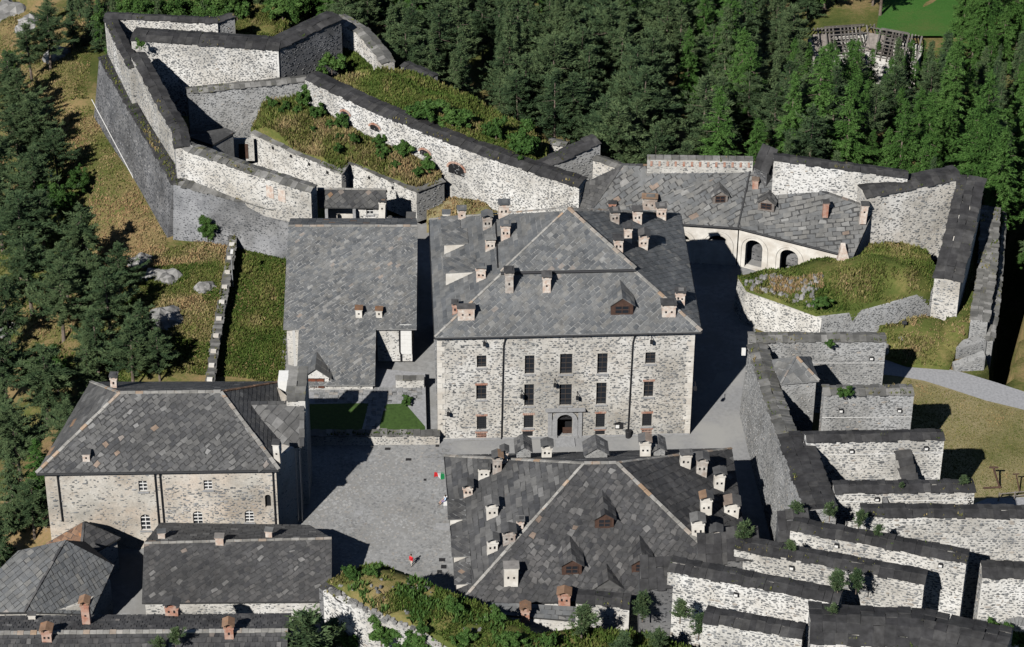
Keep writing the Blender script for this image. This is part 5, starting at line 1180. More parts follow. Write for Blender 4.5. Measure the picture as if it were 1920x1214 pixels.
rb2 = thing('buttress', 'white tapering pier at the end of the arcade roof above the mound', 'buttress', G(1580, 495, 5)); b = MB(); q = G(1578, 498, 5.2)
b.hexa([q+V3(-1.0, 0, -1), q+V3(1.6, 0, -1), q+V3(1.4, 1.4, -1), q+V3(-.8, 1.4, -1)], [q+V3(-.2, .3, 2.6), q+V3(.4, .3, 2.6), q+V3(.4, 1.2, 2.8), q+V3(-.2, 1.2, 2.8)]); b.build('masonry', 'plaster_chimney', rb2)
# rampart path along the moat
fw('moat_wall', 'flat-topped rubble wall with grass strip along the dark moat on the far right', [(1842, 388, 7.5), (1836, 500, 6.0), (1820, 600, 4.0)], -8, 2.2, 'mortar_grey', cop='coping_pale', cl=.6, rows=3, crown=.08, cover=.6)
gp = [G(*p) for p in ((1826, 395, 6.4), (1844, 395, 6.6), (1838, 500, 5.2), (1822, 602, 3.4), (1790, 655, 1.6), (1745, 640, 1.2), (1790, 580, 3.0), (1812, 480, 4.8))]
mo, zf = patch('grass_strip', gp, (), 'turf', amp=.1, skirt=6); tag(mo, 'grass strip between the bastion wall and the moat wall', 'grass'); tufts('grass', scatter_in(gp, 1400, zf), h=(.1, .35), dry=.5, parent=mo)
fw('moat_wall', 'low mossy rubble wall dropping straight into the dark moat', [(1874, 400, 5.0), (1862, 560, 3.6), (1850, 640, 1.6)], -14, .8, 'mortar_grey', cop='coping_pale', cl=.8, cover=.6)
fw('moat_wall', 'pale rubble revetment with slanting top at the near end of the moat', [(1795, 655, 1.6), (1850, 640, 1.8)], -1, 1.5, 'mortar_grey', cop=None, cover=.65)
fw('moat_wall', 'triangular rubble corner where the moat wall meets the gravel road', [(1790, 690, .6), (1848, 668, 2.2)], -2, 1.3, 'mortar_grey', cop=None, cover=.65)
gp = [G(*p) for p in ((1640, 640, 1.2), (1650, 610, 2.2), (1715, 595, 2.6), (1760, 590, 2.2), (1800, 640, 1.2), (1780, 690, .4), (1700, 685, .3), (1660, 670, .4))]
mo, zf = patch('grass_bank', gp, [G(1700, 630, 1.8)], 'turf', amp=.3); tag(mo, 'patchy grass bank with broken stones between mound wall and gravel road', 'bank'); tufts('grass', scatter_in(gp, 1500, zf), h=(.12, .4), dry=.5, parent=mo)
for i_, (px, py, w) in enumerate(((1606, 617, 1.3), (1722, 592, 1.3), (1690, 640, .7), (1716, 618, .7), (1660, 655, .8))):
    p = G(px, py, 1.2); th = thing('stone_block', ['pale leaning stone beside the mound wall foot', 'pale squared stone at the mound wall with deep shadow', 'small dark boulder on the grass bank', 'loose boulder on the grass bank below the notice', 'broken stone at the left end of the grass bank'][i_], 'stone', p)
    b = MB(); ring = [p+V3(math.cos(a)*w*random.uniform(.5, .8), math.sin(a)*w*.5, -1) for a in np.linspace(0, 6.28, 7)[:-1]]; b.hexa(ring, [lerp(q, with_z(p, q[2]), .3)+V3(0, 0, 1+w*.9) for q in ring], .7); b.build('rock', 'rock', th)
pl_ = [G(1668, 655, .5), G(1755, 676, .2)]
# ---- stepped retaining walls -----------------------------------------------------------------
STEP = dict(cover=.85, sw=.7, sh=.38, cl=1.0)
def floods(th, pts, spec, nm='floodlight'):
    for t, dz in spec:
        p = lerp(pts[0], pts[1], t); d = unit(V3(*(pts[1]-pts[0]))); n = np.cross(d, (0, 0, 1)); c = p+n*.25-V3(0, 0, dz)
        b = MB(); b.box(c, d, n, zup, .5, .3, .42); o_ = b.build(nm, 'iron_dark', th); b = MB(); b.box(c+n*.16+V3(0, 0, .06), d, n, zup, .38, .02, .3); b.build('lamp_glass', 'paint_white', o_)
def cable(th, pts, dz):
    b = MB(); d = unit(pts[1]-pts[0]); n = np.cross(d, (0, 0, 1)); b.tube(pts[0]+n*.1-V3(0, 0, dz), pts[1]+n*.1-V3(0, 0, dz), .03, .03, 4); b.build('cable', 'paint_white', th)
GS = 'stepped retaining walls on the right'
t, p, _ = fw('retaining_wall', 'topmost grey retaining wall of the stepped row, nearest the gravel road', [(1405, 641, 11.0), (1662, 641, 11.0)], 0, 1.7, 'mortar_grey', cop='coping_pale', nobj=200, **{**STEP, 'sw': .6, 'sh': .34}, group=GS); floods(t, p, ((.44, 2.6), (.9, 2.6))); cable(t, p, 3.2)
b = MB(); q = p[0]-V3(.6, -.3, 2.2); b.box(q, (1, 0, 0), (0, 1, 0), zup, .5, .4, .9); b.build('speaker', 'paint_white', t)
t, p, _ = fw('retaining_wall', 'second grey retaining wall of the stepped row, beside the turret hut', [(1545, 741, 13.0), (1714, 740, 13.0)], 0, 1.7, 'mortar_grey', cop='coping_pale', nobj=200, **{**STEP, 'sw': .6, 'sh': .34}, group=GS); floods(t, p, ((.2, 2.4), (.85, 2.4))); cable(t, p, 3.3)
t, p, _ = fw('retaining_wall', 'third retaining wall of the stepped row with a sloping buttress before it', [(1512, 829, 14.5), (1771, 824, 14.5)], 0, 1.7, 'mortar_white', nobj=260, **STEP, group=GS); floods(t, p, ((.33, 1.5), (.87, 1.3))); cable(t, p, 1.9)
q0, q1 = G(1688, 851, 12.6), G(1752, 910, 9.0)
b = MB(); q0 = lerp(p[0], p[1], .70)-V3(0, 0, 1.6); b.hexa([with_z(q0, 0)+V3(-.7, 0, 0)+V3(2.0, -7, 0), with_z(q0, 0)+V3(.7, 0, 0)+V3(2.0, -7, 0), with_z(q0, 0)+V3(.7, 0, 0), with_z(q0, 0)+V3(-.7, 0, 0)], [with_z(q0, 6.5)+V3(1.3, -7, 0), with_z(q0, 6.5)+V3(2.7, -7, 0), q0+V3(.7, 0, 0), q0+V3(-.7, 0, 0)]); bt = b.build('buttress', 'mortar_white', t)
coping(bt, [with_z(q0, 6.6)+V3(1.2, -7, 0), q0+V3(-.8, 0, .1)], [with_z(q0, 6.6)+V3(2.9, -7, 0), q0+V3(.9, 0, .1)], rows=1, cl=1.2, crown=.05, ov=.05)
t, p, _ = fw('retaining_wall', 'fourth retaining wall of the stepped row, tufts of grass on its slab top', [(1566, 925, 15.2), (1828, 921, 15.2)], 0, 1.9, 'mortar_white', nobj=260, **STEP, group=GS); cable(t, p, 1.2); floods(t, p, ((.3, 1.0),))
b = MB(); q0 = lerp(p[0], p[1], .34); b.hexa([with_z(q0, 5)+V3(.5, -2.5, 0), with_z(q0, 5)+V3(1.1, -2.5, 0), with_z(q0, 5)+V3(.5, 0, 0), with_z(q0, 5)], [with_z(q0, 13)+V3(.5, -2.5, 0), with_z(q0, 13)+V3(1.1, -2.5, 0), q0+V3(.5, 0, -.6), q0+V3(0, 0, -.6)]); b.build('rib', 'mortar_dark', t)
# the dark painted mark near the wall's right end
d = unit(p[1]-p[0]); n = np.cross(d, (0, 0, 1)); bm_ = MB()
for k, (du, dv) in enumerate(((.0, .0), (.35, -.25), (.1, -.75), (.4, -1.0))):
    c = lerp(p[0], p[1], .965)+d*du*.7-V3(0, 0, 1.15-dv)+n*.09; ring = []
    for i in range(10):
        a0, a1 = 2*math.pi*i/10, 2*math.pi*(i+1)/10; f = lambda r, a: c+d*r*math.cos(a)*.8+zup*r*math.sin(a)
        if k % 2 and i in (0, 1): continue
        bm_.poly([f(.17, a0), f(.3, a0), f(.3, a1), f(.17, a1)])
bm_.build('wall_number', 'iron_dark', t)
t, p, _ = fw('retaining_wall', 'wide pale retaining wall reaching the right edge, fifth of the stepped row', [(1616, 968, 16.0), (1960, 972, 16.0)], 0, 2.0, 'mortar_white', nobj=300, **STEP, group=GS)
t, p, _ = fw('retaining_wall', 'slanting retaining wall with a lit right end, sixth of the stepped row', [(1482, 994, 17.0), (1812, 1056, 17.0)], 0, 2.1, 'mortar_white', nobj=280, **STEP, crown=.25, group=GS); floods(t, p, ((.27, 1.0), (.86, 1.0)))
t, p, _ = fw('retaining_wall', 'slanting retaining wall with a floodlight and shadowed gap, seventh of the stepped row', [(1377, 1029, 18.0), (1733, 1095, 18.0)], 0, 2.1, 'mortar_white', nobj=280, **STEP, crown=.25, group=GS); floods(t, p, ((.31, 1.2),))
t, p, _ = fw('retaining_wall', 'slanting retaining wall touching the pavilion roof, eighth of the stepped row', [(1252, 1070, 19.0), (1572, 1132, 19.0)], 0, 2.2, 'mortar_white', nobj=280, **STEP, crown=.25, group=GS); floods(t, p, ((.41, 1.5),))
t, p, _ = fw('retaining_wall', 'shortest slanting retaining wall half hidden by small pines at the bottom', [(1318, 1166, 20.0), (1504, 1198, 20.0)], 8, 2.2, 'mortar_white', nobj=120, **STEP, crown=.25, group=GS)
t, p, _ = fw('retaining_wall', 'massive dark slab-covered wall at the very bottom right', [(1520, 1206, 21.0), (1725, 1216, 21.0), (1880, 1250, 21.0)], 8, 6.0, 'mortar_white', nobj=100, **{**STEP, 'cl': 1.5}, rows=5, crown=.9, group=GS)
t, p, _ = fw('gate_wall', 'pale wall with a rubble arch at the bottom right corner', [(1842, 1083, 13.0), (1960, 1086, 13.0)], 0, 2.6, 'mortar_white', nobj=120, **STEP, crown=.3)
d = unit(p[1]-p[0]); n = np.cross(d, (0, 0, 1)); c = on_plane(1906, 1190, p[0], n); b = MB()
for i in range(16):
    a0, a1 = math.pi*(i+.06)/16, math.pi*(i+.94)/16; f = lambda r, a: c+d*r*math.cos(a)*-1+zup*r*math.sin(a)+n*.02
    q = [f(1.5, a0), f(2.6, a0), f(2.6, a1), f(1.5, a1)]; b.hexa(q[::-1], [x+n*.12 for x in q][::-1], random.uniform(.5, 1))
b.build('arch_ring', 'stone', t); b = MB(); b.poly([c+n*.03+d*1.5*math.cos(a)+zup*1.5*math.sin(a) for a in np.linspace(0, math.pi, 14)]); b.build('arch_infill', 'mortar_grey', t)
# long flank wall the stepped walls spring from
fw('flank_wall', 'long left-facing flank wall running down beside the lane, white broken coping at its far end', [(1404, 648, 10.6), (1434, 745, 12.0), (1460, 815, 13.4)], 0, 2.0, 'mortar_grey', cop='coping_pale', cover=.6, sw=.5, sh=.3, cl=.9, batter=.6)
fw('flank_wall', 'near half of the flank wall with dark slab top, beside the pavilion', [(1460, 815, 13.4), (1510, 958, 15.2)], 0, 3.6, 'mortar_grey', cover=.6, sw=.5, sh=.3, batter=.6, rows=3)
for (px, py, z, label) in ((1490, 985, 16.4, 'tilted dark slab block topping the sixth retaining wall'), (1395, 1020, 17.6, 'tilted dark slab block at the left end of the seventh retaining wall'), (1340, 1030, 16.5, 'tilted dark slab block beside the last white chimney'), (1232, 1075, 17.5, 'tilted dark slab block at the right front of the pavilion roof')):
    p = G(px, py, z); th = thing('slab_block', label, 'coping', p-V3(0, 0, 4)); b = MB(); b.hexa([p+V3(-1.8, -1.6, -8), p+V3(1.6, -1.6, -8), p+V3(1.6, 1.8, -8), p+V3(-1.8, 1.8, -8)], [p+V3(-1.8, -1.6, -1.1), p+V3(1.6, -1.6, -.7), p+V3(1.6, 1.8, .6), p+V3(-1.8, 1.8, .4)]); b.build('core', 'mortar_dark', th)
    coping(th, [p+V3(-1.8, -1.6, -1.05), p+V3(1.6, -1.6, -.65)], [p+V3(-1.8, 1.8, .45), p+V3(1.6, 1.8, .65)], rows=3, cl=1.1, crown=.1)
# turret hut
tr = thing('turret_hut', 'little square stone hut with a four-sided slab roof among the retaining walls', 'hut', G(1500, 850))
zt = 12.5; a0, a1 = G(1464, 720, zt), G(1536, 714, zt); dd = unit(a1-a0); nn = np.cross(dd, (0, 0, 1)); a2, a3 = a1-nn*5.0, a0-nn*5.0; ap = (a0+a1+a2+a3)/4+V3(0, 0, 2.0)
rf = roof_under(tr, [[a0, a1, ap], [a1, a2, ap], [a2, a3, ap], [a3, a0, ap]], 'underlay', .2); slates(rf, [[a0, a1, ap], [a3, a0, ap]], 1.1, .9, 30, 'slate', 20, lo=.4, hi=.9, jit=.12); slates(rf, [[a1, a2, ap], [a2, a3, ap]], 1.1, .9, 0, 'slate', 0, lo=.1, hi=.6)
ridge_line(rf, [a0, ap], .25, .1, 'slate'); ridge_line(rf, [a1, ap], .3, .12)
rg = [with_z(lerp(p, ap, .12), 0) for p in (a0, a1, a2, a3)]
for i in range(4): facade(tr, rg[i], rg[(i+1) % 4], 0, zt-.1, [], 'mortar_grey', cover=.6, lo=.3)

# ================================================================== FORT WALLS, UPPER LEFT
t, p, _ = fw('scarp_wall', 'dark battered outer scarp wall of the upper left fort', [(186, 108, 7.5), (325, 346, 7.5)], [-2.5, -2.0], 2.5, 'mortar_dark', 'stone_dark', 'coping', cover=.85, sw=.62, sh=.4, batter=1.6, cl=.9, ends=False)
lg = np.array([lerp(lerp(p[i], p[i+1], s_), lerp(q_[i], q_[i+1], s_), r_) for q_ in (offset_line(p, 2.0),) for i in (0,) for s_, r_ in rng.uniform(0, 1, (700, 2))])+V3(0, 0, .12)
tufts('weeds', lg, h=(.15, .45), dry=.4, parent=t)
fw('scarp_wall', 'mottled dark lower scarp wall behind the round green bush', [(325, 346, 7.5), (556, 405, 6.5)], [-2.0, 0], 2.5, 'mortar_slate', 'stone_dark', 'coping_pale', cover=.8, sw=.6, sh=.36, batter=1.4, cl=.8, ends=False, hi=.9)
ft_ = offset_line(p, -1.6); pn = unit(np.cross(p[1]-p[0], with_z(ft_[0], -2.5)-p[0])); pn = pn if pn[0] < 0 else -pn
b = MB(); o0, o1 = on_plane(172, 187, p[0]+pn*.12, pn), on_plane(249, 332, p[0]+pn*.12, pn)
b.tube(o0, o1, .06, .06, 6); b.tube(o1, o1+V3(0, 0, -2.2), .06, .06, 6); b.build('white_pipe', 'paint_white', t)
fw('parapet_wall', 'short far end of the pale parapet at the upper left fort corner', [(196, 38, 13.5), (243, 130, 13.5)], 6.5, 1.5, 'mortar_pale', cover=.55, sw=.5, sh=.3, cl=1.0, rows=2)
t, p, _ = fw('parapet_wall', 'grass-topped pale parapet with blocked openings stepping down toward the small house', [(331, 276, 12.5), (460, 322, 12.0), (583, 362, 11.0)], 5.5, 1.8, 'mortar_pale', cop='coping_pale', cover=.45, sw=.5, sh=.3, cl=.9)
for (t_, dz) in ((.72, 2.0), (.9, 2.2)):
    q = lerp(p[1], p[2], t_-.35); d = unit(p[2]-p[1]); n = np.cross(d, (0, 0, 1)); b = MB(); b.box(q+n*.02-V3(0, 0, 2.9), d, n, zup, 1.1, .1, 1.9); b.build('blocked_opening', 'plaster_chimney', t)
fw('back_wall', 'pale far wall closing the back of the upper left fort', [(196, 34, 13.5), (408, 44, 13.5)], 6, 1.4, 'mortar_white', cover=.75, sw=.5, sh=.3, cl=1.2)
fw('back_wall', 'short grey return at the right end of the pale far wall', [(408, 42, 13.5), (440, 32, 13.5)], 6, 1.2, 'mortar_grey', cover=.75, sw=.5, sh=.3, cl=1.2)
fw('inner_wall', 'high white rubble wall with broad dark slab top facing the triangular court', [(246, 76, 15.0), (522, 94, 15.0)], 3, 3.4, 'mortar_white', cover=.8, sw=.55, sh=.33, cl=1.2, rows=3, crown=.5, nobj=120)
fw('parapet_wall', 'pale parapet with dark slab top between the dark scarp and the shadowed triangular court', [(246, 104, 14.8), (273, 154, 14.4), (294, 193, 13.9), (324, 246, 13.2), (329, 280, 12.6)], 5, 1.9, 'mortar_pale', cover=.55, sw=.5, sh=.3, cl=1.0, rows=2)
fw('inner_wall', 'grey wall with weedy top below the triangular court', [(352, 176, 10.5), (576, 153, 10.5)], 2, 1.4, 'mortar_grey', cop='coping_pale', cover=.6, sw=.5, sh=.3, cl=.9)
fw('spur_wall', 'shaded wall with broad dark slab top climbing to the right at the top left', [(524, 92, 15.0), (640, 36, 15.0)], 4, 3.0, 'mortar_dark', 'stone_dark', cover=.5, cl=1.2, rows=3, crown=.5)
fw('back_wall', 'pale curving wall at the top centre where the forest begins', [(628, 36, 12.0), (668, 60, 11.5), (700, 95, 11.0), (718, 122, 10.5)], 3, 1.8, 'mortar_pale', cop='coping_pale', cover=.45, cl=1.0)
t, lp, lb_ = fw('long_wall', 'long diagonal pale wall with dark slab top across the upper centre', [(572, 150, 12.5), (690, 205, 12.0), (842, 268, 11.5), (1003, 326, 11.0), (1086, 352, 10.5)], 1, 2.6, 'mortar_white', cover=.78, sw=.55, sh=.32, cl=1.1, rows=2, nobj=200)
# brick-arched casemate openings in it
for (px, py, w, h) in ((648, 214, 1.5, .8), (703, 240, 1.6, .9), (797, 287, 1.7, .9), (856, 318, 2.6, 1.7)):
    i = 0 if px < 690 else (1 if px < 842 else 2); d = unit(V3(*(lp[i+1]-lp[i])[:2], 0)); n = np.cross(d, (0, 0, 1)); c = on_plane(px, py, lp[i], n)
    b = MB(); b.poly([c-d*w/2+n*.05-zup*h*.5, c+d*w/2+n*.05-zup*h*.5]+[c+n*.05+d*w/2*math.cos(a)+zup*h*.55*math.sin(a) for a in np.linspace(0, math.pi, 9)]); o_ = b.build('casemate_opening', 'dark_void', t)
    b = MB()
    for k in range(9):
        a0, a1 = math.pi*(k+.05)/9, math.pi*(k+.95)/9; f = lambda r, a: c+n*.04+d*(w/2+r)*math.cos(a)+zup*(h*.55+r)*math.sin(a); q = [f(0, a0), f(.3, a0), f(.3, a1), f(0, a1)]; b.hexa(q, [x+n*.1 for x in q], random.random())
    b.build('brick_arch', 'brick_red', o_)
fw('spur_wall', 'grey rubble spur wall joining the long diagonal wall near the arcaded roof', [(1012, 322, 10.5), (1126, 268, 12.5)], 2, 2.2, 'mortar_grey', cover=.55, cl=1.1, rows=2)
fw('low_wall', 'low pale wall between the spur wall and the arcaded roof', [(1112, 300, 10.5), (1165, 318, 10.5)], 3, 1.2, 'mortar_pale', cop='coping_pale', cover=.5)
fw('low_wall', 'short pale wall end at the right tip of the grass roof', [(1026, 268, 9.5), (1062, 276, 9.5)], 3, 1.2, 'mortar_pale', cop='coping_pale', cover=.4)
fw('low_wall', 'squared grey wall end at the far corner of the grass roof', [(752, 124, 10.0), (806, 150, 10.0)], 2, 1.6, 'mortar_grey', cop='coping', cover=.5)
# grass roof behind the long wall
og = [G(*p) for p in ((620, 150, 12.0), (700, 132, 11.5), (758, 130, 10.5), (850, 168, 10), (940, 215, 9.8), (1030, 268, 9.6), (1022, 300, 10.2), (985, 308, 10.8), (850, 246, 11.6), (700, 185, 12.0))]
mo, zf = patch('grass_roof', og, [G(820, 195, 12.0), G(720, 155, 12.4), G(930, 250, 11.4)], 'turf', amp=.2, skirt=7); tag(mo, 'sloping grass-covered earth roof behind the long diagonal wall', 'grass roof')
tufts('grass', scatter_in(og, 8000, zf), h=(.2, .6), dry=.42, parent=mo, var=.5)
# grass mound bastion in front of the long wall
om = [G(*p) for p in ((470, 240, 6.4), (560, 285, 6.2), (640, 318, 6.0), (655, 302, 6.2), (720, 330, 6.0), (780, 354, 6.0), (830, 336, 6.0), (815, 300, 6.6), (700, 245, 7.4), (600, 195, 8.4), (560, 180, 9.0), (500, 190, 8.6))]
mo, zf = patch('grass_mound', om, [G(560, 225, 8.6), G(640, 255, 8.3), G(740, 300, 7.6), G(520, 215, 8.4)], 'turf', amp=.3, skirt=4); tag(mo, 'tall-grass mound on the bastion below the long diagonal wall', 'mound')
tufts('grass', scatter_in(om, 9000, zf), h=(.25, .75), dry=.5, parent=mo, var=.55)
ob_ = [G(*p) for p in ((415, 60, 8.0), (520, 72, 7.5), (545, 40, 8), (540, 10, 9), (480, 15, 9), (430, 35, 8.4))]
mo, zf = patch('grass_roof', ob_, (), 'turf', amp=.3, skirt=6); tag(mo, 'grassy terrace at the top left between far wall and climbing spur', 'grass roof'); tufts('grass', scatter_in(ob_, 3000, zf), h=(.25, .7), dry=.42, parent=mo)
os_ = [G(*p) for p in ((600, 95, 7.0), (640, 60, 8), (690, 105, 8), (705, 128, 8), (650, 135, 7.5), (615, 120, 7))]
mo, zf = patch('grass_roof', os_, (), 'turf', amp=.3, skirt=6); tag(mo, 'small grassy ledge inside the pale curving wall', 'grass roof'); tufts('grass', scatter_in(os_, 1600, zf), h=(.25, .7), dry=.4, parent=mo)
og2 = [G(*p) for p in ((800, 395, 3), (850, 370, 4), (890, 375, 4), (960, 395, 3), (900, 420, 2), (800, 420, 2))]
mo, zf = patch('grass_bank', og2, (), 'meadow', amp=.15); tag(mo, 'dry grass bank behind the barracks roof chimneys', 'bank'); tufts('grass', scatter_in(og2, 900, zf), h=(.1, .3), dry=.8, parent=mo)
def white_wall(label, tops, zb):
    return fw('bastion_wall', label, tops, zb, .9, 'mortar_white', cop='coping_pale', cover=.4, sw=.5, sh=.28, cl=1.0, rows=1, crown=.05)
t, p, _ = white_wall('whitewashed bastion face left of the notch under the tall-grass mound', [(470, 250, 6.3), (640, 326, 6.0)], 1)
for k in range(4):
    q = lerp(p[0], p[1], .25+.2*k)-V3(0, 0, 1.0); d = unit(p[1]-p[0]); n = np.cross(d, (0, 0, 1)); b = MB(); b.box(q+n*.02, d, n, zup, .35, .2, .4); b.build('gun_slit', 'dark_void', t)
white_wall('narrow shaded notch face between the two whitewashed bastion faces', [(640, 326, 6.0), (655, 306, 6.0)], 1)
t, p, _ = white_wall('whitewashed bastion face right of the notch, ending in a sharp corner', [(655, 306, 6.0), (781, 360, 6.0)], 1)
for k in range(2):
    q = lerp(p[0], p[1], .3+.35*k)-V3(0, 0, 1.2); d = unit(p[1]-p[0]); n = np.cross(d, (0, 0, 1)); b = MB(); b.box(q+n*.02, d, n, zup, .35, .2, .4); b.build('gun_slit', 'dark_void', t)
fw('bastion_wall', 'grey short bastion face right of the sharp corner', [(781, 360, 6.0), (833, 340, 6.2)], 1, .9, 'mortar_grey', cop='coping_pale', cover=.5, cl=1.0, rows=1, crown=.05)
# vaulted shelter with slate top and door by the court
sh_ = thing('shelter', 'low slate-topped shelter with a dark doorway under the grey weedy wall', 'hut', G(420, 300, 3)); q = [G(345, 254, 9.0), G(398, 272, 8.6), G(440, 248, 8.8), G(424, 240, 9.4)]
rf = roof_under(sh_, [q], 'underlay_dark', .3); slates(rf, [q], .7, .6, 20, 'slate_mixed', 0, lo=.2, hi=.7)
b = MB(); rg = [with_z(lerp(p, sum(q)/4, .08), 2) for p in q]; b.hexa(rg, [with_z(p, 8.4) for p in rg]); b.build('wall', 'mortar_grey', sh_)
dp = G(457, 285, 4.0); b = MB(); b.box(dp+V3(0, .05, -1.4), (1, 0, 0), (0, 1, 0), zup, 3.0, .4, 3.6); b.build('door_surround', 'mortar_white', sh_); b = MB(); b.box(dp+V3(0, -.18, -1.0), (1, 0, 0), (0, 1, 0), zup, 1.3, .1, 2.4); b.build('door', 'wood_brown', sh_)
fw('low_wall', 'low stone wall between garden terrace and square', [(572, 818, 1.5), (700, 817, 1.5), (824, 816, 1.5)], 0, .9, 'mortar_pale', cop='coping_pale', cover=.5, cl=1.0, rows=1, crown=.03, sw=.45, sh=.28)
fw('low_wall', 'low white wall at the end of the garden path beside the barracks', [(742, 712, 2.2), (795, 712, 2.2)], .5, .6, 'mortar_white', cop='coping_pale', cover=.3, rows=1, crown=.03)
# stepped boundary wall climbing the grass slope
sw_, p, _ = fw('boundary_wall', 'narrow boundary wall with square stepped blocks climbing the grass slope', [(434, 436, 1.6), (424, 500, 1.6), (411, 570, 1.4), (397, 650, 1.3), (388, 716, 1.2)], -2, .75, 'mortar_pale', cop='coping_pale', cover=.3, rows=1, crown=.03, cl=.8)
for k in range(11):
    t_ = k/10*3.98; i = int(t_); q = lerp(p[i], p[i+1], t_-i)+V3(.35, 0, -.1); b = MB(); b.box(q, (1, 0, 0), (0, 1, 0), zup, .7, .6, .5); b.build('stepped_block', 'plaster_white', sw_)
# ================================================================== FOREGROUND RUIN
mg = [G(*p) for p in ((613, 1090, 11.0), (650, 1072, 11.6), (705, 1056, 12.0), (765, 1076, 12), (850, 1113, 12), (925, 1142, 12.2), (990, 1178, 12.5), (1060, 1230, 13), (905, 1246, 13), (796, 1180, 12), (695, 1142, 11.6))]
mo, zf = patch('grass_mound', mg, [G(700, 1095, 12.7), G(830, 1160, 13.0), G(940, 1200, 13.2)], 'turf', amp=.35, skirt=5); tag(mo, 'overgrown earth mound above the ruined wall at the bottom centre', 'mound')
pg = scatter_in(mg, 9000, zf); tufts('grass', pg[vnoise(pg[:, 0], pg[:, 1], 2.6, 12) > .36], h=(.1, .42), dry=.2, parent=mo, var=.75)
rs_ = MB()
for q in scatter_in(mg, 260, zf):
    if vnoise([q[0]], [q[1]], 2.6, 12)[0] > .42: continue
    s_ = random.uniform(.1, .35); ring = [q+V3(math.cos(a)*s_*random.uniform(.6, 1), math.sin(a)*s_*random.uniform(.6, 1), -.05) for a in np.linspace(0, 6.28, 6)[:-1]]; rs_.hexa(ring, [lerp(r_, with_z(q, r_[2]), .3)+V3(0, 0, s_*random.uniform(.5, 1)) for r_ in ring], random.uniform(.1, .8), bottom=False)
o = rs_.build('loose_rubble', 'rock', mo); o['kind'] = 'stuff'
pu = scatter_in(mg, 2600, zf); tufts('undergrowth', pu[vnoise(pu[:, 0], pu[:, 1], 2.2, 5) > .6], h=(.25, .8), dry=.5, parent=mo, mat='leaves', w=.16, var=.5)
t, p, _ = fw('ruined_wall', 'ruined white rubble wall with ragged top below the overgrown mound', [(606, 1108, 10.8), (690, 1154, 11.4), (790, 1194, 11.6), (900, 1262, 12.0)], 0, 1.2, 'mortar_white', cop=None, cover=.7, sw=.7, sh=.36, nobj=150)
rag = MB()
for k in range(60):
    q = lerp(p[0], p[1], random.random()) if k < 25 else lerp(p[1], p[2], random.random()); q = q+V3(random.uniform(0, .8), random.uniform(.1, .9), -.1); s = random.uniform(.25, .6)
    ring = [q+V3(math.cos(a)*s*random.uniform(.6, 1), math.sin(a)*s*random.uniform(.6, 1), 0) for a in np.linspace(0, 6.28, 7)[:-1]]; rag.hexa(ring, [lerp(r_, with_z(q, r_[2]), .25)+V3(0, 0, s*random.uniform(.5, 1)) for r_ in ring], random.uniform(.3, 1))
o = rag.build('broken_crown', 'rock', t); o['kind'] = 'stuff'
fw('ruined_wall', 'dark shadowed stump of wall left of the overgrown mound', [(598, 1102, 10.5), (640, 1128, 10.8)], 0, 2.4, 'mortar_dark', 'stone_dark', cop='coping', cover=.5)  # cast shadow put into the stump's colour by dark masonry
# low eaves strip of the pavilion's front, brick chimneys among the bushes
ev = thing('lean_to', 'narrow grey lean-to roof below the pavilion front with small brick chimneys', 'building', G(1000, 1200, 8)); q = [G(900, 1150, 9.0), G(1100, 1166, 9.0), G(1080, 1138, 9.6), G(880, 1126, 9.6)]
rf = roof_under(ev, [q], 'underlay_dark', .2); slates(rf, [q], .8, .6, 0, 'slate', 0, lo=.2, hi=.8, brick=.5); b = MB(); rg = [with_z(p_, 0) for p_ in q]; b.hexa(rg, [with_z(p_, 8.6) for p_ in q]); b.build('wall', 'mortar_white', ev)
for a in ((1058, 1135, 1.2), (985, 1160, .9)): chimney(ev, a[0], a[1], (G(a[0], a[1], 9.6), V3(0, 0, 1)), a[2], .9, 1.0, 0, 'gable', 'brick_red', 'slate_rust')
fw('ruined_wall', 'white wall fragment glimpsed behind the small dark pines at the bottom', [(1080, 1130, 12.5), (1180, 1140, 12.5)], 0, 2.0, 'mortar_white', cop='coping', cover=.4)
gp = [G(*p_) for p_ in ((1000, 1190, 12.5), (1100, 1175, 12.5), (1230, 1190, 12.8), (1330, 1230, 13), (1330, 1300, 13), (1000, 1300, 13))]
mo, zf2 = patch('earth_bank', gp, (), 'turf', amp=.3, skirt=6); tag(mo, 'dark planted earth bank under the small pines at the bottom edge', 'bank'); tufts('grass', scatter_in(gp, 2500, zf2), h=(.2, .6), dry=.25, parent=mo)

# ================================================================== TREES AND SHRUBS
def gz(x, y): return float(terrain_z([x], [y])[0])-.1
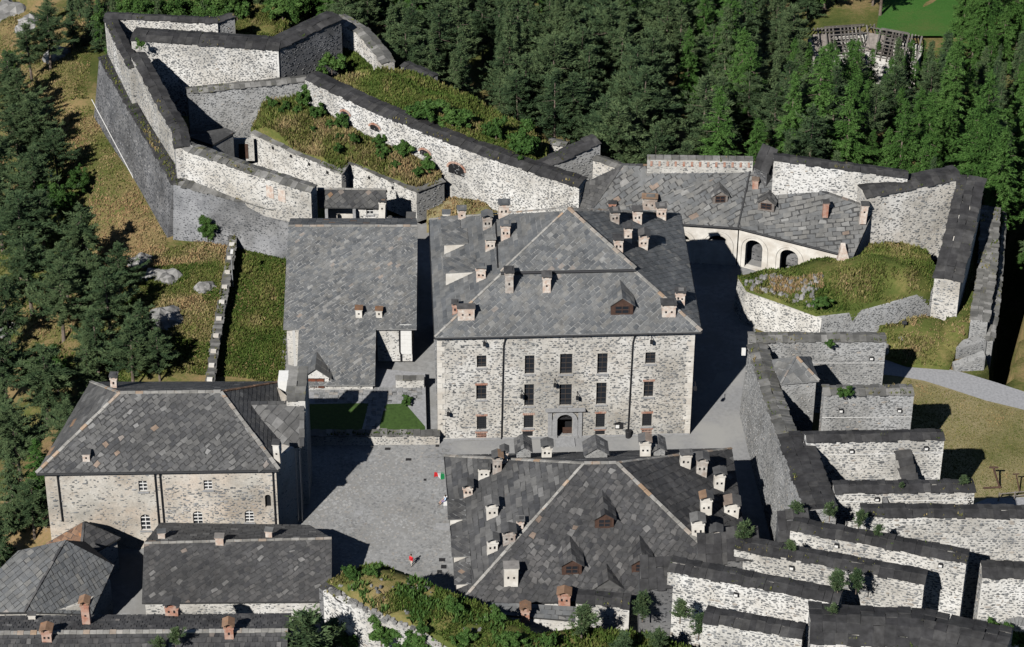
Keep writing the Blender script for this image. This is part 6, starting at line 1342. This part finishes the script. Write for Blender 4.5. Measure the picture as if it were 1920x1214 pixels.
# forest behind the fort: jittered grid, thinned where the photo shows roofs or clearings
front = [(-40, 84), (-22, 62), (-14, 54), (-6, 48), (2, 41), (9, 34), (16, 27.5), (24, 24.5), (38, 24), (52, 21), (63, 20), (70, 14), (78, 5), (120, 5), (120, 190), (-60, 190), (-60, 96)]
def proj(p):
    v = np.array(p)-CAM; w = v@FW; return 960+FPX*(v@RT)/w, 607-FPX*(v@UP)/w
FOREST = dict(pine='dark blue-green pine in the dense forest behind the fort', spruce='slender deep-green spruce in the dense forest behind the fort', larch='bright green feathery larch in the dense forest behind the fort', leaf='rounded broadleaf tree in the dense forest behind the fort')
cnt = 0; sp = 5.3
ruin_xy = [G(1560, 95, -9), G(1690, 95, -9)]
for iy, yy in enumerate(np.arange(0, 190, sp*.9)):
    for xx in np.arange(-60, 120, sp):
        x = xx+random.uniform(-2.3, 2.3)+(sp/2 if iy % 2 else 0); y = yy+random.uniform(-2.2, 2.2)
        if not poly_mask(np.array([x]), np.array([y]), front)[0]: continue
        z = gz(x, y); px, py = proj((x, y, z)); tx, ty = proj((x, y, z+17))
        if px < 590 or px > 1990 or py < -5 or ty > 420: continue
        if 1275 < px < 1345 and 250 < py < 330: continue             # dark gap in the trees
        if py < 40 and random.random() < .25: continue
        f = vnoise(np.array([x]), np.array([y]), 22, 3)[0]+random.uniform(-.35, .35)
        right = (px-1280)/640
        if right > 0 and f+right*.35 > .62: key = 'larch'
        elif px < 1330 and f+(150-py)/400 > .68: key = 'leaf' if random.random() < .55 else 'larch'
        elif f < .28: key = 'spruce'
        else: key = 'pine'
        h = {'pine': random.uniform(9, 17), 'spruce': random.uniform(10, 19), 'larch': random.uniform(9, 21), 'leaf': random.uniform(8, 13)}[key]
        if y > 95: h *= .9
        lim = -999 if py < 62 else (66 if 1482 < px < 1740 else (48 if 1655 < px < 1800 else -999))
        if 1482 < px < 1740 and 62 < py < 150: continue                   # clearing with the ruined roofs
        if 1662 < px < 1795 and py < 75: continue                    # green field beyond
        if lim > 0 and proj((x, y, z+h))[1] < lim: h = h*(py-lim-random.uniform(0, 25))/(py-proj((x, y, z+h))[1])
        if h < 4: continue
        zone = 'behind the grass roof' if px < 1010 else ('behind the slotted parapet' if px < 1440 else ('behind the curtain wall' if px < 1720 else 'beyond the right bastion'))
        dep = 'front rows' if py > 235 else ('middle' if py > 110 else 'far part')
        key_lab = FOREST[key].replace('in the dense forest behind the fort', 'in the %s of the forest %s' % (dep, zone))
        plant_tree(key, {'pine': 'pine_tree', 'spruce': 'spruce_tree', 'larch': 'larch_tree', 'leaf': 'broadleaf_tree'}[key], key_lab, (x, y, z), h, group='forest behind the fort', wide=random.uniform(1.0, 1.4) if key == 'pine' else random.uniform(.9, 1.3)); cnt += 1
print('forest trees', cnt)
for px, py, h, key, lab in ((1470, 318, 15, 'tallpine', 'tall pine, bare reddish trunk, leftmost bare trunk behind the curtain wall'), (1499, 322, 16, 'tallpine', 'pine with bare grey trunk, second bare trunk behind the curtain wall'), (1553, 330, 18, 'tallpine', 'tall larch with thick bare trunk above the middle of the curtain wall'), (1628, 342, 16, 'tallpine', 'pine with bare pinkish trunk, rightmost bare trunk behind the curtain wall'), (1860, 400, 15, 'tallpine', 'pine with thin bare trunk beside the right bastion corner')):
    plant_tree(key, 'pine_tree', lab, on_ground(px, py), h)
# low growth along the forest edge
for i in range(len(front)-6):
    if i < 2: continue
    a, c = np.array(front[i]), np.array(front[i+1]); k = max(1, int(np.linalg.norm(c-a)/2.6))
    for j in range(k):
        q = lerp(a, c, (j+random.random())/k)+np.array([random.uniform(-1, 1), random.uniform(-2.5, .5)]); plant_tree('leaf', 'shrub', 'low leafy bush at the forest edge behind the fort walls', (q[0], q[1], gz(q[0], q[1])), random.uniform(2.6, 4.6), 'shrub', 'bushes at the forest edge')
# left slope trees (foot px,py, height, kind, label)
LT = ((70, 420, 13, 'pine', 'large dark pine crown left of the lamp post'), (40, 520, 14, 'pine', 'large dark pine at the left edge below the lamp post'), (160, 520, 12, 'pine', 'broad dark pine standing left of the rocky outcrop'), (120, 640, 13, 'pine', 'tall pine with pale bare branches left of the grass slope'), (210, 640, 12, 'pine', 'dense pine just below the rocky outcrop'), (20, 660, 12, 'pine', 'dark pine at the left edge beside pale boulders'), (250, 730, 11, 'pine', 'rounded pine directly behind the left barracks roof'), (170, 760, 12, 'spruce', 'slender spruce behind the left hip of the left barracks'), (300, 715, 8, 'pine', 'short pine by the foot of the boundary wall'), (90, 800, 13, 'pine', 'dark pine left of the left barracks roof'), (20, 860, 13, 'spruce', 'dark spruce at the left edge beside the left barracks'), (30, 990, 13, 'spruce', 'shadowed spruce at the left edge above the corner pavilion'), (80, 960, 11, 'larch', 'olive green conifer against the left end of the cream facade'), (5, 1060, 10, 'spruce', 'dark spruce at the left edge behind the corner pavilion roof'),
      (40, 330, 12, 'pine', 'pine at the left edge above the lamp post'), (110, 420, 7, 'leaf', 'bright green broadleaf tree behind the lamp post'), (150, 370, 5, 'leaf', 'round green bush right of the lamp post'), (95, 130, 11, 'pine', 'bushy pine with long shadow on the dry slope, top left'), (60, 150, 10, 'pine', 'spreading pine left of the bushy one, top left'), (140, 90, 10, 'spruce', 'dark spruce behind the bushy pines, top left'), (175, 85, 11, 'spruce', 'dark spruce touching the far left fort corner'), (20, 135, 4, 'leaf', 'small bright bush at the left edge, top left'), (150, 30, 10, 'spruce', 'dark spruce at the very top left'), (95, 50, 9, 'spruce', 'dark spruce on the rocky top left slope'), (60, 720, 6, 'leaf', 'green bush on the reddish gully at the left'), (110, 740, 7, 'leaf', 'green bush right of the reddish gully at the left'), (15, 760, 12, 'pine', 'dark pine below the boulders at the left edge'), (390, 456, 4.6, 'leaf', 'round dark green bush at the foot of the dark scarp wall'), (70, 305, 12, 'pine', 'broad pine mass beside the dry strip, left of the scarp pipe'), (22, 215, 11, 'pine', 'dark pine at the left edge under the top left slope'), (110, 345, 9, 'pine', 'pine above the bright broadleaf tree at the lamp post'), (5, 395, 13, 'pine', 'dark pine at the left edge level with the lamp post'), (175, 590, 10, 'pine', 'pine with a long shadow across the green slope'), (225, 560, 9, 'pine', 'pine left of the rock outcrops'), (5, 470, 12, 'pine', 'half visible pine at the left edge, middle height'), (60, 590, 13, 'pine', 'pine above the pale boulders on the left'), (185, 700, 10, 'pine', 'pine in the shade right of the gully'), (130, 860, 9, 'pine', 'low pine under the left eave of the left barracks'), (270, 670, 9, 'pine', 'dark pine between the cliff-like rock and the left barracks'), (45, 250, 11, 'pine', 'big pine on the dry slope left of the white pipe'), (85, 480, 11, 'pine', 'dark pine just below the lamp post'), (130, 580, 11, 'pine', 'pine left of the cliff-like rock'), (40, 900, 12, 'pine', 'pine in deep shade left of the cream facade'), (65, 1010, 9, 'pine', 'pine wedged between cream facade and corner pavilion'))
for (px, py, h, key, lab) in LT:
    plant_tree(key, {'pine': 'pine_tree', 'spruce': 'spruce_tree', 'larch': 'larch_tree', 'leaf': 'broadleaf_tree'}[key], lab, on_ground(px, py), h, wide=1.5 if key == 'pine' else (1.4 if key != 'leaf' else 1.0))
# strip of trees behind the far left wall
k = 0
for px in list(range(190, 650, 15))+list(range(198, 650, 18)):
    p = on_ground(px+random.uniform(-6, 6), random.uniform(70, 125) if px < 420 else random.uniform(20, 60)); key = random.choice(('leaf', 'leaf', 'larch', 'spruce')); h = random.uniform(8, 10.5) if key == 'leaf' else random.uniform(9, 12)
    plant_tree(key, {'leaf': 'broadleaf_tree', 'larch': 'larch_tree', 'spruce': 'spruce_tree'}[key], {'leaf': 'leafy green tree in the strip behind the far left wall', 'larch': 'light green larch in the strip behind the far left wall', 'spruce': 'dark spruce in the strip behind the far left wall'}[key], (p[0], p[1], gz(p[0], p[1])), h, group='tree strip behind the far left wall')
# shrubs
def shrub(px, py, z, h, lab, key='shrub', cat='shrub', nm='shrub', group=None): return plant_tree(key, nm, lab, G(px, py, z), h, cat, group, wide=1.0 if key != 'shrub' else random.uniform(.8, 1.5))
GM = 'shrubs on the tall-grass mound'
for px, py, z, h in ((508, 204, 8.3, 1.6), (524, 212, 8.5, 1.0), (540, 206, 8.6, 1.4), (578, 198, 8.6, 2.6), (562, 214, 8.5, 1.1), (602, 222, 8.3, 1.9), (618, 240, 8.2, 1.1), (645, 240, 8.3, 2.1), (660, 268, 8.0, 1.5), (632, 262, 8.0, .9), (705, 272, 7.6, 1.3), (722, 296, 7.5, 1.7), (758, 290, 7.4, 2.1), (745, 312, 7.2, .9), (802, 318, 6.6, 1.7), (778, 328, 6.8, 1.2), (640, 284, 7.6, 1.0), (585, 246, 8.0, .8)):
    px += random.uniform(-6, 6)
    shrub(px, py, z, h, 'dark green shrub growing in the tall grass of the bastion mound', group=GM)
for px, py, z, h, lab in ((800, 225, 11.8, 3.0, 'left dark bush behind the top of the long wall'), (848, 240, 11.6, 3.2, 'middle dark bush behind the top of the long wall'), (930, 262, 11.2, 3.4, 'tall narrow bush on the grass roof'), (980, 288, 10.6, 3.6, 'round bush at the right end of the grass roof'), (590, 110, 8, 3.0, 'bright bush on the small grassy ledge'), (622, 82, 8.4, 3.2, 'green bush at the inner corner of the small grassy ledge'), (622, 135, 8.4, 2.6, 'dark bush where the long wall begins'), (445, 40, 8.6, 3.2, 'bush on the grassy terrace at the top left'), (530, 30, 9, 3.0, 'bush at the right of the grassy top left terrace'), (262, 92, 15.2, 1.4, 'small weed clump on the left end of the high white wall'), (1555, 650, 10.8, .9, 'small weed on the topmost retaining wall')):
    shrub(px, py, z, h, lab)
for px, py, z, h, lab in ((580, 1250, 8.0, 7.6, 'bright young pine on the bottom edge left of the ruined wall'), (622, 1225, 7.0, 4.6, 'smaller young pine leaning beside the ruined wall'), (330, 1214, 13, 2.6, 'young pine poking over the roofed wall at the bottom'), (300, 1225, 12.5, 2.2, 'low young pine at the bottom edge of the roofed wall'), (1090, 1195, 12.8, 4.4, 'leftmost young pine in the shade below the pavilion'), (1170, 1235, 13, 3.4, 'small round young pine at the bottom edge, centre right'), (1235, 1225, 13, 3.2, 'young pine right of the small round one at the bottom edge'), (1205, 1160, 14, 3.6, 'young pine under the right front of the pavilion roof'), (1275, 1165, 16, 3.0, 'low young pine beside the eighth retaining wall'), (1310, 1195, 17, 3.2, 'young pine before the shortest retaining wall'), (1395, 1022, 17, 3.2, 'young pine among the last white chimneys'), (1490, 975, 15.5, 2.6, 'small pine at the foot of the near flank wall'), (1555, 975, 15.5, 2.4, 'small pine left of the fifth retaining wall'), (1610, 990, 16.2, 2.4, 'small pine at the left end of the fifth retaining wall'), (1645, 1010, 16.8, 1.8, 'tiny pine on the slab top of the sixth retaining wall'), (1480, 1040, 17.6, 2.0, 'tiny pine on the slab top of the seventh retaining wall'), (1570, 1115, 19, 3.0, 'spreading young pine at the end of the eighth retaining wall'), (1605, 1110, 18.5, 2.8, 'second spreading young pine beside the eighth retaining wall'), (1560, 1165, 20.5, 2.2, 'low pine on the massive dark wall'), (1805, 912, 15.4, 1.6, 'weedy young pine on the right end of the fourth retaining wall'), (1690, 918, 15.4, 1.0, 'small pine tuft on the fourth retaining wall')):
    shrub(px, py, z, h, lab, 'young', 'tree', 'young_pine').scale.x *= 1.25
for px, py, z, h, lab in ((850, 1150, 12.6, 1.7, 'bright fern-like bush in the middle of the overgrown mound'), (930, 1165, 12.8, 1.5, 'bright bush at the right shoulder of the overgrown mound'), (700, 1080, 12.5, 1.6, 'green bush at the crest of the overgrown mound'), (790, 1190, 12.4, 1.6, 'bush on the ruined wall edge'), (960, 1210, 13, 1.8, 'bush at the bottom edge right of the overgrown mound'), (660, 1085, 12, 1.4, 'low bush at the left end of the overgrown mound'), (1030, 1215, 13, 1.8, 'bush beside the leftmost young pine'), (870, 1210, 12.8, 1.7, 'bush at the bottom edge under the overgrown mound'), (1860, 1200, 6, 2.6, 'bright bush at the foot of the arched gate wall'), (1900, 1215, 6, 2.4, 'second bright bush in the bottom right corner'), (1585, 745, 13.2, 1.2, 'weed on the second retaining wall'), (1540, 575, 6, 1.5, 'green bush on the front of the curved bastion'), (715, 1205, 9.0, 2.4, 'pale-leaved climber on the face of the ruined wall'), (780, 1225, 9.5, 2.6, 'climbing bush low on the ruined wall'), (640, 1215, 5, 2.4, 'dark bush at the shaded foot of the ruined wall'), (763, 757, 1.0, .9, 'round clipped shrub by the garden path')):
    shrub(px, py, z, h, lab)

# grass of the open slopes at the left
ysplit = on_ground(300, 470)[1]; xw = lambda y: np.interp(y, [on_ground(388, 716)[1], on_ground(434, 436)[1]], [on_ground(388, 716)[0], on_ground(434, 436)[0]])
def dryness(p):
    e_ = edge_x(p[:, 1])-p[:, 0]; v = np.where(p[:, 1] > ysplit+26, .72, np.where(p[:, 1] > ysplit-4, np.where(e_ < 6.5, .9, .3), .27+.33*(vnoise(p[:, 0], p[:, 1], 6, 9) > .55))); v = np.where(p[:, 0] > xw(p[:, 1]), .27, v); return v
gl0 = on_ground(170, 430)
for reg, n, hh, lab in (([(300, 470), (440, 440), (545, 462), (532, 722), (200, 730), (200, 600)], 24000, (.12, .4), 'tall grass on the slope above the left barracks'), ([(0, 10), (180, 20), (165, 190), (245, 335), (315, 448), (300, 640), (200, 720), (0, 720)], 38000, (.08, .3), 'dry straw-coloured grass of the hillside below the dark scarp wall')):
    poly = [on_ground(*q) for q in reg]
    tufts('grass', scatter_in(poly, n, lambda x, y: terrain_z(x, y)-.05), h=hh, dry=dryness, w=.13, lab=lab, var=.5)
# outcrops
for i_, (px, py, s, lab) in enumerate(((265, 490, 2.6, 'grey rock outcrop in the dry grass, uppermost of three'), (318, 520, 2.6, 'pale-faced rock outcrop in the dry grass beside the boundary wall'), (285, 515, 2.0, 'small grey rock between two larger outcrops'), (310, 600, 3.6, 'grey cliff-like rock above the dark pines'), (385, 540, 2.0, 'low grey rock touching the boundary wall'), (20, 620, 2.4, 'pale boulders among pines at the left edge'), (15, 25, 5.0, 'rock face in the top left corner'), (110, 105, 3.2, 'grey rocks under the bushy pines, top left'), (60, 45, 3.2, 'scattered scree on the top left slope'), (150, 470, 1.6, 'flat stone in the grass left of the outcrops'))):
    p = on_ground(px, py); th = thing('rock_outcrop', lab, 'rock', p)
    bm = bmesh.new(); bmesh.ops.create_icosphere(bm, subdivisions=3, radius=1)
    for v in bm.verts:
        c = np.array(v.co[:]); k = .72+.5*vnoise([c[0]*3+c[2]*2+i_*7], [c[1]*3-c[2]], 1.0, i_)[0]+.25*vnoise([c[0]*8+c[2]*5], [c[1]*8+i_], 1.0, i_)[0]
        v.co = Vector((p[0]+c[0]*k*s*.75, p[1]+c[1]*k*s*.6, p[2]-.25*s+c[2]*k*s*.6))
    me = bpy.data.meshes.new('rock'); bm.to_mesh(me); bm.free(); me.materials.append(MATS['rock']); at = me.attributes.new('tint', 'FLOAT', 'FACE'); at.data.foreach_set('value', rng.uniform(.2, 1, len(me.polygons)).astype(np.float32)); link('rock', me, th)

# ================================================================== RUINED ROOFS IN THE FOREST
for i_, (px, py, ang, w, l, lab) in enumerate(((1575, 82, .15, 6.4, 9.0, 'ruined house with bare rafters among the trees, left of two at the top'), (1672, 92, -.35, 5.6, 7.5, 'ruined house with collapsing lattice roof among the trees, right of two at the top'))):
    p = on_ground(px, py+62); th = thing('ruined_house', lab, 'ruin', p); u = V3(math.cos(ang), math.sin(ang), 0); v = V3(-u[1], u[0], 0); z0 = p[2]+5.5
    b = MB(); c = with_z(p, z0-6)
    for s in (-1, 1): b.box(c+v*s*w/2, u, v, zup, l, .6, 6.2); b.box(c+u*s*l/2, u, v, zup, .6, w-.6, 6.0)
    wl_ = b.build('wall', 'mortar_pale', th)
    rd = with_z(p, z0+3.4)
    for s in (-1, 1):
        for k in range(17):
            if random.random() < .3: continue
            q = rd+u*(k/16-.5)*l*1.05; e = with_z(p, z0-.2)+u*(k/16-.5)*l*1.05+v*s*(w/2+.5); b = MB(); b.tube(q, e, .14, .12, 4, random.random()); b.build('rafter', 'dry_branch', th)
        for k in range(9):
            t_ = (k+.5)/9; q = lerp(rd, with_z(p, z0-.2)+v*s*(w/2+.5), t_)+V3(0, 0, .2); a_, c_ = random.uniform(.3, .5), random.uniform(.35, .5); b = MB(); b.box(q+u*l*random.uniform(-.15, .15), u, v, zup, l*(a_+c_)*random.uniform(.4, 1), .16, .1, random.random()); b.build('batten', 'dry_branch', th)
    b = MB(); q = with_z(p, z0+.4)-u*l*.36; b.poly([q-u*1.5-v*2, q+u*1.5-v*2.2, q+u*1.4+V3(0, 0, 2.0), q-u*1.6+V3(0, 0, 2.0)]); b.build('slate_remnant', 'wood_grey', th)

# ================================================================== SMALL THINGS
for px, py, h, z, lab in ((100, 382, 5.0, None, 'thin white lamp post in the grass at the far left'), (437, 540, 6.0, None, 'thin grey lamp post beside the boundary wall')):
    p = on_ground(px, py); th = thing('lamp_post', lab, 'lamp post', p); b = MB(); b.tube(p, p+V3(0, 0, h), .09, .06, 8); b.build('pole', 'metal_grey', th); b = MB(); b.box(p+V3(.15, -.25, h), (1, 0, 0), (0, 1, 0), zup, .35, .8, .18); b.build('lamp_head', 'paint_white', th)
bn = thing('litter_bin', 'dark litter bin against the barracks wall right of the portal', 'bin', G(1178, 822)); b = MB(); q = G(1178, 822); b.tube(q+V3(0, .2, .02), q+V3(0, .2, 1.0), .35, .42, 10); b.build('body', 'iron_dark', bn); b = MB(); b.tube(q+V3(0, .2, 1.0), q+V3(0, .2, 1.1), .44, .4, 10); b.build('rim', 'iron_dark', bn)
# flag on a slanting staff from the pavilion's left wall
q = G(836, 888, 6.5); fl = thing('flag', 'green white and red tricolour flag hanging from the pavilion wall', 'flag', q); e = q+V3(-1.35, -.45, .6)
b = MB(); b.tube(q+V3(.6, .15, -.3), e, .04, .04, 6); b.build('staff', 'metal_grey', fl)
b = MB(); K = 9
P_ = lambda s, t: lerp(q, e, .15+.85*s)+V3(.05*math.sin(s*9+t*2), .12*math.sin(s*7+t*3), -.85*t-.1*math.sin(s*6)*t)
for i in range(K):
    for j in range(4):
        b.poly([P_(i/K, (j+1)/4), P_((i+1)/K, (j+1)/4), P_((i+1)/K, j/4), P_(i/K, j/4)], .5, 0 if i < 3 else (1 if i < 6 else 2))
b.build('cloth', ['flag_green', 'flag_white', 'flag_red'], fl)
# bench and rail by the pavilion's wall
bq = G(834, 948); bn = thing('bench', 'pale bench against the pavilion wall under the seated person', 'bench', bq); b = MB(); b.box(bq+V3(.1, .3, .42), (1, 0, 0), (0, 1, 0), zup, .5, 1.8, .08); b.build('seat', 'paint_white', bn)
for s in (-.7, .9):
    b = MB(); b.box(bq+V3(.1, s, .005), (1, 0, 0), (0, 1, 0), zup, .45, .1, .41); b.build('leg', 'dressed_stone', bn)
st = thing('stone_step', 'pair of long pale stone steps jutting from the pavilion wall into the square', 'step', G(835, 992)); b = MB(); q = G(838, 993); b.box(q+V3(-.6, 0, .006), (1, 0, 0), (0, 1, 0), zup, 1.9, .5, .16); b.box(q+V3(-.5, .55, .006), (1, 0, 0), (0, 1, 0), zup, 1.7, .5, .3); b.build('slab', 'dressed_stone', st)

def person(label, p, rot, joints, edges, radii, parts, hairv, name='person', scale=1.0):
    """body as one skinned surface: joints laid out in the pose, coloured by body region"""
    me = bpy.data.meshes.new('body'); me.from_pydata(joints, edges, []); o = link('body', me)
    md = o.modifiers.new('skin', 'SKIN'); sub = o.modifiers.new('sub', 'SUBSURF'); sub.levels = 2; sub.render_levels = 2
    for v, r in zip(me.skin_vertices[0].data, radii): v.radius = (r, r*.85); 
    me.skin_vertices[0].data[0].use_root = True
    dg = bpy.context.evaluated_depsgraph_get(); ev_ = bpy.data.meshes.new_from_object(o.evaluated_get(dg)); bpy.data.objects.remove(o)
    ev_.name = 'body'
    for mm in parts['mats']: ev_.materials.append(MATS[mm])
    J = np.array(joints); own = parts['of']
    E_ = [(J[a], J[c], own[i]) for i, (a, c) in enumerate(edges)]
    for f in ev_.polygons:
        c = np.array(f.center[:]); best = min(E_, key=lambda e: np.linalg.norm(c-(e[0]+(e[1]-e[0])*np.clip(np.dot(c-e[0], e[1]-e[0])/max(1e-6, np.dot(e[1]-e[0], e[1]-e[0])), 0, 1)))); f.material_index = best[2]; f.use_smooth = True
    th = thing(name, label, 'person', p); th.rotation_euler = (0, 0, rot)
    bo = bpy.data.objects.new('body', ev_); col.objects.link(bo); bo.parent = th
    bm = bmesh.new(); bmesh.ops.create_icosphere(bm, subdivisions=2, radius=.118)
    for v in bm.verts: v.co = Vector((v.co.x*.95, v.co.y*1.05+.02, v.co.z*1.0+.03))+Vector(hairv)
    hm = bpy.data.meshes.new('hair'); bm.to_mesh(hm); bm.free(); hm.materials.append(MATS['hair']); ho = bpy.data.objects.new('hair', hm); col.objects.link(ho); ho.parent = th
# standing person in red, facing the camera-left, arms at the sides, one foot forward
J = [(0, 0, .95), (0, 0, 1.15), (0, 0, 1.38), (0, 0, 1.50), (0, -.02, 1.62), (0, -.03, 1.72), (.19, 0, 1.40), (.25, .03, 1.14), (.23, -.08, .92), (.22, -.12, .80), (-.19, 0, 1.40), (-.26, .05, 1.14), (-.27, 0, .90), (-.26, -.03, .78), (.10, 0, .9), (.11, -.10, .5), (.11, -.06, .09), (.12, -.22, .05), (-.10, 0, .9), (-.11, .05, .5), (-.11, .14, .10), (-.12, .0, .05),
     (.20, -.17, .73), (.24, -.16, .72), (.17, -.14, .75), (-.24, -.07, .71), (-.28, -.06, .70), (-.21, -.08, .74)]
Ed = [(0, 1), (1, 2), (2, 3), (3, 4), (4, 5), (2, 6), (6, 7), (7, 8), (8, 9), (2, 10), (10, 11), (11, 12), (12, 13), (0, 14), (14, 15), (15, 16), (16, 17), (0, 18), (18, 19), (19, 20), (20, 21), (9, 22), (9, 23), (9, 24), (13, 25), (13, 26), (13, 27)]
Rd = [.15, .14, .15, .06, .09, .085, .075, .055, .042, .035, .075, .055, .042, .035, .09, .065, .045, .04, .09, .065, .045, .04, .012, .012, .012, .012, .012, .012]
own = [0, 0, 0, 2, 2, 0, 0, 0, 2, 0, 0, 0, 2, 0, 1, 1, 3, 0, 1, 1, 3, 2, 2, 2, 2, 2, 2]
person('person in a bright red top standing alone in the square', G(771, 1062, .01), -.6, J, Ed, Rd, dict(mats=['cloth_red', 'cloth_pale', 'skin', 'hair'], of=own), (0, .0, 1.70))
# seated person in pale blue shirt and blue shorts, legs stretched to the left
J = [(0, 0, .56), (0, .03, .78), (0, .05, 1.02), (0, .03, 1.13), (0, 0, 1.24), (0, -.02, 1.33), (.19, .03, 1.02), (.24, -.06, .80), (.16, -.28, .66), (.13, -.36, .63), (-.19, .03, 1.02), (-.24, -.06, .80), (-.16, -.28, .66), (-.13, -.36, .63), (.10, -.05, .54), (.13, -.46, .52), (.14, -.66, .12), (.14, -.82, .06), (-.10, -.05, .54), (-.13, -.46, .54), (-.12, -.74, .13), (-.12, -.90, .07), (.11, -.43, .61), (.15, -.43, .62), (-.11, -.43, .61), (-.15, -.43, .62)]
Ed = [(0, 1), (1, 2), (2, 3), (3, 4), (4, 5), (2, 6), (6, 7), (7, 8), (8, 9), (2, 10), (10, 11), (11, 12), (12, 13), (0, 14), (14, 15), (15, 16), (16, 17), (0, 18), (18, 19), (19, 20), (20, 21), (9, 22), (9, 23), (13, 24), (13, 25)]
Rd = [.15, .14, .15, .06, .09, .085, .075, .055, .042, .035, .075, .055, .042, .035, .09, .07, .045, .04, .09, .07, .045, .04, .012, .012, .012, .012]
own = [1, 0, 0, 2, 2, 0, 0, 2, 2, 0, 0, 2, 2, 1, 1, 2, 3, 1, 1, 2, 3, 2, 2, 2, 2]
person('seated person in pale blue shirt and blue shorts on the bench by the pavilion', bq+V3(.05, .25, -.03), -math.pi/2+.1, J, Ed, Rd, dict(mats=['cloth_sky', 'cloth_denim', 'skin', 'hair'], of=own), (0, .02, 1.31))

# timber frame and railing at the right edge
q = G(1868, 918, 0); tf = thing('timber_frame', 'red-brown timber prop standing in the shade on the meadow edge', 'frame', q)
b = MB(); b.tube(q+V3(-1.6, 0, .2), q+V3(.6, .2, .2), .12, .12, 6); b.build('sill_beam', 'wood_brown', tf); b = MB(); b.tube(q+V3(.4, .2, .2), q+V3(-.5, 1.0, 2.6), .12, .12, 6); b.build('leaning_post', 'wood_brown', tf); b = MB(); b.tube(q+V3(-1.0, 1.0, 2.6), q+V3(.1, 1.0, 2.6), .12, .12, 6); b.build('head_beam', 'wood_brown', tf)
q = G(1872, 940, 0); rl = thing('railing', 'grey timber railing beside the lane at the right edge', 'railing', q); e = G(1990, 928, 0)
for hh in (.55, 1.1):
    b = MB(); b.tube(q+V3(0, 0, hh), e+V3(0, 0, hh), .07, .07, 6); b.build('rail', 'wood_grey', rl)
for k in range(5):
    b = MB(); p = lerp(q, e, k/4); b.tube(p, p+V3(0, 0, 1.25), .1, .09, 6); b.build('post', 'wood_grey', rl)
q = G(1912, 922, 0); sp_ = thing('post', 'leaning dark post with crossbar at the right edge', 'post', q); b = MB(); b.tube(q, q+V3(-.6, .6, 2.2), .1, .08, 6); b.build('shaft', 'wood_brown', sp_); b = MB(); b.tube(q+V3(-1, .6, 2.2), q+V3(-.2, .6, 2.25), .08, .08, 6); b.build('crossbar', 'wood_brown', sp_)
# small cannons / carriages on the grass bank
for px, py, lab in ((1694, 622, 'small dark metal stand on the grass bank, left one'), (1825, 540, 'small dark metal stand by the moat wall')):
    q = G(px, py, 1.6); th = thing('metal_stand', lab, 'stand', q); b = MB(); b.tube(q, q+V3(0, 0, 1.4), .06, .05, 6); b.build('stem', 'iron_dark', th); b = MB(); b.box(q+V3(0, 0, 1.4), (1, 0, 0), (0, .8, .6), (0, -.6, .8), .6, .5, .08); b.build('plate', 'iron_dark', th)
print('objects', len(bpy.data.objects), 'tris approx', sum(sum(len(p.vertices)-2 for p in m_.polygons) if len(m_.polygons) < 2000 else len(m_.polygons)*2 for m_ in bpy.data.meshes))
